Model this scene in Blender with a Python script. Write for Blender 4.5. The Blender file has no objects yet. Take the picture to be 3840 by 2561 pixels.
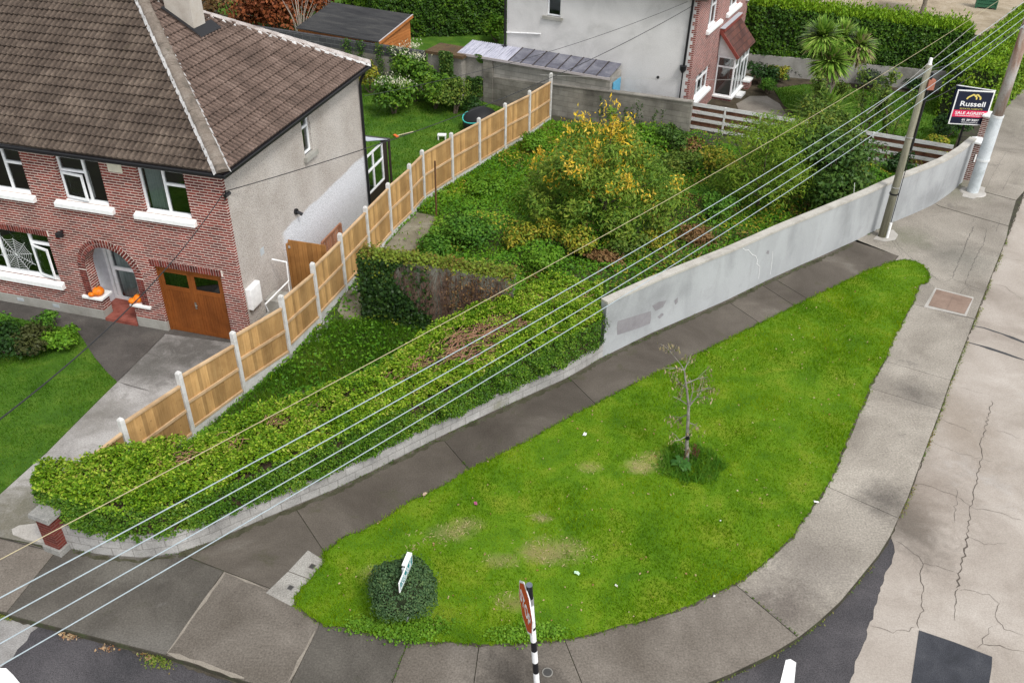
import bpy, bmesh, math, random
import numpy as np
from mathutils import Vector, Matrix
from mathutils.geometry import tessellate_polygon
random.seed(7); RNG = np.random.default_rng(7)
SC = bpy.context.scene; COL = SC.collection
R = math.radians

# ---------------- camera, sky, sun, exposure ----------------
CAMH = 14.0; FPX = 3364.0; PIT = R(34.44); ROL = R(0.94)
_fw = np.array([0, math.cos(PIT), -math.sin(PIT)]); _up = np.array([0, math.sin(PIT), math.cos(PIT)]); _rt = np.array([1., 0, 0])
_r2 = math.cos(ROL)*_rt + math.sin(ROL)*_up; _u2 = -math.sin(ROL)*_rt + math.cos(ROL)*_up
cam = bpy.data.cameras.new('camera'); camo = bpy.data.objects.new('camera', cam); COL.objects.link(camo)
cam.sensor_fit = 'HORIZONTAL'; cam.sensor_width = 36; cam.lens = 36*FPX/3840; cam.clip_start = 0.1; cam.clip_end = 3000
camo.matrix_world = Matrix(((_r2[0], _u2[0], -_fw[0], 0), (_r2[1], _u2[1], -_fw[1], 0), (_r2[2], _u2[2], -_fw[2], CAMH), (0, 0, 0, 1)))
SC.camera = camo
SUN_EL, SUN_AZ = R(54), R(143)      # azimuth: clockwise from +Y
wd = bpy.data.worlds.new('World'); SC.world = wd; wd.use_nodes = True
nt = wd.node_tree; bg = nt.nodes['Background']
sky = nt.nodes.new('ShaderNodeTexSky'); sky.sky_type = 'NISHITA'; sky.sun_disc = False
sky.sun_elevation = SUN_EL; sky.sun_rotation = SUN_AZ
hs = nt.nodes.new('ShaderNodeHueSaturation'); hs.inputs['Saturation'].default_value = 0.14
nt.links.new(sky.outputs[0], hs.inputs['Color']); nt.links.new(hs.outputs[0], bg.inputs['Color']); bg.inputs['Strength'].default_value = 0.15
sl = bpy.data.lights.new('sun', 'SUN'); sl.energy = 1.5; sl.angle = R(14); sl.color = (1, .97, .92)
so = bpy.data.objects.new('sun', sl); COL.objects.link(so)
sd_ = Vector((math.sin(SUN_AZ)*math.cos(SUN_EL), math.cos(SUN_AZ)*math.cos(SUN_EL), math.sin(SUN_EL)))
so.rotation_euler = sd_.to_track_quat('Z', 'Y').to_euler()
SC.view_settings.view_transform = 'Standard'; SC.view_settings.look = 'None'; SC.view_settings.gamma = 1
SC.view_settings.use_curve_mapping = False; SC.view_settings.exposure = 0.82

# ---------------- places: photo point (2351 px wide) at a known height -> metres ----------------
def ray(px, py):
    x, y = px*3840/2351, py*3840/2351
    return _fw + _r2*((x-1920)/FPX) - _u2*((y-1280.5)/FPX)
def gv(px, py, z=0.0):
    d = ray(px, py); t = (z-CAMH)/d[2]; w = np.array([0, 0, CAMH]) + t*d
    return Vector((w[0], w[1], z))
def gl(pts, z=0.0): return [gv(x, y, z) for x, y in pts]
def zabove(base, px, py):            # height of the photo point on the vertical through base
    d = ray(px, py); t = (base.x*d[0]+base.y*d[1])/(d[0]**2+d[1]**2); return CAMH + t*d[2]
def onp(px, py, p, n):
    d = Vector(ray(px, py)); c = Vector((0, 0, CAMH)); return c + d*(((p-c).dot(n))/d.dot(n))
UP = Vector((0, 0, 1))

# ---------------- materials ----------------
MC = {}
def _nm(name):
    m = bpy.data.materials.new(name); m.use_nodes = True; t = m.node_tree; t.nodes.clear()
    o = t.nodes.new('ShaderNodeOutputMaterial'); p = t.nodes.new('ShaderNodeBsdfPrincipled'); t.links.new(p.outputs[0], o.inputs[0])
    MC[name] = m; return m, t, p, o
def nd(t, typ, **kw):
    n = t.nodes.new('ShaderNode'+typ)
    for k, v in kw.items():
        if k.startswith('i_'): n.inputs[k[2:].replace('_', ' ')].default_value = v
        else: setattr(n, k, v)
    return n
def lk(t, a, b): t.links.new(a, b)
def c4(c): return (c[0], c[1], c[2], 1)
def ramp(t, fac, stops):
    r = t.nodes.new('ShaderNodeValToRGB'); e = r.color_ramp.elements
    if len(stops[0]) != 2: stops = [(i/(len(stops)-1), c) for i, c in enumerate(stops)]
    e[0].position = stops[0][0]; e[0].color = c4(stops[0][1]); e[1].position = stops[-1][0]; e[1].color = c4(stops[-1][1])
    for p, c in stops[1:-1]:
        x = e.new(p); x.color = c4(c)
    lk(t, fac, r.inputs[0]); return r.outputs[0]
def math_(t, op, a, b=None, c=None):
    n = nd(t, 'Math', operation=op)
    for i, v in enumerate((a, b, c)):
        if v is None: continue
        if isinstance(v, (int, float)): n.inputs[i].default_value = v
        else: lk(t, v, n.inputs[i])
    return n.outputs[0]
def mixc(t, f, a, b, blend='MIX'):
    n = nd(t, 'Mix', data_type='RGBA', blend_type=blend)
    for s, v in ((n.inputs[0], f), (n.inputs[6], a), (n.inputs[7], b)):
        if isinstance(v, (int, float)): s.default_value = v
        elif isinstance(v, tuple): s.default_value = c4(v)
        else: lk(t, v, s)
    return n.outputs[2]
def noi(t, vec, scale, detail=5, rough=.6, dist=0.0):
    n = nd(t, 'TexNoise', i_Scale=scale, i_Detail=detail, i_Roughness=rough, i_Distortion=dist); lk(t, vec, n.inputs['Vector']); return n.outputs[0]
def flat(name, col, rough=.6, metal=0, spec=.4):
    if name in MC: return MC[name]
    m, t, p, o = _nm(name); p.inputs['Base Color'].default_value = c4(col); p.inputs['Roughness'].default_value = rough
    p.inputs['Metallic'].default_value = metal; p.inputs['Specular IOR Level'].default_value = spec
    tc = nd(t, 'TexCoord'); n = noi(t, tc.outputs['Object'], 9, 4)
    lk(t, mixc(t, 1.0, ramp(t, n, [(.3, tuple(c*.86 for c in col)), (.7, tuple(min(1, c*1.06) for c in col))]), (1, 1, 1), 'MULTIPLY'), p.inputs['Base Color'])
    return m
def mottle(name, cols, scale=1.0, detail=7, rough=.9, speck=.3, sscale=70, bump=.3, bscale=60, island=0.0, spec=.25, stretch=None, layers=(), lo=.3, hi=.7, spots=(), rib_shade=None):
    """layered stone/soil/concrete: big mottling, fine speckle, extra patches (scale, threshold, colour, amount)"""
    if name in MC: return MC[name]
    m, t, p, o = _nm(name); tc = nd(t, 'TexCoord'); vec = tc.outputs['Object']
    if stretch:
        mp = nd(t, 'Mapping'); mp.inputs['Scale'].default_value = stretch; lk(t, vec, mp.inputs[0]); vec = mp.outputs[0]
    k = len(cols); st = [(lo+(hi-lo)*i/(k-1), c) for i, c in enumerate(cols)]
    col = ramp(t, noi(t, vec, scale, detail, .62, .4), st)
    for (sc, th, c, am) in layers:
        f = noi(t, vec, sc, 6, .65, .5); f = nd(t, 'MapRange', i_From_Min=th, i_From_Max=th+.12, i_To_Min=0.0, i_To_Max=am); lk(t, noi(t, vec, sc, 6, .65, .5), f.inputs[0])
        col = mixc(t, f.outputs[0], col, c)
    if rib_shade:                                   # shade painted into the channels of the tiles: (axis, period, strength)
        sx_ = nd(t, 'SeparateXYZ'); lk(t, tc.outputs['Object'], sx_.inputs[0]); w_ = math_(t, 'SINE', math_(t, 'MULTIPLY', sx_.outputs[rib_shade[0]], 2*math.pi/rib_shade[1]))
        col = mixc(t, 1.0, col, ramp(t, math_(t, 'MULTIPLY_ADD', w_, .5, .5), [(.0, (1-rib_shade[2],)*3), (.45, (1-rib_shade[2]*.6,)*3), (.75, (1.08,)*3)]), 'MULTIPLY')
    for (ctr, rad, c, am) in spots:          # stains with a place of their own: soft blobs broken up by noise
        mp = nd(t, 'Mapping'); mp.inputs['Location'].default_value = tuple(-q/r_ for q, r_ in zip(ctr, rad)); mp.inputs['Scale'].default_value = tuple(1/r_ for r_ in rad); lk(t, tc.outputs['Object'], mp.inputs[0])
        ln = nd(t, 'VectorMath', operation='LENGTH'); lk(t, mp.outputs[0], ln.inputs[0])
        e = math_(t, 'ADD', ln.outputs['Value'], math_(t, 'MULTIPLY', math_(t, 'SUBTRACT', noi(t, tc.outputs['Object'], 2.6, 7, .7, .5), .5), 1.9))
        f = nd(t, 'MapRange', i_From_Min=.2, i_From_Max=1.25, i_To_Min=am, i_To_Max=0.0); lk(t, e, f.inputs[0]); col = mixc(t, f.outputs[0], col, c)
    if speck:
        n2 = noi(t, tc.outputs['Object'], sscale, 3, .7); g = ramp(t, n2, [(.25, (1-speck,)*3), (.75, (1+speck,)*3)])
        col = mixc(t, 1.0, col, g, 'MULTIPLY')
    if island:
        gi = nd(t, 'NewGeometry'); g = ramp(t, gi.outputs['Random Per Island'], [(0, (1-island,)*3), (1, (1+island,)*3)])
        col = mixc(t, 1.0, col, g, 'MULTIPLY')
    lk(t, col, p.inputs['Base Color']); p.inputs['Roughness'].default_value = rough; p.inputs['Specular IOR Level'].default_value = spec
    if bump:
        b = nd(t, 'Bump', i_Strength=bump, i_Distance=.02); lk(t, noi(t, tc.outputs['Object'], bscale, 4), b.inputs['Height']); lk(t, b.outputs[0], p.inputs['Normal'])
    return m
def leafm(name, cols, rough=.5, trans=.25, patch=.7, pw=.55, spec=.14):
    """leaf colours vary leaf by leaf and in broad patches"""
    if name in MC: return MC[name]
    m, t, p, o = _nm(name); gi = nd(t, 'NewGeometry'); tc = nd(t, 'TexCoord')
    n = nd(t, 'MapRange', i_From_Min=.3, i_From_Max=.7); lk(t, noi(t, tc.outputs['Object'], patch, 3), n.inputs[0])
    f = math_(t, 'ADD', math_(t, 'MULTIPLY', gi.outputs['Random Per Island'], 1-pw), math_(t, 'MULTIPLY', n.outputs[0], pw))
    col = ramp(t, f, cols); lk(t, col, p.inputs['Base Color']); p.inputs['Roughness'].default_value = rough; p.inputs['Specular IOR Level'].default_value = spec
    tr = nd(t, 'BsdfTranslucent'); lk(t, col, tr.inputs[0]); mx = nd(t, 'MixShader', i_Fac=trans)
    lk(t, p.outputs[0], mx.inputs[1]); lk(t, tr.outputs[0], mx.inputs[2]); lk(t, mx.outputs[0], o.inputs[0]); return m
def brickm(name, c1, c2, mortar, bw=.225, rh=.075, ms=.014, bump=.4, stain=.25, axis='xy', offset=.5, mottling=1.2):
    if name in MC: return MC[name]
    m, t, p, o = _nm(name); tc = nd(t, 'TexCoord'); s = nd(t, 'SeparateXYZ'); lk(t, tc.outputs['Object'], s.inputs[0])
    u = math_(t, 'MULTIPLY', math_(t, 'ADD', s.outputs[0], s.outputs[1]), 2.0); bw = bw*2; cb = nd(t, 'CombineXYZ'); lk(t, u, cb.inputs[0]); lk(t, s.outputs[2], cb.inputs[1])
    b = nd(t, 'TexBrick', offset=offset); b.inputs['Scale'].default_value = 1; b.inputs['Mortar Size'].default_value = ms; b.inputs['Mortar Smooth'].default_value = .2
    b.inputs['Bias'].default_value = 0; b.inputs['Brick Width'].default_value = bw; b.inputs['Row Height'].default_value = rh
    b.inputs['Color1'].default_value = c4(c1); b.inputs['Color2'].default_value = c4(c2); b.inputs['Mortar'].default_value = c4(mortar); lk(t, cb.outputs[0], b.inputs['Vector'])
    g = ramp(t, noi(t, tc.outputs['Object'], mottling, 6), [(.3, (1-stain,)*3), (.7, (1+stain*.6,)*3)])
    g2 = ramp(t, noi(t, tc.outputs['Object'], 45, 3), [(.3, (.86,)*3), (.7, (1.12,)*3)])
    lk(t, mixc(t, 1.0, mixc(t, 1.0, b.outputs[0], g, 'MULTIPLY'), g2, 'MULTIPLY'), p.inputs['Base Color']); p.inputs['Roughness'].default_value = .85; p.inputs['Specular IOR Level'].default_value = .2
    bp = nd(t, 'Bump', i_Strength=bump, i_Distance=.008, invert=True); lk(t, b.outputs['Fac'], bp.inputs['Height']); lk(t, bp.outputs[0], p.inputs['Normal']); return m
def woodm(name, cols, sx=(14, 14, 1.0), rough=.75, island=.22, knots=True):
    if name in MC: return MC[name]
    m, t, p, o = _nm(name); tc = nd(t, 'TexCoord'); mp = nd(t, 'Mapping'); mp.inputs['Scale'].default_value = sx; lk(t, tc.outputs['Object'], mp.inputs[0])
    col = ramp(t, noi(t, mp.outputs[0], 2.2, 6, .6, .6), cols)
    gi = nd(t, 'NewGeometry'); g = ramp(t, gi.outputs['Random Per Island'], [(0, (1-island,)*3), (1, (1+island,)*3)])
    col = mixc(t, 1.0, col, g, 'MULTIPLY'); col = mixc(t, 1.0, col, ramp(t, noi(t, tc.outputs['Object'], 1.1, 6, .7, .5), [(.3, (.72, .68, .64)), (.6, (1.06,)*3)]), 'MULTIPLY')
    if knots:
        v = nd(t, 'TexVoronoi', i_Scale=3.5); lk(t, tc.outputs['Object'], v.inputs['Vector'])
        col = mixc(t, ramp(t, v.outputs['Distance'], [(.04, (.6,)*3), (.09, (0,)*3)]), col, tuple(c*.45 for c in cols[0]))
    lk(t, col, p.inputs['Base Color']); p.inputs['Roughness'].default_value = rough; p.inputs['Specular IOR Level'].default_value = .25; return m
def glassm():
    if 'glass' in MC: return MC['glass']
    m, t, p, o = _nm('glass'); t.nodes.remove(p)
    tr = nd(t, 'BsdfTransparent'); tr.inputs[0].default_value = (.5, .54, .54, 1); gl_ = nd(t, 'BsdfGlossy', i_Roughness=.03); gl_.inputs[0].default_value = (.9, .95, .95, 1)
    fr = nd(t, 'Fresnel', i_IOR=1.45); f = math_(t, 'ADD', fr.outputs[0], .1); mx = nd(t, 'MixShader'); lk(t, f, mx.inputs[0]); lk(t, tr.outputs[0], mx.inputs[1]); lk(t, gl_.outputs[0], mx.inputs[2]); lk(t, mx.outputs[0], o.inputs[0]); return m

# ---------------- mesh helpers ----------------
class MB:
    def __init__(s): s.v = []; s.f = []; s.m = []
    def face(s, pts, mi=0):
        i = len(s.v); s.v += [tuple(p) for p in pts]; s.f.append(tuple(range(i, i+len(pts)))); s.m.append(mi)
    def hexa(s, c, mi=0):            # c: 8 corners, bottom 4 ccw then top 4
        i = len(s.v); s.v += [tuple(p) for p in c]
        for q in ((3, 2, 1, 0), (4, 5, 6, 7), (0, 1, 5, 4), (1, 2, 6, 5), (2, 3, 7, 6), (3, 0, 4, 7)):
            s.f.append(tuple(i+k for k in q)); s.m.append(mi)
    def box(s, x0, x1, y0, y1, z0, z1, mi=0):
        s.hexa([(x0, y0, z0), (x1, y0, z0), (x1, y1, z0), (x0, y1, z0), (x0, y0, z1), (x1, y0, z1), (x1, y1, z1), (x0, y1, z1)], mi)
    def ob(s, o, e, n, s0, s1, d0, d1, z0, z1, mi=0):   # box in a frame: along e, along n, up
        P = lambda a, b, c: Vector(o)+Vector(e)*a+Vector(n)*b+UP*c
        s.hexa([P(s0, d0, z0), P(s1, d0, z0), P(s1, d1, z0), P(s0, d1, z0), P(s0, d0, z1), P(s1, d0, z1), P(s1, d1, z1), P(s0, d1, z1)], mi)
    def bar(s, p, q, w, h, mi=0, up=UP):   # rectangular bar between two points
        p, q = Vector(p), Vector(q); d = (q-p).normalized(); x = d.cross(up)
        if x.length < 1e-4: x = d.cross(Vector((1, 0, 0)))
        x.normalize(); y = x.cross(d).normalized()
        c = []
        for b in (p, q):
            for a, bb in ((-1, -1), (1, -1), (1, 1), (-1, 1)): c.append(b+x*a*w/2+y*bb*h/2)
        s.hexa(c, mi)
    def tube(s, path, rad, n=8, mi=0, cap=True):
        path = [Vector(p) for p in path]; rad = rad if isinstance(rad, (list, tuple)) else [rad]*len(path)
        i0 = len(s.v); px = None
        for k, p in enumerate(path):
            a = path[max(0, k-1)]; b = path[min(len(path)-1, k+1)]; d = (b-a).normalized()
            if px is None: px = d.cross(UP if abs(d.z) < .95 else Vector((1, 0, 0))).normalized()
            px = (px - d*px.dot(d)).normalized(); py = d.cross(px)
            for j in range(n):
                t = 2*math.pi*j/n; s.v.append(tuple(p+(px*math.cos(t)+py*math.sin(t))*rad[k]))
        for k in range(len(path)-1):
            for j in range(n):
                a = i0+k*n+j; b = i0+k*n+(j+1) % n; s.f.append((a, b, b+n, a+n)); s.m.append(mi)
        if cap:
            s.f.append(tuple(i0+j for j in range(n))[::-1]); s.m.append(mi); e = i0+(len(path)-1)*n
            s.f.append(tuple(e+j for j in range(n))); s.m.append(mi)
    def lathe(s, c, prof, n=16, mi=0):
        i0 = len(s.v)
        for r, z in prof:
            for j in range(n):
                t = 2*math.pi*j/n; s.v.append((c[0]+r*math.cos(t), c[1]+r*math.sin(t), c[2]+z))
        for k in range(len(prof)-1):
            for j in range(n):
                a = i0+k*n+j; b = i0+k*n+(j+1) % n; s.f.append((a, b, b+n, a+n)); s.m.append(mi)
        s.f.append(tuple(i0+j for j in range(n))[::-1]); s.m.append(mi); e = i0+(len(prof)-1)*n; s.f.append(tuple(e+j for j in range(n))); s.m.append(mi)
    def build(s, name, mats, parent=None, smooth=False, bevel=0):
        me = bpy.data.meshes.new(name); me.from_pydata(s.v, [], s.f)
        mats = mats if isinstance(mats, (list, tuple)) else [mats]
        for m in mats: me.materials.append(m)
        if len(mats) > 1: me.polygons.foreach_set('material_index', s.m)
        if smooth: me.polygons.foreach_set('use_smooth', [True]*len(s.f))
        me.update(); o = bpy.data.objects.new(name, me); COL.objects.link(o)
        if parent: o.parent = parent
        if bevel:
            b = o.modifiers.new('bevel', 'BEVEL'); b.width = bevel; b.segments = 2; b.limit_method = 'ANGLE'
        return o
def tag(o, label=None, cat=None, group=None, kind=None):
    if label: o['label'] = label
    if cat: o['category'] = cat
    if group: o['group'] = group
    if kind: o['kind'] = kind
    return o
def thing(name, label, cat, loc=(0, 0, 0), rz=0, group=None):
    o = bpy.data.objects.new(name, None); o.empty_display_size = .2; COL.objects.link(o); o.location = loc; o.rotation_euler = (0, 0, rz)
    return tag(o, label, cat, group)
def ccw(p): return sum(p[i][0]*p[(i+1) % len(p)][1]-p[(i+1) % len(p)][0]*p[i][1] for i in range(len(p))) > 0
def sheet(name, pts, z, mat, thick=0, parent=None, kind='structure', polys=None):
    """flat sheet(s) with optional side skirts; concave outlines allowed"""
    bm = bmesh.new()
    for p in (polys or [pts]):
        p = [(q[0], q[1]) for q in p]
        if not ccw(p): p = p[::-1]
        vs = [bm.verts.new((x, y, z)) for x, y in p]
        for tri in tessellate_polygon([[Vector((x, y, 0)) for x, y in p]]):
            ar = sum(p[tri[i]][0]*p[tri[(i+1) % 3]][1]-p[tri[(i+1) % 3]][0]*p[tri[i]][1] for i in range(3))
            if abs(ar) > 1e-7: bm.faces.new([vs[i] for i in (tri if ar > 0 else tri[::-1])])
        if thick:
            lo = [bm.verts.new((x, y, z-thick)) for x, y in p]; n = len(p)
            for i in range(n):
                j = (i+1) % n; bm.faces.new((vs[j], vs[i], lo[i], lo[j]))
    me = bpy.data.meshes.new(name); bm.to_mesh(me); bm.free(); me.materials.append(mat)
    o = bpy.data.objects.new(name, me); COL.objects.link(o)
    if parent: o.parent = parent
    if kind: o['kind'] = kind
    return o
def rawmesh(name, V, F, mat, parent=None, smooth=False):
    """big meshes from arrays; F is (n,3) or (n,4)"""
    me = bpy.data.meshes.new(name); n, k = F.shape
    me.vertices.add(len(V)); me.vertices.foreach_set('co', np.ascontiguousarray(V, dtype=np.float32).ravel())
    me.loops.add(n*k); me.loops.foreach_set('vertex_index', np.ascontiguousarray(F, dtype=np.int32).ravel())
    me.polygons.add(n); me.polygons.foreach_set('loop_start', np.arange(0, n*k, k, dtype=np.int32)); me.polygons.foreach_set('loop_total', np.full(n, k, dtype=np.int32))
    me.update(calc_edges=True); me.validate()
    for m in (mat if isinstance(mat, (list, tuple)) else [mat]): me.materials.append(m)
    o = bpy.data.objects.new(name, me); COL.objects.link(o)
    if parent: o.parent = parent
    return o
def nrm(a): return a/np.maximum(np.linalg.norm(a, axis=1, keepdims=True), 1e-9)
def leafgeo(P, size, asp=.5, D=None, dvar=1.0, fold=.18, N=None, nvar=.75):
    """one folded rhombus leaf per point; D biases the leaf direction"""
    n = len(P); size = np.broadcast_to(np.asarray(size, float), (n,))*RNG.uniform(.65, 1.3, n)
    d = RNG.normal(size=(n, 3)); d = nrm(d)*dvar
    if D is not None: d = d+np.broadcast_to(np.asarray(D, float), (n, 3))
    d = nrm(d)
    if N is None: w = nrm(np.cross(d, RNG.normal(size=(n, 3)))); u = np.cross(d, w)
    else:                                      # N: the way the leaf blades face
        u = nrm(nrm(np.broadcast_to(np.asarray(N, float), (n, 3)).copy())+RNG.normal(size=(n, 3))*nvar*.6); w = nrm(np.cross(d, u)); d = np.cross(u, w)
    s = size[:, None]
    a = P-d*s*.5; b = P+w*s*asp*.5+u*s*fold; c = P+d*s*.5; e = P-w*s*asp*.5+u*s*fold
    V = np.stack([a, b, c, e], 1).reshape(-1, 3); F = np.arange(4*n).reshape(n, 4); return V, F
def leaves(name, P, size, mat, parent=None, **kw):
    V, F = leafgeo(np.asarray(P, float), size, **kw); return rawmesh(name, V, F, mat, parent)
def vnoise(x, y, seed=0):
    xi = np.floor(x); yi = np.floor(y); fx = x-xi; fy = y-yi; fx = fx*fx*(3-2*fx); fy = fy*fy*(3-2*fy)
    h = lambda a, b: np.modf(np.abs(np.sin(a*127.1+b*311.7+seed*74.7)*43758.5453))[0]
    return (h(xi, yi)*(1-fx)+h(xi+1, yi)*fx)*(1-fy)+(h(xi, yi+1)*(1-fx)+h(xi+1, yi+1)*fx)*fy
def inpoly(x, y, poly):
    c = np.zeros(len(x), bool); n = len(poly)
    for i in range(n):
        x1, y1 = poly[i][0], poly[i][1]; x2, y2 = poly[(i+1) % n][0], poly[(i+1) % n][1]
        k = ((y1 > y) != (y2 > y)); c ^= k & (x < (x2-x1)*(y-y1)/((y2-y1) if y2 != y1 else 1e-9)+x1)
    return c
def scatter(poly, dens):
    xs = [p[0] for p in poly]; ys = [p[1] for p in poly]; x0, x1, y0, y1 = min(xs), max(xs), min(ys), max(ys)
    n = int((x1-x0)*(y1-y0)*dens); x = RNG.uniform(x0, x1, n); y = RNG.uniform(y0, y1, n); k = inpoly(x, y, poly); return x[k], y[k]
def blades(name, poly, z, dens, h, w, mat, keep=None, hmap=None, zmap=None, parent=None, kind='stuff', lean=.5):
    x, y = scatter(poly, dens)
    if keep is not None:
        k = RNG.random(len(x)) < keep(x, y); x, y = x[k], y[k]
    n = len(x); H = h*RNG.uniform(.5, 1.4, n)*(hmap(x, y) if hmap else 1); z0 = (zmap(x, y) if zmap else np.zeros(n))+z
    a = RNG.uniform(0, 2*np.pi, n); l = RNG.uniform(0, lean, n)*H; b = RNG.uniform(0, 2*np.pi, n); W = w*RNG.uniform(.6, 1.4, n)
    P = np.stack([x, y, z0], 1); s = np.stack([np.cos(a)*W, np.sin(a)*W, np.zeros(n)], 1)
    V = np.stack([P-s, P+s, P+np.stack([np.cos(b)*l, np.sin(b)*l, H], 1)], 1).reshape(-1, 3); F = np.arange(3*n).reshape(n, 3)
    o = rawmesh(name, V, F, mat, parent)
    if kind: o['kind'] = kind
    return o
def resamp(pts, n):
    p = np.array([[q[0], q[1]] for q in pts], float); d = np.r_[0, np.cumsum(np.hypot(*np.diff(p, axis=0).T))]; t = np.linspace(0, d[-1], n)
    return np.stack([np.interp(t, d, p[:, 0]), np.interp(t, d, p[:, 1])], 1)
def text(name, body, parent, M, size, mat, width=None, extrude=.002, shear=0, bold=.0):
    cu = bpy.data.curves.new('t', 'FONT'); cu.body = body; cu.size = size; cu.extrude = extrude; cu.shear = shear; cu.offset = bold
    o = bpy.data.objects.new('t', cu); COL.objects.link(o); dg = bpy.context.evaluated_depsgraph_get(); dg.update()
    me = bpy.data.meshes.new_from_object(o.evaluated_get(dg)); bpy.data.objects.remove(o); me.name = name
    xs = [v.co.x for v in me.vertices]; x0, x1 = min(xs), max(xs); k = (width/(x1-x0)) if width else 1
    for v in me.vertices: v.co = M @ Vector(((v.co.x-x0)*k, v.co.y, v.co.z))
    me.materials.clear(); me.materials.append(mat); q = bpy.data.objects.new(name, me); COL.objects.link(q); q.parent = parent; return q

# ---------------- shared materials ----------------
CONC = [(.138, .124, .106), (.205, .188, .164), (.272, .252, .222)]
def spot(px, py, r, c, am, sy=1.0): p = gv(px, py); return ((p.x, p.y, 0), (r, r*sy, 50), c, am)
_DK = (.075, .066, .058)
m_slab = mottle('pavement_concrete', [(c[0]*1.27, c[1]*1.25, c[2]*1.22) for c in CONC], .5, 9, .9, .42, 24, .35, 55, .1, layers=((1.3, .6, (.11, .1, .088), .55), (9, .66, (.33, .32, .3), .4), (.5, .63, (.15, .15, .1), .4)),
  spots=(spot(2035, 1150, .65, _DK, .75), spot(1790, 1395, .9, (.085, .07, .062), .7), spot(1870, 1300, .9, (.11, .095, .085), .45), spot(2105, 905, .6, _DK, .6), spot(2200, 590, 1.1, (.1, .1, .085), .5), spot(2080, 545, .9, (.11, .12, .07), .5), spot(2190, 430, 1.2, (.12, .13, .08), .5)))
m_slabb = mottle('brown_pavement', [(.1, .085, .069), (.145, .126, .106), (.2, .176, .15)], .7, 9, .9, .42, 26, .35, 55, .12, layers=((1.1, .6, (.085, .072, .06), .55), (8, .66, (.28, .26, .23), .4)), spots=(spot(1180, 1545, .8, (.05, .043, .036), .8), spot(1240, 1600, .6, (.05, .043, .036), .7)))
m_slabk = mottle('dark_pavement', [(.052, .047, .04), (.082, .074, .063), (.122, .111, .095)], .6, 9, .88, .38, 28, .35, 55, .1, layers=((1.0, .62, (.18, .17, .16), .5), (1.4, .6, (.05, .05, .03), .5)), spots=(spot(290, 1305, 1.0, (.16, .15, .13), .7, .4), spot(330, 1480, 1.4, (.15, .14, .125), .6, .3)))
m_slabd = mottle('dark_path_concrete', [(.06, .05, .04), (.09, .077, .063), (.135, .117, .097)], .5, 8, .85, .3, 30, .3, 50, .12, layers=((1.4, .58, (.06, .06, .03), .5), (.5, .6, (.2, .19, .17), .35)))  # darker brown-grey tone of the footpath concrete
m_soil = mottle('dark_soil', [(.03, .024, .016), (.06, .048, .03), (.085, .07, .045)], 3, 6, .95, .4, 40, .5)
m_verge = mottle('worn_turf', [(.05, .13, .003), (.1, .2, .004), (.18, .24, .015)], 1.1, 8, .95, .5, 55, .8, 80, layers=((1.3, .66, (.22, .19, .07), .55), (2.2, .7, (.13, .1, .05), .6)), spots=tuple(spot(x_, y_, r_*1.05, c_, .55, .6) for x_, y_, r_, c_ in ((1475, 1072, .42, (.36, .27, .14)), (1275, 1265, .6, (.27, .21, .1)), (1230, 1272, .4, (.24, .18, .09)), (1030, 1225, .4, (.26, .19, .11)), (1070, 1205, .35, (.26, .2, .1)), (880, 1320, .45, (.3, .26, .09)), (1245, 1190, .22, (.24, .17, .1)), (1150, 1290, .35, (.25, .2, .09)), (1180, 1385, .35, (.2, .14, .07)), (1500, 1050, .3, (.3, .24, .1)), (1355, 1075, .3, (.28, .25, .08)))))
m_lawn = mottle('lawn_turf', [(.03, .085, .005), (.055, .13, .008), (.1, .17, .016)], 1.2, 8, .95, .5, 50, .8, 80)
m_blade = leafm('grass_blade', [(0, (.055, .14, .001)), (.35, (.1, .22, .001)), (.65, (.155, .28, .002)), (.88, (.25, .34, .006)), (1, (.38, .37, .05))], .6, .25, .6, .55, .08)
m_bladed = leafm('dark_grass_blade', [(.025, .085, .004), (.048, .135, .005), (.085, .18, .009), (.16, .21, .025)], .55, .25, .7, .5)
m_white = flat('white_paint', (.82, .82, .81), .5)
m_upvc = flat('white_upvc', (.85, .86, .87), .3)
m_black = flat('black_plastic', (.012, .012, .014), .35)
m_bark = mottle('bark', [(.06, .045, .03), (.12, .095, .07), (.2, .17, .13)], 6, 6, .95, .4, 50, .8)
m_glass = glassm()
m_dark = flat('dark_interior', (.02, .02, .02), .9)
# ================= ground, road, paths =================
def S(o): return tag(o, kind='structure')
KERB = [(0, 1404), (27, 1414), (383, 1505), (459, 1528), (565, 1565), (650, 1590), (760, 1618), (870, 1640), (950, 1655), (1085, 1662), (1200, 1665), (1380, 1640), (1450, 1625), (1622, 1568), (1676, 1547), (1768, 1503), (1833, 1463), (1881, 1426), (1932, 1379), (1983, 1317), (2019, 1273), (2048, 1226), (2061, 1189), (2085, 1142), (2114, 1062), (2160, 940), (2183, 873), (2238, 733), (2267, 658), (2311, 547), (2351, 445)]
kw = gl(KERB)
dl = (kw[0]-kw[2]).normalized(); dr = (kw[-1]-kw[-4]).normalized()
kw = [kw[0]+dl*25] + kw + [kw[-1]+dr*60]
sheet('ground', [(-250, -120), (250, -120), (250, 400), (-250, 400)], -.2, m_soil)
m_asph = mottle('asphalt', [(.038, .037, .04), (.06, .056, .06), (.088, .082, .086)], .8, 7, .8, .7, 45, .5, 60, layers=((14, .7, (.2, .18, .19), .5), (.6, .6, (.022, .022, .024), .6)))
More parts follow.
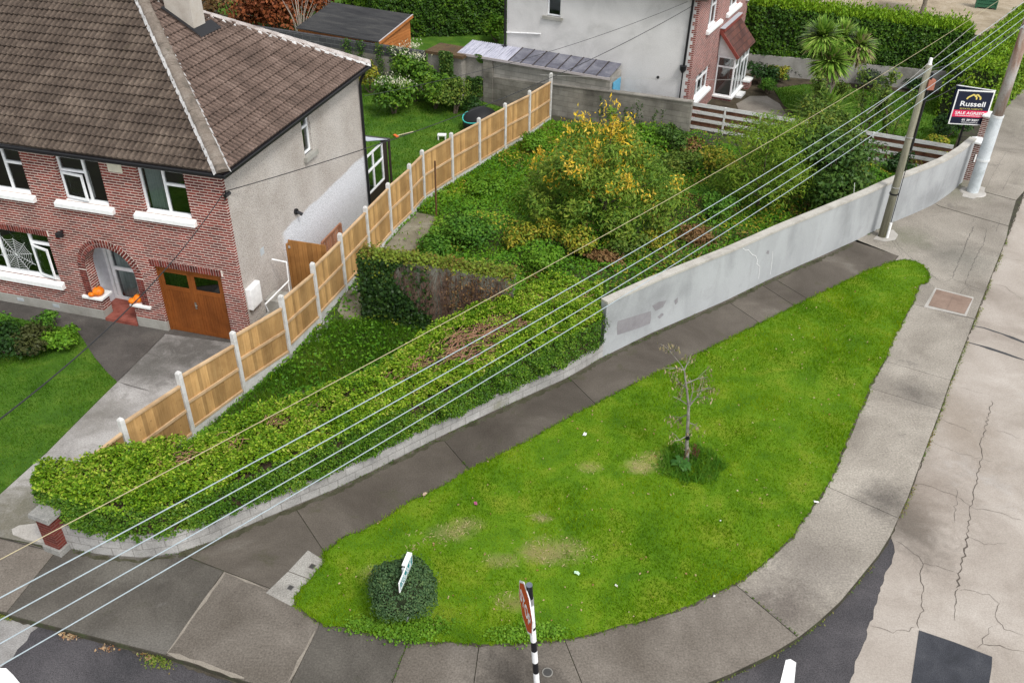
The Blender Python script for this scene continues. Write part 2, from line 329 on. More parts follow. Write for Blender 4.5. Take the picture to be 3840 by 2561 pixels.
m_rconc = mottle('road_concrete', [(.245, .21, .178), (.335, .296, .258), (.405, .365, .325)], .5, 8, .88, .2, 34, .25, 60, layers=((.8, .64, (.2, .165, .13), .5), (.3, .6, (.4, .385, .37), .5), (12, .68, (.2, .18, .16), .4)), spots=(spot(2085, 1180, .8, (.1, .085, .07), .85, 1.6), spot(2140, 1120, 1.0, (.2, .165, .135), .6, 1.4), spot(2200, 960, .9, (.23, .19, .15), .6, 2)))
sheet('road', [(-60, -30), (70, -30), (70, 120), (-60, 120)], -.13, m_asph)
Z1, Z2 = -.125, -.12
def ragged(P, j=.025, step=.1):
    out = []
    for a, b in zip(P, P[1:]):
        k = max(1, int((b-a).length/step)); out += [a.lerp(b, i/k)+Vector((random.uniform(-j, j), random.uniform(-j, j), 0)) for i in range(k)]
    return out+[P[-1]]
bl = gl([(2035, 1200), (2052, 1244), (2056, 1266), (2040, 1300), (2023, 1346), (2012, 1385), (2001, 1419), (1990, 1455), (1975, 1496), (1962, 1530), (1953, 1568), (1925, 1700), (1880, 1900)], Z1)
kin = [p+Vector((-.35, .25, 0)) for p in kw[24:]]
sheet('concrete_road', ragged(bl) + [Vector((16, 4, 0)), Vector((70, 30, 0)), Vector((70, 110, 0))] + kin[::-1], Z1, m_rconc)
m_patch = mottle('fresh_asphalt', [(.026, .028, .033), (.04, .042, .05), (.06, .062, .07)], 1.5, 6, .85, .6, 60, .5, 70)
sheet('asphalt_patch', gl([(2110, 1446), (2190, 1473), (2278, 1507), (2277, 1530), (2271, 1568), (2265, 1680), (2060, 1690), (2092, 1568)], Z2), Z2+.001, m_patch)
m_tar = flat('tar', (.035, .037, .04), .6)
def strip(path, w, jit=0.0):
    out = []; p = [Vector((q[0], q[1])) for q in path]; L = []; Rr = []
    q = []
    for i in range(len(p)-1):
        k = max(1, int((p[i+1]-p[i]).length/.22)) if jit else 1
        if jit > .02: k = max(1, int((p[i+1]-p[i]).length/.09))
        for j in range(k): q.append(p[i].lerp(p[i+1], j/k))
    q.append(p[-1])
    for i in range(len(q)):
        d = (q[min(i+1, len(q)-1)]-q[max(i-1, 0)]).normalized(); n = Vector((-d.y, d.x)); c = q[i]+n*random.uniform(-jit, jit)
        ww = w*random.uniform(.4, 1.3) if jit else w
        if jit and (i == 0 or i == len(q)-1): ww *= .3
        L.append(c+n*ww/2); Rr.append(c-n*ww/2)
    return L, Rr
def strips(name, paths, z, mat, jit=.03, kind='structure'):
    mb = MB()
    for w, pts in paths:
        L, Rr = strip(gl(pts, z), w*(.46 if jit > .02 else 1), jit*.8)
        for i in range(len(L)-1): mb.face([(Rr[i].x, Rr[i].y, z), (Rr[i+1].x, Rr[i+1].y, z), (L[i+1].x, L[i+1].y, z), (L[i].x, L[i].y, z)])
    o = mb.build(name, mat); o['kind'] = kind; return o
strips('tar_joints', [(.09, [(2232, 747), (2260, 753), (2300, 766), (2351, 786), (2560, 858)]), (.09, [(2219, 785), (2250, 793), (2290, 806), (2351, 826), (2560, 898)])], Z2, m_tar, .012)
strips('road_cracks', [
 (.035, [(2278, 920), (2270, 950), (2252, 1020), (2256, 1050), (2234, 1130), (2229, 1170)]), (.06, [(2222, 1225), (2216, 1260), (2205, 1310), (2199, 1350)]), (.035, [(2229, 1170), (2222, 1225)]), (.03, [(2199, 1350), (2193, 1400), (2197, 1425)]),
 (.03, [(2056, 1240), (2090, 1262), (2117, 1285), (2112, 1325), (2122, 1355), (2118, 1400), (2105, 1440)]), (.02, [(2117, 1290), (2160, 1300), (2200, 1312)]), (.02, [(1998, 1435), (2050, 1452), (2085, 1445), (2105, 1440)]),
 (.02, [(2100, 1108), (2150, 1120), (2198, 1140), (2231, 1165), (2290, 1175), (2351, 1197)]), (.016, [(2198, 1122), (2192, 1175), (2196, 1200)]), (.018, [(2225, 1235), (2260, 1248), (2310, 1245)]),
 (.02, [(2203, 1352), (2240, 1360), (2270, 1366), (2297, 1385), (2285, 1415), (2305, 1445), (2351, 1460)]), (.024, [(2276, 1435), (2262, 1460), (2242, 1488)]), (.03, [(2256, 1475), (2310, 1487), (2351, 1493)]), (.014, [(2130, 1010), (2200, 1040), (2280, 1060)]),
 (.016, [(2275, 650), (2310, 660), (2351, 690)]), (.014, [(2290, 590), (2351, 600)]), (.014, [(2210, 890), (2260, 905)]), (.016, [(2145, 958), (2195, 975), (2230, 990)]), (.014, [(2285, 985), (2351, 1010)])], Z2, flat('road_crack', (.085, .07, .057), .95), .05)
m_line = mottle('road_paint', [(.55, .55, .54), (.78, .78, .77), (.84, .84, .83)], 5, 5, .7, .2, 60, .1)
sheet('road_marking', gl([(1804, 1514), (1815, 1512), (1828, 1520), (1822, 1580), (1812, 1680), (1774, 1680), (1791, 1568)], Z2), Z2, m_line)
sheet('road_marking', gl([(-30, 1518), (0, 1533), (14, 1533), (30, 1548), (52, 1575), (120, 1660), (40, 1700), (-40, 1580)], Z2), Z2, m_line)
sheet('concrete_gutter', gl([(-150, 1360), (0, 1409), (87, 1440), (70, 1452), (62, 1470), (40, 1490), (30, 1508), (0, 1533), (-150, 1480)], Z1), Z1, mottle('gutter_concrete', [(.17, .16, .15), (.26, .25, .24), (.33, .32, .3)], 1.5, 8, .9, .4, 40, .5))
# pavement block (soil-dark bed), then separate cast slabs with open joints
block = kw + [Vector((60, 140, 0)), Vector((-70, 140, 0)), Vector((-70, 30, 0))]
sheet('pavement_bed', block, -.014, mottle('joint_dirt', [(.03, .028, .02), (.05, .045, .032), (.05, .065, .025)], 3, 5, .95, .4, 40, .3), thick=.18)
def shrink(poly, g=.009):
    p = [Vector((q[0], q[1])) for q in poly]
    if not ccw(p): p = p[::-1]
    out = []; n = len(p)
    for i in range(n):
        a = (p[i]-p[i-1]).normalized(); b = (p[(i+1) % n]-p[i]).normalized(); na = Vector((-a.y, a.x)); nb = Vector((-b.y, b.x)); m = na+nb
        if m.length < .3: m = na
        m.normalize(); out.append(p[i]+m*g/max(.5, m.dot(na)))
    return out
SL = [
 [(128, 1266), (164, 1255), (233, 1268), (328, 1274), (408, 1271), (514, 1310), (381, 1503), (27, 1413), (15, 1405)],
 [(128, 1266), (15, 1405), (0, 1403), (-200, 1350), (-200, 1190), (0, 1235), (70, 1248)],
 [(514, 1310), (614, 1348), (745, 1400), (729, 1445), (667, 1568), (650, 1589), (565, 1564), (459, 1527), (381, 1504)]]
SR = [
 [(2080, 694), (2238, 733), (2183, 873), (2010, 822)], [(2010, 822), (2183, 873), (2160, 940), (1975, 884)],
 [(1975, 884), (2160, 940), (2114, 1062), (2085, 1142), (2063, 1189), (1880, 1108)],
 [(1880, 1108), (2063, 1189), (2047, 1226), (2018, 1273), (1982, 1317), (1931, 1379), (1880, 1426), (1833, 1463), (1670, 1326)],
 [(1670, 1326), (1833, 1463), (1768, 1503), (1676, 1547), (1622, 1568), (1450, 1624), (1380, 1639), (1336, 1568), (1285, 1440)],
 [(1285, 1440), (1336, 1568), (1380, 1639), (1200, 1664), (1085, 1661), (1088, 1568), (1104, 1450)],
 [(1104, 1450), (1088, 1568), (1085, 1661), (950, 1654), (870, 1639), (900, 1568), (945, 1450)],
 [(945, 1450), (900, 1568), (870, 1639), (760, 1617), (650, 1589), (667, 1568), (732, 1435), (745, 1400)],
 [(1961, 554), (2012, 525), (2041, 509), (2143, 465), (2156, 474), (2245, 500), (2316, 520), (2311, 547), (2267, 657), (2238, 732), (2080, 694), (2000, 660), (2063, 588)],
 [(2143, 465), (2209, 414), (2228, 395), (2240, 436), (2333, 461), (2316, 519), (2245, 499), (2156, 473)],
 [(2228, 395), (2250, 340), (2400, 360), (2355, 435), (2333, 460), (2240, 435)],
 [(2250, 340), (2330, 215), (2500, 60), (2560, 90), (2400, 360)]]
SD = [
 [(408, 1268), (492, 1233), (583, 1193), (672, 1157), (744, 1266), (800, 1340), (700, 1388), (614, 1348), (514, 1310)],
 [(672, 1157), (766, 1117), (857, 1073), (1007, 997), (1075, 1076), (1100, 1105), (800, 1340), (744, 1266)],
 [(1007, 997), (1124, 941), (1299, 860), (1369, 929), (1400, 960), (1100, 1105), (1075, 1076)],
 [(1299, 860), (1383, 814), (1494, 759), (1662, 686), (1746, 743), (1780, 765), (1400, 960), (1369, 929)],
 [(1662, 686), (1740, 648), (1828, 705), (1855, 722), (1780, 765), (1746, 743)], [(1740, 648), (1769, 635), (1859, 689), (1885, 705), (1855, 722), (1828, 705)],
 [(1769, 635), (1961, 548), (2063, 588), (2000, 660), (1885, 705), (1859, 689)]]
sheet('pavement', None, 0, m_slab, thick=.1, polys=[shrink(gl(p)) for p in SR[:4]+SR[8:]])
sheet('pavement', None, 0, m_slabb, thick=.1, polys=[shrink(gl(p)) for p in SR[4:7]+[SL[2], SL[1]]])
sheet('pavement', None, 0, m_slabk, thick=.1, polys=[shrink(gl(p)) for p in [SL[0], SR[7]]])
strips('slab_margin', [(.07, [(383, 1499), (516, 1314)]), (.05, [(520, 1315), (612, 1352)]), (.09, [(384, 1499), (459, 1522), (560, 1557)]), (.06, [(662, 1567), (724, 1447)])], .003, mottle('trowelled_margin', [(.2, .175, .145), (.27, .24, .2)], 3, 5, .9, .3, 40, .2), .012)
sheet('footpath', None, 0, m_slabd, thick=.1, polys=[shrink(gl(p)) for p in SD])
# speckled service slabs
sheet('pale_slab', None, .004, mottle('pale_concrete', [(.2, .19, .17), (.29, .275, .25), (.35, .34, .31)], 2, 6, .9, .45, 40, .3), polys=[shrink(gl(p)) for p in ([(707, 1262), (755, 1292), (712, 1330), (661, 1311)], [(661, 1311), (712, 1330), (690, 1375), (668, 1392), (609, 1361)])])
sheet('sunken_repair', None, .013, mottle('repair_concrete', [(.3, .28, .25), (.38, .36, .33), (.44, .42, .4)], 1, 6, .9, .25, 40, .3), polys=[gl([(27, 1215), (45, 1206), (100, 1200), (118, 1238), (112, 1250), (60, 1240), (30, 1228)]), gl([(2018, 535), (2050, 528), (2062, 540), (2055, 552), (2030, 556), (2005, 550)]), gl([(2214, 440), (2240, 425), (2262, 432), (2258, 448), (2235, 458), (2208, 452)])])
strips('pavement_cracks', [(.025, [(2052, 546), (2068, 570), (2100, 600), (2140, 633), (2163, 648)]), (.02, [(2045, 550), (2064, 575), (2075, 592)]), (.018, [(2068, 570), (2057, 575)]),
 (.03, [(2236, 520), (2222, 550), (2206, 590), (2190, 628), (2187, 640)]), (.025, [(2265, 525), (2258, 560), (2236, 600), (2222, 635), (2217, 652)]), (.016, [(2163, 648), (2187, 640), (2217, 652), (2261, 668)]), (.022, [(2217, 652), (2226, 663), (2262, 672)]), (.02, [(2217, 660), (2205, 672), (2193, 685)]),
 (.016, [(2236, 520), (2250, 523), (2272, 530), (2287, 532), (2296, 500)]), (.014, [(2296, 500), (2245, 490), (2228, 515)]), (.016, [(2004, 551), (2022, 562), (2060, 567)]), (.014, [(2125, 640), (2150, 668)]), (.014, [(2260, 440), (2280, 400), (2310, 350)]), (.014, [(2300, 440), (2320, 400), (2345, 380)]), (.012, [(2235, 734), (2225, 760), (2216, 775)])], .003, flat('crack_dirt', (.035, .03, .026)), .03)
strips('mossy_shade_edge', [(.3, [(x, y+7) for x, y in [(408, 1269), (492, 1240), (583, 1200), (678, 1160), (766, 1124), (857, 1080), (1007, 1004), (1124, 948), (1303, 867), (1383, 820), (1494, 765), (1662, 692), (1771, 639), (1961, 554)]]), (.2, [(170, 1268), (233, 1281), (328, 1288), (405, 1277)])], .003, mottle('moss_and_shade', [(.035, .034, .018), (.06, .058, .035), (.085, .08, .06)], 3, 6, .95, .4, 30, .3), .045)  # moss along the wall foot, with contact shade painted into the strip
# verge
VERGE = [(2075, 596), (2110, 604), (2128, 620), (2133, 636), (2128, 649), (2107, 654), (2099, 689), (2070, 738), (2041, 796), (2032, 829), (2005, 866), (1994, 891), (1983, 924), (1964, 964), (1942, 1010), (1927, 1052), (1902, 1110), (1870, 1156), (1837, 1204), (1804, 1248), (1749, 1295), (1713, 1321), (1684, 1341), (1640, 1361), (1567, 1397), (1494, 1420), (1398, 1444), (1296, 1468), (1215, 1472), (1150, 1479), (1015, 1474), (905, 1465), (796, 1441), (740, 1434), (707, 1408), (675, 1385), (689, 1361), (711, 1331), (753, 1290), (744, 1273), (751, 1266), (787, 1237), (843, 1215), (905, 1178), (960, 1142), (1015, 1120), (1080, 1076), (1124, 1058), (1234, 1003), (1270, 979), (1369, 928), (1463, 880), (1525, 849), (1600, 815), (1713, 760), (1830, 702), (1954, 640), (2023, 610)]
vp_ = [(p.x, p.y) for p in gl(VERGE)]
BARE = [(gv(1355, 1075), .22, .3), (gv(1475, 1072), .28, .42), (gv(1275, 1265), .5, .34), (gv(1230, 1270), .35, .22), (gv(1030, 1225), .3, .3), (gv(1070, 1205), .25, .3), (gv(880, 1320), .4, .2), (gv(1245, 1190), .2, .25), (gv(1150, 1290), .35, .2), (gv(1180, 1385), .3, .25), (gv(960, 1245), .3, .2), (gv(1500, 1055), .25, .3)]
def bare(x, y):
    b = np.zeros(len(x))
    for c, r, a in BARE: b = np.maximum(b, a*np.exp(-(((x-c.x)*.8)**2+((y-c.y)*1.25)**2)/(2*(r*.75)**2)))
    b = b*(.45+1.1*vnoise(x*3.1, y*3.1, 72))
    return b
def keep_v(x, y): return np.clip(.35+.75*vnoise(x*1.4, y*1.4, 1)+.25*vnoise(x*5, y*5, 2)-3.2*bare(x, y), .16, 1)
def hmap_v(x, y): return .55+.9*vnoise(x*.9, y*.9, 3)
vb = []
vw = gl(VERGE)
for _ in range(2): vw = [q for i in range(len(vw)) for q in (vw[i].lerp(vw[(i+1) % len(vw)], .25), vw[i].lerp(vw[(i+1) % len(vw)], .75))]
for i in range(len(vw)):
    a, b = vw[i], vw[(i+1) % len(vw)]; k = max(1, int((b-a).length/.12))
    for j in range(k): q = a.lerp(b, j/k); vb.append((q.x+random.uniform(-.022, .022), q.y+random.uniform(-.022, .022)))
sheet('verge_turf', vb, .022, m_verge, thick=.03)
cx_ = sum(p[0] for p in vb)/len(vb); nv_ = len(vb); edge_ = []
for i in range(nv_):
    a, b = Vector(vb[i-2]), Vector(vb[(i+2) % nv_]); d = (b-a); d = d.normalized() if d.length > 1e-6 else Vector((1, 0)); n_o = Vector((d.y, -d.x))*(1 if ccw(vb) else -1); edge_.append(Vector(vb[i])+n_o*random.uniform(.015, .075))
sheet('edge_soil', edge_, .005, mottle('edge_dirt', [(.04, .034, .024), (.07, .06, .045), (.1, .09, .07)], 4, 6, .95, .4, 40, .4))
ex_ = np.array(vb)[RNG.integers(0, nv_, 9000)]+RNG.normal(0, .035, (9000, 2)); eh_ = .07*RNG.uniform(.4, 1.3, 9000); ea_ = RNG.uniform(0, 6.28, 9000); el_ = RNG.normal(0, .035, (9000, 2)); ep_ = np.c_[ex_, np.full(9000, .006)]; es_ = np.c_[np.cos(ea_)*.007, np.sin(ea_)*.007, np.zeros(9000)]
o = rawmesh('edge_tufts', np.stack([ep_-es_, ep_+es_, ep_+np.c_[el_, eh_]], 1).reshape(-1, 3), np.arange(27000).reshape(9000, 3), m_blade); tag(o, 'ragged grass tufts spilling over the edge of the verge', 'grass', kind='stuff')
strips('kerb_dirt', [(.06, [(x, y+3) for x, y in KERB[13:]]), (.2, [(27, 1420), (120, 1443), (250, 1476), (383, 1512), (459, 1537), (565, 1572)])], -.117, MC['edge_dirt'], .03)
o = blades('verge_grass', vb, .02, 1500, .05, .008, m_blade, keep_v, hmap_v); tag(o, 'short green grass growing over the corner verge', 'grass')
x, y = scatter(vb, 900); k = RNG.random(len(x)) < np.clip(1.5*bare(x, y)-.06, 0, 1)*np.clip(2.2*vnoise(x*4, y*4, 71)-.4, 0, 1); x, y = x[k], y[k]
V_, F_ = leafgeo(np.c_[x, y, np.full(len(x), .035)], .085, asp=.16, N=(0, 0, 1)); o = rawmesh('straw', V_, F_, leafm('straw_blade', [(.2, .15, .06), (.36, .29, .14), (.44, .38, .2), (.3, .3, .06)], .7, .1, 1, .3)); tag(o, 'dry straw-coloured grass on the worn patches of the verge', 'dead grass', kind='stuff')
# rough grass ring around the street tree and edge weeds
TREE = gv(1578, 1060)
ring = [(TREE.x+.05+.85*math.cos(t)*random.uniform(.8, 1.1), TREE.y-.12+.7*math.sin(t)*random.uniform(.8, 1.1)) for t in np.linspace(0, 6.28, 40)[:-1]]
o = blades('uncut_grass', ring, .02, 1500, .16, .009, leafm('uncut_blade', [(.03, .11, .008), (.06, .17, .012), (.1, .23, .02), (.17, .28, .035)], .55, .25, 2.5, .6), lambda x, y: np.clip(2.2-1.7*np.hypot((x-TREE.x-.05)/.88, (y-TREE.y+.12)/.74), 0, 1)*np.clip(.5+1.0*vnoise(x*5, y*5, 8), 0, 1), kind='stuff', lean=1.3); tag(o, 'longer dark grass left uncut in a ring around the thin street tree', 'grass')
# front lawn, driveway, paths by the first house
LAWN = [(0, 722), (68, 739), (123, 750), (175, 758), (191, 780), (203, 800), (219, 824), (246, 856), (269, 878), (232, 914), (169, 977), (107, 1040), (82, 1061), (0, 1135), (-500, 1560), (-700, 1300), (-300, 660)]
m_drive = mottle('driveway_concrete', [(.2, .19, .18), (.33, .315, .3), (.42, .405, .39)], .7, 8, .85, .3, 30, .3, 50, layers=((1.0, .6, (.13, .12, .1), .55),), spots=(spot(440, 800, 1.9, (.075, .07, .063), .85, .8), spot(330, 850, 1.0, (.1, .095, .085), .7), spot(225, 950, .8, (.12, .11, .09), .6), spot(40, 1190, 1.3, (.12, .11, .075), .8), spot(90, 1140, .6, (.13, .125, .09), .6)))
m_wet = mottle('damp_concrete', [(.045, .042, .038), (.075, .068, .062), (.11, .1, .09)], .8, 8, .7, .35, 30, .3, 50, layers=((1.2, .64, (.2, .19, .18), .5),))
sheet('driveway', gl([(379, 766), (529, 785), (700, 800), (850, 620), (900, 520), (930, 470), (1000, 500), (700, 830), (560, 930), (300, 1080), (170, 1200), (120, 1255), (0, 1232), (-90, 1215), (0, 1134), (270, 876)]), .004, m_drive, thick=.02)
sheet('front_path', gl([(-250, 610), (0, 655), (250, 700), (379, 725), (600, 770), (529, 787), (379, 767), (270, 876), (250, 885), (150, 790), (0, 770), (-250, 700)]), .009, m_wet, thick=.02)
strips('driveway_joints', [(.02, [(379, 767), (330, 815), (271, 875)]), (.018, [(271, 876), (305, 887), (345, 897)]), (.02, [(0, 1236), (75, 1254), (128, 1266)]), (.012, [(245, 745), (205, 785)])], .014, flat('crack_dirt', (.035, .03, .026)), .01)
lw = [(p.x, p.y) for p in gl(LAWN)]
sheet('front_lawn', lw, .03, m_lawn, thick=.04)
o = blades('front_lawn_grass', lw, .03, 900, .055, .009, m_bladed, lambda x, y: np.clip(.3+vnoise(x*1.5, y*1.5, 4), .1, 1)); tag(o, 'dark green mown grass of the front lawn left of the driveway', 'grass')

# ================= long low wall, hedge, rendered wall =================
WL = [(148, 1256), (164, 1260), (233, 1273), (328, 1280), (408, 1269), (492, 1240), (583, 1200), (678, 1160), (766, 1124), (857, 1080), (1007, 1004), (1124, 948), (1303, 867), (1383, 820)]
WR = [(1383, 820), (1494, 765), (1662, 692), (1771, 639), (1961, 554), (2041, 514), (2100, 490), (2143, 470), (2180, 445), (2209, 419)]
def normals(P):
    d = np.gradient(P, axis=0); d /= np.hypot(d[:, 0], d[:, 1])[:, None]; return np.stack([d[:, 1], -d[:, 0]], 1)   # points to the street side
def wallstrip(P, th, z0, z1, mb, mi=0, off=0.0):
    N = normals(P); A = P+N*off; B = A-N*th; n = len(P)
    z1 = np.broadcast_to(z1, (n,)); z0 = np.broadcast_to(z0, (n,))
    for i in range(n-1):
        j = i+1
        mb.face([(*A[i], z0[i]), (*A[j], z0[j]), (*A[j], z1[j]), (*A[i], z1[i])], mi)
        mb.face([(*B[j], z0[j]), (*B[i], z0[i]), (*B[i], z1[i]), (*B[j], z1[j])], mi)
        mb.face([(*A[i], z1[i]), (*A[j], z1[j]), (*B[j], z1[j]), (*B[i], z1[i])], mi)
    for i, s in ((0, 1), (n-1, -1)):
        q = [(*A[i], z0[i]), (*A[i], z1[i]), (*B[i], z1[i]), (*B[i], z0[i])]; mb.face(q[::s], mi)
PL = resamp(gl(WL), 60); PR = resamp(gl(WR), 60)
ZL = np.interp(np.linspace(0, 1, 60), [0, .1, .3, 1], [.64, .62, .52, .44])
def blockm(name, cols, mortar, bw, rh, follow):
    """block courses follow the wall: uses UV (length along wall, height)"""
    m, t, p, o = _nm(name); tc = nd(t, 'TexCoord'); b = nd(t, 'TexBrick'); b.inputs['Scale'].default_value = 1; b.inputs['Brick Width'].default_value = bw; b.inputs['Row Height'].default_value = rh
    b.inputs['Mortar Size'].default_value = .012; b.inputs['Mortar Smooth'].default_value = .35; b.inputs['Color1'].default_value = c4(cols[0]); b.inputs['Color2'].default_value = c4(cols[1]); b.inputs['Mortar'].default_value = c4(mortar)
    lk(t, tc.outputs['UV'], b.inputs['Vector'])
    g = ramp(t, noi(t, tc.outputs['Object'], 1.6, 7), [(.3, (.68,)*3), (.7, (1.25,)*3)]); g2 = ramp(t, noi(t, tc.outputs['Object'], 40, 3), [(.3, (.75,)*3), (.7, (1.2,)*3)])
    col = mixc(t, 1.0, mixc(t, 1.0, b.outputs[0], g, 'MULTIPLY'), g2, 'MULTIPLY')
    mr = nd(t, 'MapRange', i_From_Min=.62, i_From_Max=.74, i_To_Max=.6); lk(t, noi(t, tc.outputs['Object'], .9, 5), mr.inputs[0]); col = mixc(t, mr.outputs[0], col, (.16, .16, .09))
    lk(t, col, p.inputs['Base Color']); p.inputs['Roughness'].default_value = .92; bp = nd(t, 'Bump', i_Strength=.6, i_Distance=.01, invert=True); lk(t, b.outputs['Fac'], bp.inputs['Height']); lk(t, bp.outputs[0], p.inputs['Normal']); return m
def uvwall(o, P):
    me = o.data; uv = me.uv_layers.new(name='UVMap'); d = np.r_[0, np.cumsum(np.hypot(*np.diff(P, axis=0).T))]
    for l in me.loops:
        c = me.vertices[l.vertex_index].co; k = int(np.argmin((P[:, 0]-c.x)**2+(P[:, 1]-c.y)**2)); uv.data[l.index].uv = (d[k], c.z)
mb = MB(); wallstrip(PL, .22, -.02, ZL, mb)
lowwall = mb.build('low_block_wall', blockm('grey_blocks', ((.36, .35, .335), (.3, .29, .275)), (.24, .23, .215), .44, .215, 1)); uvwall(lowwall, PL)
tag(lowwall, 'low curved wall of weathered grey blocks carrying the long hedge', 'wall')
# brick pier at the left end
pb = gv(150, 1262); pr = thing('brick_gate_pier', 'red brick gate pier with a flat grey concrete cap at the hedge end', 'pier', (pb.x-.12, pb.y+.1, 0), R(-22))
m_pier = brickm('pier_brick', (.17, .035, .025), (.11, .025, .02), (.2, .11, .09), .2, .075, .008, stain=.3)
mb = MB(); mb.box(-.19, .19, -.19, .19, .16, .95); mb.build('shaft', m_pier, pr)
mb = MB(); mb.box(-.235, .235, -.235, .235, -.02, .16); mb.build('plinth', mottle('old_concrete', [(.16, .16, .15), (.24, .235, .22), (.3, .29, .27)], 3, 6, .9, .35, 40, .4), pr, bevel=.015)
mb = MB(); mb.hexa([(-.27, -.27, .95), (.27, -.27, .95), (.27, .27, .95), (-.27, .27, .95), (-.25, -.25, 1.06), (.25, -.25, 1.06), (.25, .25, 1.06), (-.25, .25, 1.06)]); mb.build('cap', MC['old_concrete'], pr, bevel=.012)
# rendered wall with a pale coping
m_rend = mottle('wall_render', [(.235, .243, .246), (.325, .336, .341), (.375, .388, .394)], .8, 8, .88, .12, 40, .15, 40, stretch=(1, 1, .4), lo=.25, hi=.6, layers=((1.6, .57, (.24, .24, .24), .35), (3.5, .64, (.19, .19, .19), .4)),
  spots=[((g_.x, g_.y, zz_), (r_, r_, rz_), (.16, .163, .17), am_*.62) for (px_, py_, zz_, r_, rz_, am_) in ((1450, 790, 1.0, 1.0, .9, .45), (1500, 765, 1.2, .6, .7, .6), (2130, 478, .35, 1.3, .55, .85), (2180, 445, .6, 1.0, .8, .6), (1660, 692, 1.55, .25, .7, .55), (1800, 625, 1.3, .2, .5, .5), (1400, 815, 1.4, .5, .7, .5), (1920, 572, 1.5, .3, .9, .5), (1560, 735, 1.0, .4, .3, .5), (2060, 510, .9, .5, .9, .5)) for g_ in [gv(px_, py_)]])
rw = thing('rendered_wall', 'long pale grey rendered boundary wall with mottled damp stains', 'wall')
mb = MB(); wallstrip(PR, .2, -.02, 1.68, mb); mb.build('wall', m_rend, rw)
mb = MB(); wallstrip(PR, .25, 1.68, 1.75, mb, off=.025); mb.build('coping', mottle('coping_concrete', [(.3, .28, .25), (.4, .38, .34), (.46, .44, .4)], 2, 6, .9, .25, 40, .3), rw)
# cement patches and filler streaks painted on the wall, slightly proud
Nn = normals(PR)
def onwall(px, py):
    best = None
    for i in range(len(PR)-1):
        a = Vector((*PR[i], 0)); e = Vector((PR[i+1][0]-PR[i][0], PR[i+1][1]-PR[i][1], 0)); n = Vector((e.y, -e.x, 0)).normalized(); h = onp(px, py, a+n*.0, n); t = (h-a).dot(e)/e.length_squared
        if 0 <= t <= 1: return h+n*.004
    return h+n*.004
def wallblob(mb, pts):
    q = [onwall(*p) for p in pts]; c = sum(q, Vector())/len(q)
    for i in range(len(q)): mb.face([c, q[i], q[(i+1) % len(q)]])
mb = MB(); wallblob(mb, [(1418, 737), (1445, 729), (1470, 721), (1494, 714), (1495, 730), (1492, 743), (1470, 752), (1440, 762), (1417, 769), (1416, 752)]); mb.build('cement_patch', mottle('cement_patch', [(.2, .19, .2), (.25, .24, .25)], 3, 5, .9, .15, 40, .2), rw)
mb = MB()
for pts in ([(1497, 702), (1512, 693), (1530, 690), (1522, 705), (1505, 714)], [(1509, 727), (1520, 718), (1524, 722), (1514, 732)], [(1548, 690), (1556, 682), (1556, 694), (1550, 700)], [(1762, 575), (1766, 576), (1765, 584), (1759, 582)]): wallblob(mb, pts)
mb.build('damp_patch', MC['cement_patch'], rw)
mb = MB()
for pts in ([(1705, 570), (1712, 575), (1718, 574), (1726, 584), (1735, 588), (1739, 598), (1737, 605), (1744, 612), (1743, 626), (1741, 640)], [(1774, 578), (1771, 610), (1768, 630)], [(1962, 420), (1960, 445)]):
    for a, b in zip(pts, pts[1:]): mb.bar(onwall(*a), onwall(*b), .007, .012)
mb.build('filler_line', m_white, rw)

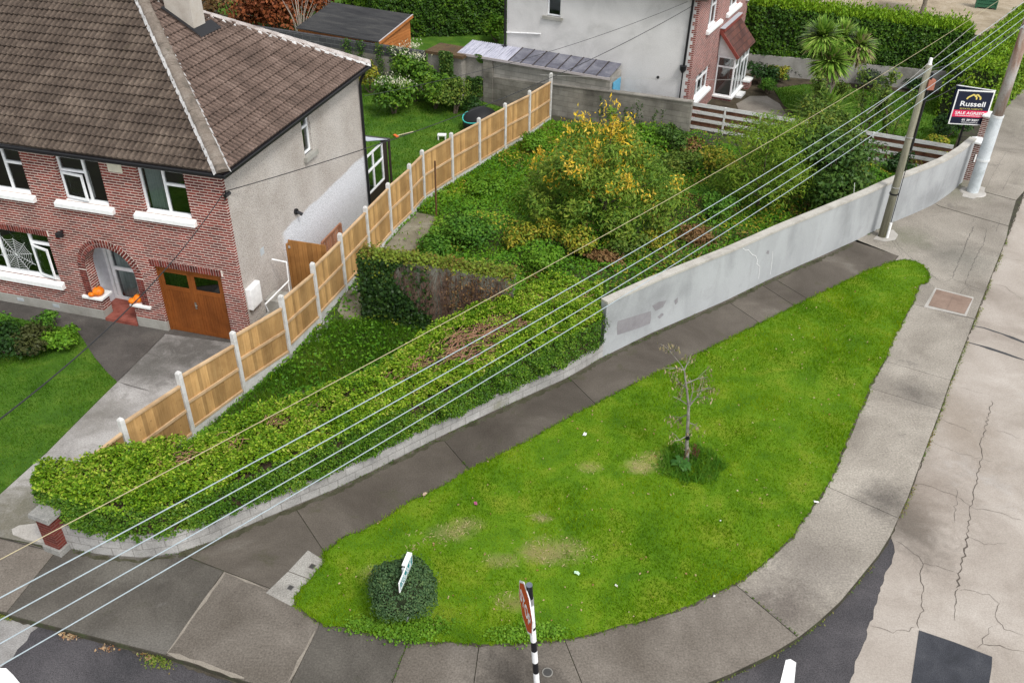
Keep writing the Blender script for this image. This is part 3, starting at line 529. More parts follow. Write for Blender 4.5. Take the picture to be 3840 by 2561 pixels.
# ---- hedge ----
def hedge(name, front, back, z0, z1, mat, label, size, dens, parent_hull, lump=.06, mtop=None, top_extra=1.0, group=None, cat='hedge', n=80, zf=None, skipf=None):
    A = resamp(front, n); B = resamp(back, n); z0 = np.broadcast_to(z0, (n,)).astype(float); z1 = np.broadcast_to(z1, (n,)).astype(float)
    t = thing(name, label, cat, group=group)
    inn = .1; C = (A+B)/2; a = A+(C-A)*np.minimum(.45, inn/np.maximum(.01, np.hypot(*(C-A).T)))[:, None]; b = B+(C-B)*np.minimum(.45, inn/np.maximum(.01, np.hypot(*(C-B).T)))[:, None]
    mb = MB()
    for i in range(n-1):
        j = i+1; h0, h1 = z1[i]-inn, z1[j]-inn
        mb.face([(*a[i], z0[i]), (*a[j], z0[j]), (*a[j], h1), (*a[i], h0)]); mb.face([(*b[j], z0[j]), (*b[i], z0[i]), (*b[i], h0), (*b[j], h1)]); mb.face([(*a[i], h0), (*a[j], h1), (*b[j], h1), (*b[i], h0)])
    for i in (0, n-1): mb.face([(*a[i], z0[i]), (*a[i], z1[i]-inn), (*b[i], z1[i]-inn), (*b[i], z0[i])])
    mb.build('branches', parent_hull, t)
    P = []; D = []
    segA = np.hypot(*np.diff(A, axis=0).T); segB = np.hypot(*np.diff(B, axis=0).T)
    def samp(seg, hgt):
        ar = seg*hgt; k = int(ar.sum()*dens); i = RNG.choice(len(seg), k, p=ar/ar.sum()); return i, RNG.random(k)
    i, f = samp(segA, (z1-z0)[:-1]); v = RNG.random(len(i)); p = A[i]+(A[i+1]-A[i])*f[:, None]; z = z0[i]+(z1[i]-z0[i])*v; nn = (A-C); nn = nn/np.maximum(1e-6, np.hypot(*nn.T))[:, None]; nn = nn[i]
    P.append(np.c_[p, z]); D.append(np.c_[nn, np.full(len(i), .3)])
    i, f = samp(segB, (z1-z0)[:-1]); v = RNG.random(len(i)); p = B[i]+(B[i+1]-B[i])*f[:, None]; z = z0[i]+(z1[i]-z0[i])*v; nb = (B-C); nb = nb/np.maximum(1e-6, np.hypot(*nb.T))[:, None]; nb = nb[i]
    P.append(np.c_[p, z]); D.append(np.c_[nb, np.full(len(i), .3)])
    w = np.hypot(*(A-B).T)[:-1]; i, f = samp((segA+segB)/2, w*top_extra); s = RNG.random(len(i)); p = (A[i]+(A[i+1]-A[i])*f[:, None])*(1-s[:, None])+(B[i]+(B[i+1]-B[i])*f[:, None])*s[:, None]; P.append(np.c_[p, z1[i]]); D.append(np.c_[np.zeros((len(i), 2)), np.ones(len(i))])
    for e in (0, n-1):
        w = np.hypot(*(A[e]-B[e])); k = int(w*(z1[e]-z0[e])*dens); s = RNG.random((k, 1)); d = C[e]-C[1 if e == 0 else n-2]; d = d/np.hypot(*d); P.append(np.c_[A[e]*(1-s)+B[e]*s, z0[e]+(z1[e]-z0[e])*RNG.random(k)]); D.append(np.c_[np.tile(d, (k, 1)), np.full(k, .3)])
    P = np.concatenate(P); D = nrm(np.concatenate(D))
    off = lump*2.2*(vnoise(P[:, 0]*2.1+P[:, 2]*1.3, P[:, 1]*2.1+P[:, 2]*.7, 5)-.5)+lump*2*(vnoise(P[:, 0]*6, P[:, 1]*6+P[:, 2]*6, 6)-.5)+RNG.normal(0, lump*.55, len(P))
    P = P+D*off[:, None]
    if skipf is not None:
        k = ~skipf(P[:, 0], P[:, 1], P[:, 2]); P, D = P[k], D[k]
    if mtop:
        k = (D[:, 2] > .9) | (RNG.random(len(P)) < np.clip((P[:, 2]-z1.mean()+.06)/.15, 0, .7)); leaves('lit_top_shoots', P[k]+np.array([0, 0, .02]), size*1.35, mtop, t, N=D[k]+np.array([0, 0, .3]), D=(0, 0, .5), asp=.55); P, D = P[~k], D[~k]
    leaves('foliage', P, size, mat, t, N=D+np.array([0, 0, .45]), asp=.6)
    return t
m_hedge = leafm('hedge_leaf', [(0, (.02, .06, .006)), (.35, (.05, .13, .009)), (.7, (.1, .2, .014)), (.9, (.2, .29, .03)), (1, (.3, .36, .05))], .4, .22, .8, .4)  # hedge front leaves: darker, overcast shade put into the colour
m_hedget = leafm('lit_hedge_top_leaf', [(0, (.03, .09, .006)), (.3, (.105, .225, .01)), (.6, (.2, .335, .016)), (.78, (.37, .46, .05)), (.92, (.34, .31, .08)), (1, (.26, .14, .06))], .42, .28, 1.3, .4)  # new growth on top, lightened further by overhead light put into the colour
m_twig = mottle('hedge_twigs', [(.025, .018, .011), (.05, .035, .02), (.08, .05, .03)], 8, 5, .95, .5, 60, .8)
HZ = 1.5
hf = [gv(*p, HZ) for p in [(66, 1098), (92, 1122), (142, 1134), (251, 1131)]]
PLf = PL+normals(PL)*.05
hfront = [(p.x, p.y) for p in hf[:2]] + [tuple(q) for q in PLf[5:-1]]
hback = [(p.x, p.y) for p in [gv(*q, HZ) for q in [(72, 1085), (92, 1055), (125, 1042), (168, 1054), (306, 1026), (452, 993), (602, 924), (729, 895), (796, 877), (924, 815), (950, 770), (1000, 731), (1161, 680), (1252, 636), (1385, 635)]]]
tw_c = [gv(1090, 770, HZ), gv(1150, 745, HZ), gv(1040, 800, HZ)]; tw_s = [gv(*q_, HZ) for q_ in ((905, 860), (850, 900), (735, 935), (640, 965), (545, 1010), (430, 1045), (220, 1085), (1260, 690), (1320, 660), (960, 830))]
hx_ = gv(1365, 780, .9)
def twigpatch(x, y, z):
    k = np.zeros(len(x), bool)
    for c in tw_c: k |= (((x-c.x)/.7)**2+((y-c.y)/.55)**2 < 1)
    for c in tw_s: k |= (((x-c.x)/.3)**2+((y-c.y)/.2)**2 < 1) & (RNG.random(len(x)) < .75)
    k = k & (z > HZ-.25) & (RNG.random(len(x)) < .86)
    g_ = vnoise(x*2.6+z*2.1, y*2.6-z*1.7, 61)*.65+vnoise(x*7+z*5, y*7, 62)*.35; return k | ((g_ > .7) & (RNG.random(len(x)) < .8)) | ((z < HZ-.2) & ((x-hx_.x)**2+(y-hx_.y)**2 < .5) & (RNG.random(len(x)) < .6))
zb = np.interp(np.linspace(0, 1, 80), [0, .04, .08, 1], [.95, .8, .56, .42])
zt = HZ-.07+.07*np.sin(np.linspace(0, 17, 80))+np.interp(np.linspace(0, 1, 80), [0, .1, .8, 1], [0, 0, 0, -.02])
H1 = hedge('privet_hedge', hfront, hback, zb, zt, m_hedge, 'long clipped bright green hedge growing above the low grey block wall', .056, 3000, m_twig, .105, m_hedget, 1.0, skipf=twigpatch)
mb = MB()
for k in range(420):
    big_ = k < 230; c = random.choice(tw_c if big_ else tw_s); x = c.x+random.gauss(0, .42 if big_ else .2)-(0 if big_ else .15); y = c.y+random.gauss(0, .33 if big_ else .14)-(0 if big_ else .1); a = random.uniform(-.5, 1.4); L = random.uniform(.3, .8)*(1 if big_ else .55)
    mb.tube([(x, y, HZ-.08+random.uniform(-.04, .08)), (x+L*.5*math.cos(a), y+L*.5*math.sin(a), HZ-.02+random.uniform(-.05, .08)), (x+L*math.cos(a+.3), y+L*math.sin(a+.3), HZ-.06+random.uniform(-.04, .06))], .007, 4, cap=False)
bt_ = mb.build('bare_twigs', mottle('dead_twigs', [(.16, .07, .045), (.3, .16, .1), (.4, .24, .16)], 10, 4, .9, .3, 50, 0), H1); bt_['kind'] = 'stuff'

# ================= timber fence =================
PT = [(150, 1075), (275, 960), (408, 853), (533, 761), (643.7, 677.6), (716.4, 602.9), (779.2, 535.4), (838, 474), (890, 420), (939, 376), (968.5, 344.6), (1035.6, 305), (1099.4, 270.6), (1159.6, 237), (1215.8, 208), (1265.4, 167.8)]
FH = [1.96]*16; FH[15] = 2.1; FH[0] = 1.5
fp = [gv(*p, h) for p, h in zip(PT, FH)]; fp = [Vector((p.x, p.y, 0)) for p in fp]
fence = thing('timber_fence', 'new pale timber fence of vertical boards between concrete posts', 'fence')
m_fpost = mottle('fence_post_concrete', [(.42, .41, .39), (.55, .54, .52), (.62, .61, .6)], 4, 5, .9, .12, 50, .2)
m_board = woodm('fence_boards', [(.25, .13, .045), (.42, .25, .098), (.54, .36, .165)], (16, 16, .9), .75, .3)
m_rail = woodm('fence_rails', [(.4, .25, .13), (.52, .36, .21), (.6, .45, .29)], (2, 2, 2), .75, .1, False)
DT = {0: (.17, .38), 1: (.17, .38), 2: (.17, .38), 3: (.16, .38), 4: (.17, .34), 5: (.18, .26)}
GB = {0: (.35, .2), 1: (.3, .18), 2: (.3, .2), 3: (.42, .22), 4: (.36, .22), 5: (.3, .22)}
for i, p in enumerate(fp):
    d = (fp[min(i+1, 15)]-fp[max(i-1, 0)]).normalized(); n = Vector((-d.y, d.x, 0)); mb = MB(); h = FH[i]; w = .055
    P_ = lambda a, b, z: p+d*a+n*b+UP*z
    mb.hexa([P_(-w, -w, -.05), P_(w, -w, -.05), P_(w, w, -.05), P_(-w, w, -.05), P_(-w, -w, h-.04), P_(w, -w, h-.04), P_(w, w, h-.04), P_(-w, w, h-.04)])
    mb.hexa([P_(-w, -w, h-.04), P_(w, -w, h-.04), P_(w, w, h-.04), P_(-w, w, h-.04), P_(-w*.6, -w*.6, h), P_(w*.6, -w*.6, h), P_(w*.6, w*.6, h), P_(-w*.6, w*.6, h)])
    mb.build('concrete_post', m_fpost, fence)
for i in range(15):
    a, b = fp[i], fp[i+1]; L = (b-a).length; d = (b-a).normalized(); n = Vector((d.y, -d.x, 0))    # n: plot side
    dl_, dr_ = DT.get(i, (.17, .2)); tl, tr = FH[i]-dl_, min(FH[i+1], 1.96)-dr_; gl_l, gl_r = GB.get(i, (.22, .2))
    if i == 14: tr = 1.72
    Z = lambda s, lo, hi: lo+(hi-lo)*s/L
    mb = MB(); s = .06; k = max(6, int((L-.12)/.105)); bw = (L-.12)/k
    for j in range(k):
        s0 = .06+j*bw; s1 = s0+bw+.012; e = random.uniform(0, .004)
        q = lambda s_, dd, z: a+d*s_+n*dd+UP*z
        z0a, z0b, z1a, z1b = Z(s0, gl_l, gl_r), Z(min(s1, L-.06), gl_l, gl_r), Z(s0, tl, tr), Z(min(s1, L-.06), tl, tr); s1 = min(s1, L-.06)
        mb.hexa([q(s0, e, z0a), q(s1, .007+e, z0b), q(s1, -.012+e, z0b), q(s0, -.012+e, z0a), q(s0, e, z1a), q(s1, .007+e, z1b), q(s1, -.012+e, z1b), q(s0, -.012+e, z1a)])
    pn = mb.build('board_panel', m_board, fence)
    for nm, fr_, hh, dd in (('capping_rail', 1.0, .05, .035), ('middle_rail', .5, .075, .035), ('bottom_rail', .02, .06, .03)):
        za = gl_l+(tl-gl_l)*fr_; zb_ = gl_r+(tr-gl_r)*fr_; mb = MB(); pa, pb_ = a+d*.058+n*(.02 if fr_ < 1 else .005), b-d*.058+n*(.02 if fr_ < 1 else .005); ww = .04 if fr_ < 1 else .075
        mb.hexa([pa+n*ww/2+UP*(za-hh/2), pb_+n*ww/2+UP*(zb_-hh/2), pb_-n*ww/2+UP*(zb_-hh/2), pa-n*ww/2+UP*(za-hh/2), pa+n*ww/2+UP*(za+hh/2), pb_+n*ww/2+UP*(zb_+hh/2), pb_-n*ww/2+UP*(zb_+hh/2), pa-n*ww/2+UP*(za+hh/2)]); mb.build(nm, m_rail, pn)
    mb = MB(); q = lambda s_, dd, z: a+d*s_+n*dd+UP*z
    mb.hexa([q(.05, .02, -.03), q(L-.05, .02, -.03), q(L-.05, -.02, -.03), q(.05, -.02, -.03), q(.05, .02, gl_l-.01), q(L-.05, .02, gl_r-.01), q(L-.05, -.02, gl_r-.01), q(.05, -.02, gl_l-.01)]); mb.build('gravel_board', m_fpost, fence)
# ================= first house (brick front, dashed side wall, hipped tiled roof) =================
m_brick = brickm('house_brick', (.25, .042, .028), (.095, .02, .018), (.64, .53, .47), .225, .075, .0118, .35, .3)
m_bunit = mottle('brick_units', [(.06, .014, .012), (.13, .026, .02), (.18, .038, .026)], 5, 5, .85, .25, 45, .3, island=.45)
m_mort = flat('mortar', (.66, .58, .52), .9)
m_plinth = mottle('plinth_render', [(.24, .23, .2), (.31, .3, .27), (.36, .35, .32)], 1.5, 6, .9, .15, 40, .3)
def dashm():
    m, t, p, o = _nm('pebbledash'); tc = nd(t, 'TexCoord'); s = nd(t, 'SeparateXYZ'); lk(t, tc.outputs['Object'], s.inputs[0])
    col = ramp(t, noi(t, tc.outputs['Object'], .7, 8), [(.3, (.36, .32, .285)), (.55, (.46, .42, .385)), (.75, (.52, .49, .46))])
    n = noi(t, tc.outputs['Object'], .9, 4); n2 = math_(t, 'MULTIPLY', math_(t, 'SUBTRACT', n, .5), .25)
    zz = math_(t, 'ADD', s.outputs[2], n2); yy = math_(t, 'ADD', s.outputs[1], math_(t, 'MULTIPLY', n2, 2.0))
    lo = nd(t, 'MapRange', i_From_Min=2.22, i_From_Max=2.3, i_To_Min=1.0, i_To_Max=0.0); lk(t, zz, lo.inputs[0]); hi = nd(t, 'MapRange', i_From_Min=2.35, i_From_Max=2.6); lk(t, yy, hi.inputs[0])
    col = mixc(t, math_(t, 'MULTIPLY', lo.outputs[0], hi.outputs[0]), col, (.62, .63, .66))
    g = ramp(t, noi(t, tc.outputs['Object'], 34, 3, .75), [(.34, (.42,)*3), (.5, (1,)*3), (.68, (1.3,)*3)]); col = mixc(t, 1.0, col, g, 'MULTIPLY')
    lk(t, col, p.inputs['Base Color']); p.inputs['Roughness'].default_value = .95; bp = nd(t, 'Bump', i_Strength=.7, i_Distance=.02); lk(t, noi(t, tc.outputs['Object'], 40, 3), bp.inputs['Height']); lk(t, bp.outputs[0], p.inputs['Normal']); return m
m_dash = dashm()
m_tile = mottle('roof_tiles', [(.054, .04, .031), (.084, .063, .049), (.13, .1, .078)], 1.6, 9, .92, .45, 22, .4, 60, layers=((5, .66, (.22, .2, .18), .5), (3.2, .7, (.035, .035, .028), .7), (1.1, .63, (.1, .085, .05), .6)), rib_shade=(0, .165, .3))
m_tile2 = mottle('roof_tiles_side', [(.08, .056, .045), (.125, .087, .07), (.18, .13, .107)], 1.6, 9, .92, .45, 22, .4, 60, layers=((6, .68, (.5, .47, .45), .7), (2.5, .68, (.1, .09, .07), .5)), rib_shade=(1, .165, .42))
m_capt = mottle('hip_tiles', [(.1, .085, .07), (.17, .14, .115), (.23, .2, .17)], 2.5, 7, .92, .3, 30, .5, layers=((4, .6, (.05, .05, .035), .7), (6, .68, (.4, .38, .35), .5)))
m_hipm = mottle('hip_mortar', [(.3, .29, .28), (.46, .45, .44), (.58, .57, .56)], 5, 6, .9, .25, 40, .5)
m_capw = mottle('pale_hip_tiles', [(.22, .18, .16), (.38, .34, .32), (.5, .47, .45)], 3, 7, .92, .35, 30, .5)
HO = gv(578, 794); HY = R(-14.97)
h1 = thing('brick_house', 'red brick semi-detached house with hipped brown tiled roof and brown garage doors', 'house', HO, HY)
EX, EY = Vector((1, 0, 0)), Vector((0, 1, 0))
def wallplane(mb, o, e, n, s0, s1, z0, z1, holes, depth=.12, mi=0, ri=0):
    xs = sorted({s0, s1, *[h[0] for h in holes], *[h[1] for h in holes]}); zs = sorted({z0, z1, *[h[2] for h in holes], *[h[3] for h in holes]})
    o, e, n = Vector(o), Vector(e), Vector(n); fl = e.cross(UP).dot(n) > 0
    def q(pts, m_, flip=False):
        pts = [o+e*a+n*d+UP*z for a, d, z in pts]; mb.face(pts if fl != flip else pts[::-1], m_)
    for a, b in zip(xs, xs[1:]):
        if b <= s0 or a >= s1: continue
        for c, d in zip(zs, zs[1:]):
            if d <= z0 or c >= z1: continue
            if any(h[0] <= a and b <= h[1] and h[2] <= c and d <= h[3] for h in holes): continue
            q([(a, 0, c), (b, 0, c), (b, 0, d), (a, 0, d)], mi)
    for h in holes:
        a, b, c, d = h[:4]; k = h[4] if len(h) > 4 else depth
        q([(a, 0, c), (a, 0, d), (a, -k, d), (a, -k, c)], ri); q([(b, 0, d), (b, 0, c), (b, -k, c), (b, -k, d)], ri)
        q([(a, 0, d), (b, 0, d), (b, -k, d), (a, -k, d)], ri)
def pane(o, e, n, s0, s1, d, z0, z1, par):
    o, e, n = Vector(o), Vector(e), Vector(n); q = [o+e*a+n*d+UP*z for a, z in ((s0, z0), (s1, z0), (s1, z1), (s0, z1))]; mb = MB()
    mb.face(q if (q[1]-q[0]).cross(q[2]-q[1]).dot(n) > 0 else q[::-1]); return mb.build('pane', m_glass, par)
def window(parent, o, e, n, s0, s1, z0, z1, mull=(), trans=(), sill=None, curtain=None, set_=.1, name='window', fw=.055, matf=None, opened=None):
    """trans: (s_from, s_to, z); opened: (s_from, s_to, z_from, z_to, angle)"""
    matf = matf or m_upvc; mb = MB(); d0, d1 = -set_-.05, -set_+.01
    mb.ob(o, e, n, s0, s0+fw, d0, d1, z0, z1); mb.ob(o, e, n, s1-fw, s1, d0, d1, z0, z1)
    mb.ob(o, e, n, s0+fw, s1-fw, d0, d1, z0, z0+fw); mb.ob(o, e, n, s0+fw, s1-fw, d0, d1, z1-fw, z1)
    for s in mull: mb.ob(o, e, n, s-fw*.6, s+fw*.6, d0+.002, d1-.002, z0+fw, z1-fw)
    for a, b, z in trans: mb.ob(o, e, n, a, b, d0+.004, d1+.006, z-fw*.6, z+fw*.6)
    w = mb.build(name, matf, parent)
    pane(o, e, n, s0+.02, s1-.02, -set_-.026, z0+.02, z1-.02, w)
    if opened:
        a, b, c, d, ang = opened; hx = Vector(o)+Vector(e)*a+Vector(n)*(d1+.005); ee = (Vector(e)*math.cos(ang)+Vector(n)*math.sin(ang)); nn = ee.cross(UP) if ee.cross(UP).dot(Vector(n)) > 0 else UP.cross(ee); L = b-a; mb = MB()
        mb.ob(hx, ee, nn, 0, .06, 0, .04, c, d); mb.ob(hx, ee, nn, L-.06, L, 0, .04, c, d); mb.ob(hx, ee, nn, .06, L-.06, 0, .04, c, c+.06); mb.ob(hx, ee, nn, .06, L-.06, 0, .04, d-.06, d); mb.build('open_sash', matf, w)
        pane(hx, ee, nn, .05, L-.05, .02, c+.05, d-.05, w)
    if sill:
        a, b, c, d = sill; mb = MB(); P = lambda s, dd, z: Vector(o)+Vector(e)*s+Vector(n)*dd+UP*z
        mb.hexa([P(a, .13, c), P(b, .13, c), P(b, -set_, c), P(a, -set_, c), P(a, .13, c+(d-c)*.55), P(b, .13, c+(d-c)*.55), P(b, -set_, d), P(a, -set_, d)]); mb.build('sill', m_white, w, bevel=.008)
    if curtain:
        for (a, b) in curtain:
            mb = MB(); k = 40; P = lambda s, dd, z: Vector(o)+Vector(e)*s+Vector(n)*dd+UP*z
            for j in range(k):
                s_, s2 = a+(b-a)*j/k, a+(b-a)*(j+1)/k; da, db = -set_-.13+.03*math.sin(j*.95), -set_-.13+.03*math.sin((j+1)*.95); mb.face([P(s_, da, z0+.03), P(s2, db, z0+.03), P(s2, db, z1-.03), P(s_, da, z1-.03)])
            mb.build('curtain', flat('net_curtain', (.8, .85, .83), .9), w)
    return w
XC, RI, RO, ZS = -3.97, .78, 1.0, 1.61
F0 = Vector((0, 0, 0)); NF = -EY
mb = MB()
W3 = (-2.38, -1.05, 3.68, 4.9); W2 = (-4.76, -3.44, 3.68, 4.9); W1 = (-7.75, -5.8, 3.68, 4.9); WB = (-8.7, -5.73, 1.08, 2.46)
GA = (-2.55, -.55, 0, 2.08, .1); AR = (XC-RI, XC+RI, 0, ZS+RI, .02)
wallplane(mb, F0, EX, NF, -11.5, 0, -.05, 5.1, [W3, W2, W1, WB, GA, AR])
# arch soffit, spandrels, jambs
N_ = 28; arc = [(XC+RI*math.cos(math.pi*k/N_), ZS+RI*math.sin(math.pi*k/N_)) for k in range(N_+1)]
for (x0, z0), (x1, z1) in zip(arc, arc[1:]):
    mb.face([(x1, 0, z1), (x0, 0, z0), (x0, 0, ZS+RI), (x1, 0, ZS+RI)]); mb.face([(x0, 0, z0), (x1, 0, z1), (x1, .34, z1), (x0, .34, z0)])
mb.face([(XC-RI, 0, 0), (XC-RI, 0, ZS), (XC-RI, .34, ZS), (XC-RI, .34, 0)]); mb.face([(XC+RI, 0, ZS), (XC+RI, 0, 0), (XC+RI, .34, 0), (XC+RI, .34, ZS)])
mb.box(XC-RI+.001, -4.55, .003, .33, -.03, .66); mb.box(-3.5, XC+RI-.001, .003, .33, -.03, .66)
mb.build('front_wall', m_brick, h1)
mb = MB(); wallplane(mb, Vector((0, 0, 0)), EY, EX, 0, .11, -.05, 5.1, []); mb.build('brick_return', m_brick, h1)
mb = MB(); wallplane(mb, Vector((-.004, 0, 0)), EY, EX, .11, 8.2, -.05, 5.1, [(4.2, 4.72, 3.78, 4.95)], .1); wallplane(mb, Vector((0, 8.2, 0)), EX, EY, -11.5, -.004, -.05, 5.1, []); wallplane(mb, Vector((-11.5, 0, 0)), EY, -EX, 0, 8.2, -.05, 5.1, [])
mb.face([(-11.5, .12, .02), (0, .12, .02), (0, 8.2, .02), (-11.5, 8.2, .02)]); mb.build('side_wall', m_dash, h1)
mb = MB(); mb.box(-11.5, -4.555, -.018, .01, -.05, .31); mb.box(-3.495, -2.6, -.018, .01, -.05, .31); mb.box(-4.57, -4.548, -.018, .32, -.05, .3); mb.box(-3.502, -3.48, -.018, .32, -.05, .3); mb.box(-2.6, -2.548, -.018, .09, -.05, .31); mb.build('plinth', m_plinth, h1)
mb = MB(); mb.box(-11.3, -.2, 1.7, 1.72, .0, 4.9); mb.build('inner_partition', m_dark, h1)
# voussoir rings of the arch, soldier courses
mb = MB(); mt = MB()
for r0, r1, off in ((RI, RI+.105, 0), (RI+.115, RO, .5)):
    nb = 30 if off == 0 else 34
    for k in range(nb):
        a0 = math.pi*(k+.12)/nb; a1 = math.pi*(k+.88)/nb; c = []
        for y in (-.022, .01):
            for r_, a_ in ((r0, a0), (r0, a1), (r1, a1), (r1, a0)): c.append((XC+r_*math.cos(a_), y, ZS+r_*math.sin(a_)))
        mb.hexa(c)
for k in range(40):
    a0, a1 = math.pi*k/40, math.pi*(k+1)/40; mt.face([(XC+r_*math.cos(a_), -.012, ZS+r_*math.sin(a_)) for r_, a_ in ((RI, a1), (RI, a0), (RO, a0), (RO, a1))]); mt.face([(XC+RO*math.cos(a_), y_, ZS+RO*math.sin(a_)) for a_, y_ in ((a0, -.012), (a0, 0), (a1, 0), (a1, -.012))])
for sx in (-1, 1):                       # legs of the ring down to the sills
    for r0, r1 in ((RI, RI+.105), (RI+.115, RO)):
        z = .76
        while z < ZS-.03: mb.box(*sorted((XC+sx*r0, XC+sx*r1)), -.022, .01, z, z+.063); z += .075
    mt.box(*sorted((XC+sx*RI, XC+sx*RO)), -.012, .002, .74, ZS)
ar = mb.build('brick_arch', m_bunit, h1); mt.build('arch_mortar', m_mort, ar)
for x0, x1, z0, z1 in ((-2.64, -.47, 2.08, 2.28), (-8.8, -5.65, 2.46, 2.64)):
    mb = MB(); mt = MB(); mt.box(x0, x1, -.006, .002, z0, z1); x = x0+.005
    while x < x1-.05: mb.box(x, x+.062, -.014, .0, z0+.004, z1-.004); x += .076
    so_ = mb.build('soldier_course', m_bunit, h1); mt.build('lintel_mortar', m_mort, so_)
window(h1, F0, EX, NF, *W3, mull=(-1.7,), trans=((-1.7, -1.08, 4.5),), sill=(-2.68, -.93, 3.49, 3.7), curtain=((-2.3, -1.86),))
window(h1, F0, EX, NF, *W2, mull=(-4.0,), trans=((-4.73, -4.0, 4.5),), sill=(-5.05, -3.3, 3.49, 3.7), opened=(-4.72, -4.03, 3.74, 4.46, .1))
window(h1, F0, EX, NF, *W1, mull=(-6.42,), trans=((-6.42, -5.83, 4.5),), sill=(-8.05, -5.68, 3.5, 3.7))
wb = window(h1, F0, EX, NF, *WB, mull=(-6.42, -7.5), trans=((-6.42, -5.76, 2.14),), sill=(-9, -5.63, .84, 1.1), opened=(-6.4, -5.77, 1.14, 2.08, .22), fw=.065)
# side window
sw = window(h1, Vector((-.004, 0, 0)), EY, EX, 4.2, 4.72, 3.78, 4.95, trans=((4.22, 4.7, 4.55),), sill=None, set_=.09)
mb = MB(); mb.box(-.06, .1, 4.1, 4.85, 3.64, 3.77); mb.build('sill', m_plinth, sw)
# porch recess: tiled floor, inner walls, glazed door
mb = MB(); mb.box(-4.9, -3.1, .34, 1.25, .0, .1); mb.box(-4.53, -3.52, -.06, .34, -.02, .1); mb.build('porch_floor', mottle('red_tile', [(.16, .04, .03), (.24, .07, .05), (.3, .1, .08)], 4, 5, .6, .2, 30, .1), h1)
mb = MB(); mb.box(-5.1, -4.9, .34, 1.25, 0, 2.6); mb.box(-3.1, -2.9, .34, 1.25, 0, 2.6); mb.box(-5.1, -2.9, .35, 1.25, 2.45, 2.6); mb.box(-4.9, XC-RI, .341, .36, 0, 2.45); mb.box(XC+RI, -3.1, .341, .36, 0, 2.45); mb.build('porch_lining', flat('porch_plaster', (.6, .62, .66), .8), h1)
pd = window(h1, Vector((0, .95, 0)), EX, NF, -4.9, -3.1, .1, 2.42, mull=(-4.72, -3.98), trans=((-4.7, -4.0, 1.15), (-3.96, -3.15, 1.15)), set_=0, name='porch_door', fw=.09, curtain=((-4.66, -4.06),))
mb = MB(); mb.box(-3.93, -3.9, .91, .94, 1.0, 1.14); mb.box(-3.93, -3.8, .89, .92, 1.1, 1.13); mb.build('handle', m_black, pd)
for x0, x1 in ((-5.11, -4.46), (-3.58, -2.94)): mb = MB(); mb.box(x0, x1, -.07, .4, .66, .735); mb.build('porch_sill', m_white, h1, bevel=.01)
# garage doors
m_gwood = woodm('garage_wood', [(.12, .032, .007), (.2, .06, .012), (.26, .085, .018)], (10, 10, .8), .5, .12, False)
gd = None; mb = MB(); mb.box(-2.55, -2.48, .07, .13, 0, 2.08); mb.box(-.62, -.55, .07, .13, 0, 2.08); mb.box(-2.48, -.62, .07, .13, 2.0, 2.08); mb.build('garage_frame', m_gwood, h1)
for x0, x1 in ((-2.475, -1.553), (-1.547, -.625)):
    mb = MB(); mb.box(x0, x0+.1, .085, .125, .02, 1.99); mb.box(x1-.1, x1, .085, .125, .02, 1.99); mb.box(x0+.1, x1-.1, .085, .125, 1.88, 1.99); mb.box(x0+.1, x1-.1, .085, .125, 1.34, 1.46); mb.box(x0+.1, x1-.1, .085, .125, .02, .12)
    k = 9; w = (x1-x0-.2)/k
    for j in range(k): mb.box(x0+.1+j*w+.003, x0+.1+(j+1)*w-.003, .094, .12, .12, 1.34)
    mb.box(x0+.1, x1-.1, .1, .122, .12, 1.34)
    gd = mb.build('garage_door', m_gwood, h1); pane(F0, EX, NF, x0+.1, x1-.1, -.104, 1.46, 1.88, gd)
mb = MB(); mb.box(-1.58, -1.53, .07, .085, .86, 1.06); mb.tube([(-1.555, .05, .98), (-1.49, .05, .98)], .012, 6); mb.tube([(-1.555, .085, .98), (-1.555, .05, .98)], .012, 6); mb.build('handle', flat('brass_grey', (.4, .38, .34), .3, .8), gd)
# strip light leaning behind the garage window
# small wall fittings
mb = MB(); mb.box(-3.19, -2.78, -.012, .0, 4.68, 4.9); mb.build('wall_vent', flat('cream_vent', (.68, .64, .52), .6), h1)
for x in (-7.35, -6.15): mb = MB(); mb.box(x-.11, x+.11, -.026, -.015, .13, .24); [mb.box(x-.1, x+.1, -.03, -.026, .145+j*.03, .16+j*.03) for j in range(3)]; mb.build('air_brick', flat('vent_grey', (.42, .45, .47), .6), h1)
mb = MB(); mb.tube([(-5.16, 0, 2.72), (-5.16, -.1, 2.72)], .03, 8); mb.lathe((-5.16, -.14, 2.6), [(.03, .16), (.1, .12), (.11, .02), (.05, 0)], 12); mb.build('wall_lamp', m_black, h1)
mb = MB(); mb.box(.0, .14, .15, .68, 1.07, 1.7); mb.box(.14, .15, .18, .65, 1.1, 1.67); mb.build('meter_box', m_white, h1, bevel=.01)
mb = MB(); mb.tube([(0, 3.25, 2.5), (.06, 3.25, 2.5)], .09, 10); mb.tube([(.05, 3.25, 2.5), (.2, 3.28, 2.42)], .05, 8); mb.build('flue', m_black, h1)
mb = MB(); mb.box(-.003, .006, 1.15, 1.34, 2.16, 2.36); [mb.box(.006, .01, 1.16, 1.33, 2.18+j*.045, 2.2+j*.045) for j in range(4)]; mb.build('side_vent', flat('vent_grey', (.42, .45, .47)), h1)
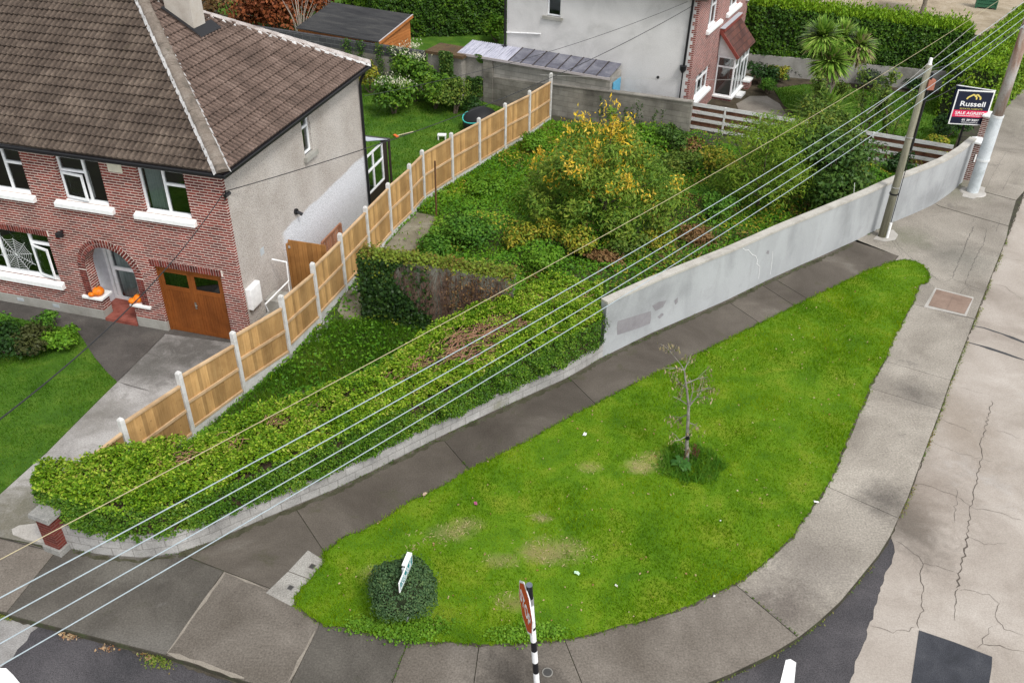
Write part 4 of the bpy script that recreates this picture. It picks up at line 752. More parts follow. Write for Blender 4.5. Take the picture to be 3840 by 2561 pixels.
# ---- roof ----
OV = .24; ZE = 5.16; APX, APV, APZ = -4.25, 4.1, 7.84
run = APV+OV; rise = APZ-ZE; sl = math.hypot(run, rise); tanp = rise/run
def tilesurf(name, org, ud, inw, lo, hi, mat, period=.165, course=.27, S=None):
    """courses of rolled tiles; ud along eave, inw horizontal up-slope direction; lo/hi give the u limits at slope distance s"""
    up_ = (Vector(inw)*run+UP*rise).normalized(); nn = (UP*run-Vector(inw)*rise).normalized(); S = S or sl; mb = MB(); n = int(S/course)+1
    for k in range(n):
        s0 = k*course; s1 = min(S, s0+course+.03); a, b = lo(s0), hi(s0)
        if b-a < .1: break
        m = int((b-a)/(period/6))+1; u = [a+(b-a)*j/m for j in range(m+1)]; i0 = len(mb.v); jit = random.uniform(-.004, .004)
        for s, lift, clampf in ((s0, .004, 0), (s0, .062, 0), (s1, .012, 0)):
            l_, h_ = lo(min(s, S)), hi(min(s, S))
            for x in u:
                ph = (x/period) % 1; wv = .045*max(0, math.sin(ph*2*math.pi))**.7 + .004*math.sin(x*3.1+k*2.2)
                q = Vector(org)+Vector(ud)*min(max(x, l_), h_)+up_*s+nn*(lift+(wv if lift > .005 else 0)+jit); mb.v.append(tuple(q))
        M = len(u)
        for r in range(2):
            for j in range(M-1): mb.f.append((i0+r*M+j, i0+r*M+j+1, i0+(r+1)*M+j+1, i0+(r+1)*M+j)); mb.m.append(0)
    return mb
rf = MB()
front = tilesurf('r', (0, -OV, ZE), EX, EY, lambda s: -11.8, lambda s: OV-s/sl*(OV-APX), m_tile)
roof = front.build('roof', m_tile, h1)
side = tilesurf('r', (OV, 0, ZE), EY, -EX, lambda s: -OV+s/sl*(APV+OV), lambda s: (8.2+OV)-s/sl*(8.2+OV-APV), m_tile2)
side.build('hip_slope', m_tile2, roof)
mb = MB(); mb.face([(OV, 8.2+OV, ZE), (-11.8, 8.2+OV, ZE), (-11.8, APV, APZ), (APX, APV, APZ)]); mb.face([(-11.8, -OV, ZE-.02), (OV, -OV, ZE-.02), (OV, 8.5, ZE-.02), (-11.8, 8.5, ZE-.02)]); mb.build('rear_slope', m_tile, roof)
def hipcap(a, b, w, mat, mmat, nm):
    a, b = Vector(a), Vector(b); d = (b-a).normalized(); x = d.cross(UP).normalized(); y = x.cross(d).normalized(); L = (b-a).length; mb = MB(); mm = MB(); k = int(L/.42)
    for i in range(k):
        p0, p1 = a+d*(L*i/k), a+d*(L*(i+1)/k+.03); pr_ = []
        for p, r in ((p0, 1.06), (p1, .97)): pr_.append([p+x*w*r*math.cos(t)+y*(w*.62*r*math.sin(t)+.02) for t in np.linspace(-.1, math.pi+.1, 9)])
        for j in range(8): mb.face([pr_[0][j], pr_[0][j+1], pr_[1][j+1], pr_[1][j]])
        mb.face(pr_[0])
    hc = mb.build(nm, mat, roof)
    for s in (-1, 1):
        mm = MB(); k2 = 40
        for i in range(k2):
            p0, p1 = a+d*(L*i/k2), a+d*(L*(i+1)/k2); e0, e1 = w+.05+random.uniform(0, .02), w+.05+random.uniform(0, .02)
            mm.face([p0+x*s*w*.8+y*.06, p1+x*s*w*.8+y*.06, p1+x*s*e1-y*.035, p0+x*s*e0-y*.035][::s])
        mm.build('hip_mortar', m_hipm, roof)
    return hc
hipcap((OV, -OV, ZE+.03), (APX, APV, APZ+.03), .15, m_capt, m_hipm, 'hip_tiles')
hipcap((OV, 8.5, ZE+.03), (APX, APV, APZ+.03), .15, m_capw, m_hipm, 'hip_tiles')
hipcap((APX, APV, APZ+.03), (-11.7, APV, APZ+.03), .15, m_capt, m_hipm, 'ridge_tiles')
mb = MB(); mb.box(-3.55, -2.77, 4.05, 4.62, 6.2, 9.0); ch = mb.build('chimney', mottle('chimney_render', [(.32, .28, .24), (.42, .38, .33), (.46, .43, .39)], 2, 6, .9, .15, 40, .3), roof)
mb = MB(); q = lambda u, v, dz: (u, v, ZE+(OV-u)*tanp+dz)
mb.face([q(-2.5, 3.97, .13), q(-2.5, 4.95, .13), q(-2.8, 4.95, .14), q(-2.8, 3.97, .14)]); mb.box(-3.57, -2.76, 4.04, 4.63, 6.3, 7.0)
mb.face([q(-3.6, 3.93, .14), q(-2.5, 3.93, .13), q(-2.5, 4.1, .13), q(-3.6, 4.1, .14)]); mb.face([(-3.6, 3.93, 7.5), (-2.5, 3.93, 6.8), (-2.75, 4.04, 7.05), (-3.57, 4.04, 7.6)]); mb.build('lead_flashing', flat('lead', (.012, .012, .014), .6), ch)
# gutters and downpipe
gt = MB()
gt.box(-11.8, OV+.05, -OV-.09, -OV+.02, ZE-.1, ZE-.005); gt.box(OV-.02, OV+.09, -OV-.09, 8.55, ZE-.1, ZE-.005); gt.box(-11.8, .05, -OV+.02, -.002, ZE-.09, ZE-.06); gt.box(.0, OV-.02, -OV, 8.55, ZE-.09, ZE-.06)
gt.build('gutter', m_black, h1, bevel=.02)
mb = MB(); mb.tube([(OV+.03, 8.12, ZE-.08), (.1, 8.12, 4.75), (.06, 8.12, 4.6), (.06, 8.12, 0)], .045, 8); mb.build('downpipe', m_black, h1)
H1W = lambda x, y, z: HO+Vector((x*math.cos(HY)-y*math.sin(HY), x*math.sin(HY)+y*math.cos(HY), z))

# pumpkins on the porch sills
m_pump = mottle('pumpkin', [(.6, .13, .006), (.75, .19, .01), (.8, .24, .02)], 6, 3, .45, .1, 30, 0)
def pumpkin(x, y, z, r, lab):
    t = thing('pumpkin', lab, 'pumpkin', H1W(x, y, z), random.uniform(0, 6), 'pumpkins on the porch sills'); mb = MB(); n = 32; i0 = 0; rows = 10
    for k in range(rows+1):
        a = math.pi*k/rows
        for j in range(n):
            b = 2*math.pi*j/n; rr = r*math.sin(a)*(1-.09*abs(math.cos(b*4))**3) + .004; mb.v.append((rr*math.cos(b), rr*math.sin(b), r*.78-r*.78*math.cos(a)))
    for k in range(rows):
        for j in range(n): mb.f.append((k*n+j, k*n+(j+1) % n, (k+1)*n+(j+1) % n, (k+1)*n+j)); mb.m.append(0)
    mb.build('flesh', m_pump, t, smooth=True); mb = MB(); mb.tube([(0, 0, r*1.5), (.01, 0, r*1.7), (.03, .01, r*1.85)], [r*.14, r*.1, r*.12], 7); mb.build('stem', flat('pumpkin_stem', (.16, .14, .05), .8), t)
pumpkin(-4.66, .1, .735, .165, 'largest orange pumpkin, on the left porch sill'); pumpkin(-4.8, -.02, .735, .09, 'smallest orange pumpkin, beside the big one on the left porch sill')
pumpkin(-3.38, .12, .735, .15, 'rounder orange pumpkin at the back of the right porch sill'); pumpkin(-3.5, .0, .735, .11, 'small orange pumpkin at the front of the right porch sill')
# cobweb decoration in the big window
mb = MB(); wc = Vector((-6.95, -.02, 1.72)); sp = []
for k in range(10):
    a = 2*math.pi*k/10+.2; sp.append(Vector((math.cos(a), 0, math.sin(a)*.95))); L = .62 if k % 2 else .55
    mb.tube([wc, wc+sp[-1]*L], .006, 4)
for r in (.12, .2, .28, .36, .44, .52):
    for k in range(10):
        p, q = wc+sp[k]*r, wc+sp[(k+1) % 10]*r; mb.tube([p, (p+q)/2*.94+wc*.06, q], .0045, 4, cap=False)
mb = MB() if False else mb
cw = mb.build('cobweb_decoration', flat('web_white', (.6, .62, .62), .8)); cw.location = HO; cw.rotation_euler = (0, 0, HY); tag(cw, 'white string cobweb stretched across the ground floor bay window', 'decoration')
# plank side gate, hand rail, step, bench, glazed rear porch
gt_ = thing('side_gate', 'brown plank side gate between the house wall and the timber fence', 'gate', H1W(0, 2.52, 0), HY)
m_gate = woodm('gate_boards', [(.2, .085, .022), (.3, .14, .04), (.36, .19, .065)], (12, 12, .8), .7, .2)
mb = MB()
for j in range(8): mb.box(.07+j*.145, .07+j*.145+.138, -.02, .005, .06, 1.98)
lf_ = mb.build('leaf', m_gate, gt_); mb = MB(); [mb.box(.08, 1.2, .006, .04, z, z+.1) for z in (.3, 1.0, 1.65)]; mb.build('ledge', m_gate, lf_); mb = MB(); mb.box(.0, .06, -.05, .05, 0, 1.85); mb.build('post', m_gate, gt_); mb = MB(); mb.box(.02, .12, -.035, -.02, 1.72, 1.8); mb.build('hinge', flat('galvanised', (.5, .5, .5), .4, .6), gt_)
mb = MB(); mb.tube([(.5, .3, 1.02), (.5, .2, 1.3), (.5, 1.52, 1.27), (.5, 1.55, 1.85), (.1, 1.5, 1.9)], .022, 8); mb.tube([(.5, 1.5, 1.25), (.5, 1.5, .3)], .02, 8)
hr = mb.build('hand_rail', m_white); hr.location = HO; hr.rotation_euler = (0, 0, HY); tag(hr, 'white tubular hand rail beside the side step of the brick house', 'hand rail')
mb = MB(); mb.box(.02, .7, .95, 1.5, -.01, .92); mb.box(.02, .7, .5, .95, -.01, .5); st_ = mb.build('side_step', m_plinth, bevel=.015); st_.location = HO; st_.rotation_euler = (0, 0, HY); tag(st_, 'concrete step block against the house side wall by the plank gate', 'step')
bn = thing('garden_bench', 'brown slatted garden bench standing against the white dashed side wall', 'bench', H1W(.3, 4.5, 0), HY)
m_bench = woodm('bench_wood', [(.26, .1, .05), (.4, .2, .12), (.5, .3, .2)], (2, 2, 2), .7, .2, False)
mb = MB(); [mb.box(.12+j*.09, .12+j*.09+.075, -.62, .62, .5, .53) for j in range(5)]; mb.build('seat', m_bench, bn)
mb = MB(); [mb.box(.08, .105, -.62+j*.155, -.62+j*.155+.1, .56, 1.2) for j in range(9)]; mb.box(.07, .12, -.66, .66, 1.2, 1.28); mb.build('backrest', m_bench, bn)
for y in (-.64, .64):
    mb = MB(); mb.box(.06, .13, y-.035, y+.035, 0, 1.25); mb.build('leg', m_bench, bn); mb = MB(); mb.box(.52, .58, y-.035, y+.035, 0, .82); mb.build('leg', m_bench, bn); mb = MB(); mb.box(.05, .62, y-.045, y+.045, .82, .87); mb.build('armrest', m_bench, bn)
gp = thing('glazed_porch', 'lean-to glazed porch with pale sheet roof behind the brick house', 'porch', H1W(0, 8.2, 0), HY)
m_brwn = flat('dark_frame', (.035, .025, .022), .5)
mb = MB(); mb.face([(-2.5, .02, 2.72), (.12, .02, 2.72), (.12, 1.75, 2.12), (-2.5, 1.75, 2.12)]); mb.face([(-2.5, .02, 2.7), (-2.5, 1.75, 2.1), (.12, 1.75, 2.1), (.12, .02, 2.7)]); mb.build('roof', mottle('pale_sheet', [(.4, .43, .5), (.5, .53, .6), (.58, .6, .66)], 3, 5, .5, .1, 40, .1), gp)
mb = MB(); mb.box(-2.5, .14, 1.75, 1.84, 2.03, 2.13); mb.tube([(.1, 1.8, 2.05), (.1, 1.8, 0)], .045, 8); mb.box(-.06, .04, 1.45, 1.73, .0, 2.15); mb.box(-2.5, .0, 1.66, 1.74, 0, .3); mb.build('post', m_brwn, gp)
window(gp, Vector((0, 0, 0)), EY, EX, .08, 1.44, .75, 2.12, mull=(.62,), trans=((.1, 1.42, 1.55),), set_=0, fw=.05)
mb = MB(); mb.box(-.05, -.002, .05, 1.45, 0, .74); mb.build('panel', m_brwn, gp)
# ================= second house behind, lean-to, garden walls =================
m_dash2 = mottle('grey_dash', [(.44, .43, .42), (.58, .565, .555), (.65, .635, .625)], .6, 8, .95, .2, 34, .6, 40, layers=((.9, .63, (.34, .31, .28), .5),))
m_brick2 = brickm('second_house_brick', (.27, .075, .06), (.15, .04, .035), (.56, .47, .43), .225, .075, .011, .4, .2)
H2Y = R(-26.2); a2 = Vector((math.cos(H2Y), math.sin(H2Y), 0)); b2 = Vector((-math.sin(H2Y), math.cos(H2Y), 0)); H2 = Vector((7.19, 36.74, 0))
W2_ = lambda x, y, z=0: H2+a2*x+b2*y+UP*z
h2 = thing('brick_house', 'grey dashed gable-end house behind the block wall with a white glazed porch', 'house', H2, H2Y)
mb = MB(); wallplane(mb, F0, EY, EX, 0, 12.2, -.3, 5.25, [(1.68, 2.95, 3.7, 4.92), (4.95, 6.5, 3.7, 4.92), (8.3, 11.2, 3.7, 4.92), (.88, 2.95, .9, 1.92), (8.1, 10.4, .9, 1.92)], .12); mb.build('front_wall', m_brick2, h2)
mb = MB(); wallplane(mb, F0, EX, -EY, -8.52, -.004, -.3, 5.3, [(-6.6, -5.97, 3.78, 4.92)], .1); wallplane(mb, Vector((-8.52, 0, 0)), EY, -EX, 0, 12.2, -.3, 5.3, []); wallplane(mb, Vector((0, 12.2, 0)), EX, EY, -8.52, 0, -.3, 5.3, []); mb.face([(-8.5, .1, .02), (-.15, .1, .02), (-.15, 12, .02), (-8.5, 12, .02)]); mb.build('gable_wall', m_dash2, h2)
mb = MB(); mb.box(-8.9, .35, -.35, 12.5, 5.26, 5.34)
for p in ([(-8.9, -.35, 5.34), (.35, -.35, 5.34), (-4.27, 4, 7.9)], [(.35, -.35, 5.34), (.35, 12.5, 5.34), (-4.27, 8.5, 7.9), (-4.27, 4, 7.9)], [(.35, 12.5, 5.34), (-8.9, 12.5, 5.34), (-4.27, 8.5, 7.9)], [(-8.9, 12.5, 5.34), (-8.9, -.35, 5.34), (-4.27, 4, 7.9), (-4.27, 8.5, 7.9)]): mb.face(p)
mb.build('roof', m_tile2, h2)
mb = MB(); z = -.3; k = 0
while z < 5.2:
    w = (.2, .11)[k % 2]+(.1 if z < 1.1 else 0); mb.box(-w, 0.002, -.004, .0, z, min(z+.15, 5.22)); z += .15; k += 1
mb.build('quoins', m_brick2, h2)
window(h2, F0, EY, EX, 1.68, 2.95, 3.7, 4.92, mull=(2.3,), trans=((2.3, 2.92, 4.5),), sill=(1.5, 3.68, 3.5, 3.72)); window(h2, F0, EY, EX, 4.95, 6.5, 3.7, 4.92, mull=(5.7,), sill=(4.55, 6.86, 3.5, 3.72)); window(h2, F0, EY, EX, 8.3, 11.2, 3.7, 4.92, mull=(9.3, 10.2), sill=(8, 11.5, 3.5, 3.72))
window(h2, F0, EY, EX, .88, 2.95, .9, 1.92, mull=(1.55, 2.25), trans=((.9, 2.93, 1.6),), sill=(.74, 3.15, .7, .92)); window(h2, F0, EY, EX, 8.1, 10.4, .9, 1.92, mull=(8.9, 9.6), trans=((8.1, 10.4, 1.6),), sill=(7.9, 10.6, .7, .92))
gw = window(h2, F0, EX, -EY, -6.6, -5.97, 3.78, 4.92, trans=((-6.58, -5.99, 4.75),)); mb = MB(); mb.box(-6.78, -5.85, -.1, .05, 3.64, 3.77); mb.build('sill', m_plinth, gw)
mb = MB(); mb.tube([(-.27, -.06, 5.25), (-.33, -.06, 2.55)], .05, 8); mb.lathe((-.34, -.1, 2.3), [(.04, 0), (.13, .12), (.15, .3)], 10); mb.tube([(-.34, -.06, 2.3), (-.36, -.06, 0)], .03, 8); mb.build('downpipe', m_black, h2)
mb = MB(); mb.tube([(-8.58, -.06, 5.25), (-8.58, -.06, 2.2)], .05, 8); mb.lathe((-8.58, -.1, 2.05), [(.04, 0), (.11, .1), (.12, .22)], 10); mb.build('downpipe', m_black, h2)
mb = MB(); mb.tube([(-8.5, -.05, 2.82), (-6.85, -.05, 2.98)], .03, 8); mb.build('waste_pipe', m_white, h2)
mb = MB(); mb.tube([(-1.39, 0, 1.93), (-1.39, -.03, 1.93)], .06, 10); mb.build('flue', m_black, h2)
# porch
po = MB(); po.box(.002, .86, 4.1, 6.6, -.3, .12); pch = po.build('porch', m_brick2, h2)
mb = MB(); mb.box(.0, .93, 4.03, 6.67, .12, .19); mb.build('porch_sill', m_white, pch); mb = MB(); mb.box(.0, .8, 4.16, 6.54, 1.92, 2.03); mb.build('porch_lintel', m_white, pch)
for q_ in ([(.0, 4.12, 2.03), (.86, 4.12, 2.03), (.0, 4.12, 3.05)], [(.0, 6.58, 2.03), (.0, 6.58, 3.05), (.86, 6.58, 2.03)]): mb = MB(); mb.face(q_); mb.build('porch_cheek', m_white, pch)
window(h2, Vector((0, 4.14, 0)), EX, -EY, .02, .82, .19, 1.94, trans=((.02, .8, 1.5),), set_=0, name='porch_side_window'); window(h2, Vector((0, 6.56, 0)), EX, EY, .02, .82, .19, 1.94, trans=((.02, .8, 1.5),), set_=0, name='porch_side_window')
window(h2, Vector((.83, 0, 0)), EY, EX, 4.14, 6.56, .19, 1.94, mull=(4.75, 5.3, 5.95), trans=((4.14, 4.75, 1.5), (5.3, 6.56, 1.5)), set_=0, name='porch_front_window')
mb = MB(); mb.hexa([(.98, 3.88, 1.98), (.98, 6.85, 1.98), (.0, 6.85, 3.06), (.0, 3.88, 3.06), (1.0, 3.88, 2.05), (1.0, 6.85, 2.05), (.03, 6.85, 3.14), (.03, 3.88, 3.14)]); mb.build('porch_roof', brickm('porch_tiles', (.13, .055, .042), (.085, .042, .037), (.05, .03, .025), .28, .19, .012, stain=.4), pch)
mb = MB(); mb.bar((.98, 3.86, 2.02), (.02, 3.86, 3.1), .06, .14); mb.box(.0, .22, 3.86, 6.87, 3.06, 3.2); mb.build('verge_tiles', flat('red_verge', (.2, .042, .03), .7), pch); mb = MB(); mb.box(.0, .2, 3.84, 6.89, 3.2, 3.23); mb.build('lead_flashing', flat('pale_lead', (.45, .48, .52), .5), pch)
mb = MB(); mb.box(.86, 1.5, 4.75, 5.5, -.3, -.08); mb.box(.86, 1.2, 4.75, 5.5, -.08, .1); mb.build('door_step', m_white, pch)
mb = MB(); mb.box(.87, 1.15, 6.1, 6.75, -.3, .35); pb_ = mb.build('low_pier', m_brick2, pch); mb = MB(); mb.box(.84, 1.2, 6.05, 6.8, .35, .42); mb.build('cap', m_white, pb_)
# block boundary wall and lean-to
m_old = mottle('old_block_wall', [(.13, .12, .1), (.22, .205, .18), (.3, .28, .25)], .9, 8, .93, .3, 30, .5, 50, stretch=(1, 1, .6), layers=((.8, .6, (.075, .07, .045), .75), (2, .68, (.33, .31, .28), .4)))
m_blk = brickm('block_courses', (.34, .32, .29), (.27, .255, .23), (.2, .19, .17), .45, .225, .012, stain=.3)
m_oldb = brickm('old_blocks', (.24, .225, .195), (.19, .175, .15), (.155, .145, .12), .46, .23, .012, stain=.6, mottling=.9)
bw = thing('block_garden_wall', 'weathered grey block wall between the overgrown plot and the second house', 'wall', H2, H2Y)
mb = MB()
def topw(x): return 1.3+.3*(x+6)/7
xs = np.linspace(-8.9, .55, 30)
for x0, x1 in zip(xs, xs[1:]): mb.hexa([(x0, -1.35, -.3), (x1, -1.35, -.3), (x1, -1.13, -.3), (x0, -1.13, -.3), (x0, -1.35, topw(x0)), (x1, -1.35, topw(x1)), (x1, -1.13, topw(x1)), (x0, -1.13, topw(x0))])
mb.build('wall', m_oldb, bw)
mb = MB(); mb.hexa([(-5.7, -1.38, topw(-5.7)), (.57, -1.38, topw(.57)), (.57, -1.1, topw(.57)), (-5.7, -1.1, topw(-5.7)), (-5.7, -1.38, topw(-5.7)+.05), (.57, -1.38, topw(.57)+.05), (.57, -1.1, topw(.57)+.05), (-5.7, -1.1, topw(-5.7)+.05)]); mb.build('coping', m_old, bw)
mb = MB(); mb.box(-11.6, -8.9, -1.36, -1.12, -.3, 2.0); mb.build('tall_wall', m_old, bw); mb = MB(); mb.box(-8.95, -8.5, -1.42, -1.3, -.3, 1.95); mb.build('pier', m_oldb, bw)
lt = thing('lean_to', 'lean-to with corrugated clear roof sheets against the grey gable', 'lean-to', H2, H2Y)
mb = MB(); mb.box(-8.88, -3.02, -1.29, -1.14, 1.15, 1.98); mb.box(-3.2, -3.02, -1.14, -.02, -.3, 2.0); mb.build('wall', m_blk, lt)
def sl_(y): return 2.04+(y+1.42)/1.4*.2
m_pcl = mottle('clear_sheet', [(.3, .3, .37), (.42, .42, .49), (.5, .5, .56)], 3, 5, .4, .2, 30, 0, stretch=(9, .3, 1), layers=((4, .5, (.16, .17, .22), .7),)); m_pcd = mottle('smoked_sheet', [(.06, .06, .08), (.11, .11, .14), (.19, .19, .22)], 1.6, 6, .25, .25, 30, 0, spec=.6)
for i in range(8):
    x0 = -7.7+i*.585; mb = MB(); mb.hexa([(x0+.02, -1.42, sl_(-1.42)), (x0+.56, -1.42, sl_(-1.42)), (x0+.56, -.02, sl_(-.02)), (x0+.02, -.02, sl_(-.02)), (x0+.02, -1.42, sl_(-1.42)+.02), (x0+.56, -1.42, sl_(-1.42)+.02), (x0+.56, -.02, sl_(-.02)+.02), (x0+.02, -.02, sl_(-.02)+.02)]); mb.build('roof_panel', m_pcd, lt)
    mb = MB(); mb.bar((x0, -1.45, sl_(-1.45)+.025), (x0, -.02, sl_(-.02)+.025), .035, .03); mb.build('glazing_bar', m_brwn, lt)
for i in range(4):
    x0 = -10.25+i*.64; mb = MB(); n = 24
    for j in range(n):
        xa, xb = x0+.63*j/n, x0+.63*(j+1)/n; za, zb_ = .02*math.sin(j*1.57), .02*math.sin((j+1)*1.57); mb.face([(xa, -1.42, sl_(-1.42)+za), (xb, -1.42, sl_(-1.42)+zb_), (xb, -.02, sl_(-.02)+zb_), (xa, -.02, sl_(-.02)+za)])
    mb.build('clear_panel', m_pcl, lt)
mb = MB(); [mb.box(-10.25, -7.7, y, y+.05, sl_(y)-.07, sl_(y)-.03) for y in (-1.3, -.9, -.5, -.1)]; mb.box(-10.25, -3.0, -1.46, -1.42, 1.95, 2.05); mb.build('roof_batten', flat('batten', (.4, .36, .36), .8), lt)
mb = MB(); mb.box(-2.99, -2.95, -1.05, -.2, -.2, 1.75); mb.build('door', flat('blue_door', (.1, .36, .55), .5), lt)
# ivy on the wall, dead creepers
m_ivy = leafm('ivy_leaf', [(.012, .035, .008), (.03, .075, .012), (.06, .12, .02), (.16, .2, .03)], .45, .15, .8, .4)
def ivyon(name, label, pts, size, mat=None, group='ivy growing on the block walls'):
    P = np.array(pts); o = leaves(name, P, size, mat or m_ivy, None, asp=.8, N=(-.3, -.9, .4)); return tag(o, label, 'ivy', group)
def ivypatch(x0, x1, z0, z1, n, y=-1.38):
    out = []
    while len(out) < n:
        x, z = random.uniform(x0, x1), random.uniform(z0, z1)
        if vnoise(np.array([x*2.2]), np.array([z*1.4]), 9)[0] < .62-(z-z0)/(z1-z0)*.15: out.append(tuple(W2_(x, y-abs(random.gauss(0, .06)), z)))
    return out
ivyon('ivy', 'broad curtain of ivy over the tall grey wall left of the lean-to', ivypatch(-10.9, -9.8, -.1, 2.15, 2300, -1.84)+ivypatch(-9.8, -9.0, -.1, 2.1, 1300), .09)
ivyon('ivy', 'thin strands of creeper on the block wall behind the yellow tree', [tuple(W2_(x+random.gauss(0, .05), -1.38-abs(random.gauss(0, .02)), z)) for x in (-3.3, -2.9, -2.2, -1.9, -1.7, -1.5, -.9, -.6) for z in np.linspace(-.2, random.uniform(.8, 1.35), 60) if random.random() < .7], .07)
# rear boundary beyond: outhouse, block fence wall, shed
oh = thing('outhouse', 'small rendered outhouse with flat mossy roof left of the lean-to', 'outhouse', gv(980, 117, 2.0), H2Y)
oh.location.z = 0
mb = MB(); mb.box(.02, 1.75, .02, 1.2, -.3, 1.9); mb.build('wall', m_old, oh); mb = MB(); mb.box(-.06, 1.85, -.06, 1.3, 1.9, 2.02); mb.build('roof', mottle('mossy_roof', [(.05, .04, .025), (.1, .06, .03), (.08, .085, .03)], 2, 6, .95, .4, 30, .5), oh)
rb = thing('rear_block_wall', 'ivy-streaked block wall behind the first house garden, dark blocks on top', 'wall')
A_, B_ = gv(690, 78, 1.8), gv(976, 121, 1.8); A_ = A_+(A_-B_)*1.2; d_ = (B_-A_).normalized(); n_ = Vector((d_.y, -d_.x, 0)); L_ = (B_-A_).length; A_.z = 0
rb.location = A_; rb.rotation_euler = (0, 0, math.atan2(d_.y, d_.x))
mb = MB(); mb.box(0, L_, -.1, .1, -.3, 1.4); mb.build('wall', m_oldb, rb); mb = MB(); mb.box(0, L_, -.1, .1, 1.4, 1.85); mb.build('top_courses', brickm('dark_blocks', (.07, .07, .075), (.05, .05, .055), (.16, .16, .16), .45, .225, .012, stain=.2), rb)
ivyon('ivy', 'dark trailing ivy on the block wall above the white-flowered shrub', [tuple(A_+d_*(L_-s+random.gauss(0, .13))-n_*(-.14-abs(random.gauss(0, .05)))+UP*z) for s in (.9, 1.6, 2.3, 3.3, 4.0) for z in np.linspace(.3, 1.95, 260)], .08)
sh = thing('garden_shed', 'orange-stained timber shed with black felt lean roof', 'shed')
q1 = gv(869.5, 95.5, 1.95); lv = gv(706, 63, 2.05)-q1; lv.z = 0; lv.normalize(); q2 = onp(942.7, 63, q1, lv); print('SHED', q1, q2); dd = (q2-q1); dd.z = 0; Ls = dd.length; dd.normalize(); ee = Vector((-dd.y, dd.x, 0)); q1.z = 0
sh.location = q1; sh.rotation_euler = (0, 0, math.atan2(dd.y, dd.x)); LS = (gv(706, 63, 2.0)-gv(869.5, 95.5, 2.0)).length+.4
m_shed = woodm('shed_boards', [(.3, .1, .025), (.42, .16, .045), (.5, .22, .08)], (1.2, 1.2, 16), .7, .12, False)
mb = MB()
for j in range(14):
    z0, z1 = j*.15, j*.15+.15
    if z1 <= 1.95: mb.hexa([(0.05, 0, z0), (Ls-.05, 0, z0), (Ls-.05, .05, z0), (.05, .05, z0), (.05, -.0, z1), (Ls-.05, 0, z1), (Ls-.05, .03, z1), (.05, .03, z1)]); mb.hexa([(0.05, -.015, z0), (Ls-.05, -.015, z0), (Ls-.05, .05, z0), (.05, .05, z0), (.05, .002, z1), (Ls-.05, .002, z1), (Ls-.05, .05, z1), (.05, .05, z1)])
mb.hexa([(.05, -.01, 1.9), (Ls-.05, -.01, 1.9), (Ls-.05, .05, 1.9), (.05, .05, 1.9), (.05, -.01, 1.93), (Ls-.05, -.01, 2.42), (Ls-.05, .05, 2.42), (.05, .05, 1.93)]); mb.box(.05, .1, .05, LS, 0, 1.93); mb.box(Ls-.1, Ls-.05, .05, LS, 0, 2.42); mb.build('wall', m_shed, sh)
mb = MB(); mb.hexa([(-.12, -.08, 1.92), (Ls+.1, -.08, 2.46), (Ls+.1, LS, 2.46), (-.12, LS, 1.92), (-.12, -.08, 1.97), (Ls+.1, -.08, 2.51), (Ls+.1, LS, 2.51), (-.12, LS, 1.97)]); mb.build('roof', mottle('roof_felt', [(.018, .018, .02), (.035, .035, .036), (.06, .058, .055)], 1.2, 7, .9, .4, 40, .4, stretch=(3, .5, 1)), sh)
mb = MB(); mb.bar((-.12, -.1, 1.9), (Ls+.1, -.1, 2.44), .03, .14); mb.build('barge_board', m_shed, sh); mb = MB(); mb.bar((-.12, -.1, 1.985), (Ls+.1, -.1, 2.525), .05, .02); mb.build('roof_edge', flat('edge_strip', (.45, .42, .42), .7), sh)
# plank fence (white boards, gaps) and the low wall under the far hedge
pf = thing('plank_fence', 'low fence of peeling white horizontal boards with brown gaps', 'fence')
pa, pb2 = gv(1587, 236, 1.15), gv(2192, 336, 1.15); pa.z = pb2.z = 0; dpf = (pb2-pa).normalized(); npf = Vector((dpf.y, -dpf.x, 0)); Lp = (pb2-pa).length; nb_ = 7
m_pw = mottle('peeling_white', [(.28, .24, .2), (.58, .57, .54), (.68, .68, .66)], 3, 7, .85, .2, 40, .3, stretch=(1, 1, 4), lo=.25, hi=.55); m_pbn = mottle('bare_board', [(.09, .035, .02), (.17, .075, .045), (.24, .13, .08)], 3, 6, .85, .25, 40, .3)
for i in range(nb_):
    s0, s1 = Lp*i/nb_, Lp*(i+1)/nb_
    mb = MB(); mb.ob(pa, dpf, npf, s0-.035, s0+.035, -.05, .05, -.1, 1.17); mb.build('post', m_pw, pf)
    mb = MB()
    for z in (.08, .42, .74, 1.04): mb.ob(pa, dpf, npf, s0+.04, s1-.04, .02, .04, z, z+.13+(.02 if z > 1 else 0))
    bd = mb.build('white_boards', m_pw, pf); mb = MB()
    for z in (.24, .57, .89): mb.ob(pa, dpf, npf, s0+.04, s1-.04, -.035, -.015, z, z+.13)
    mb.build('brown_boards', m_pbn, pf)
fw_ = thing('far_garden_wall', 'low grey rendered wall under the tall dark hedge', 'wall'); P0, P1 = gv(1722, 170), gv(2178, 213); P0 = P0+(P0-P1)*.05; P1 = P1+(P1-P0)*.02
dfw = (P1-P0).normalized(); nfw = Vector((dfw.y, -dfw.x, 0)); Lf = (P1-P0).length
mb = MB(); mb.ob(P0, dfw, nfw, 0, Lf, -.2, .0, -.3, .95); mb.build('wall', mottle('garden_render', [(.2, .19, .17), (.3, .29, .27), (.37, .36, .34)], .8, 7, .9, .15, 30, .3, layers=((.9, .62, (.15, .14, .1), .5),)), fw_)
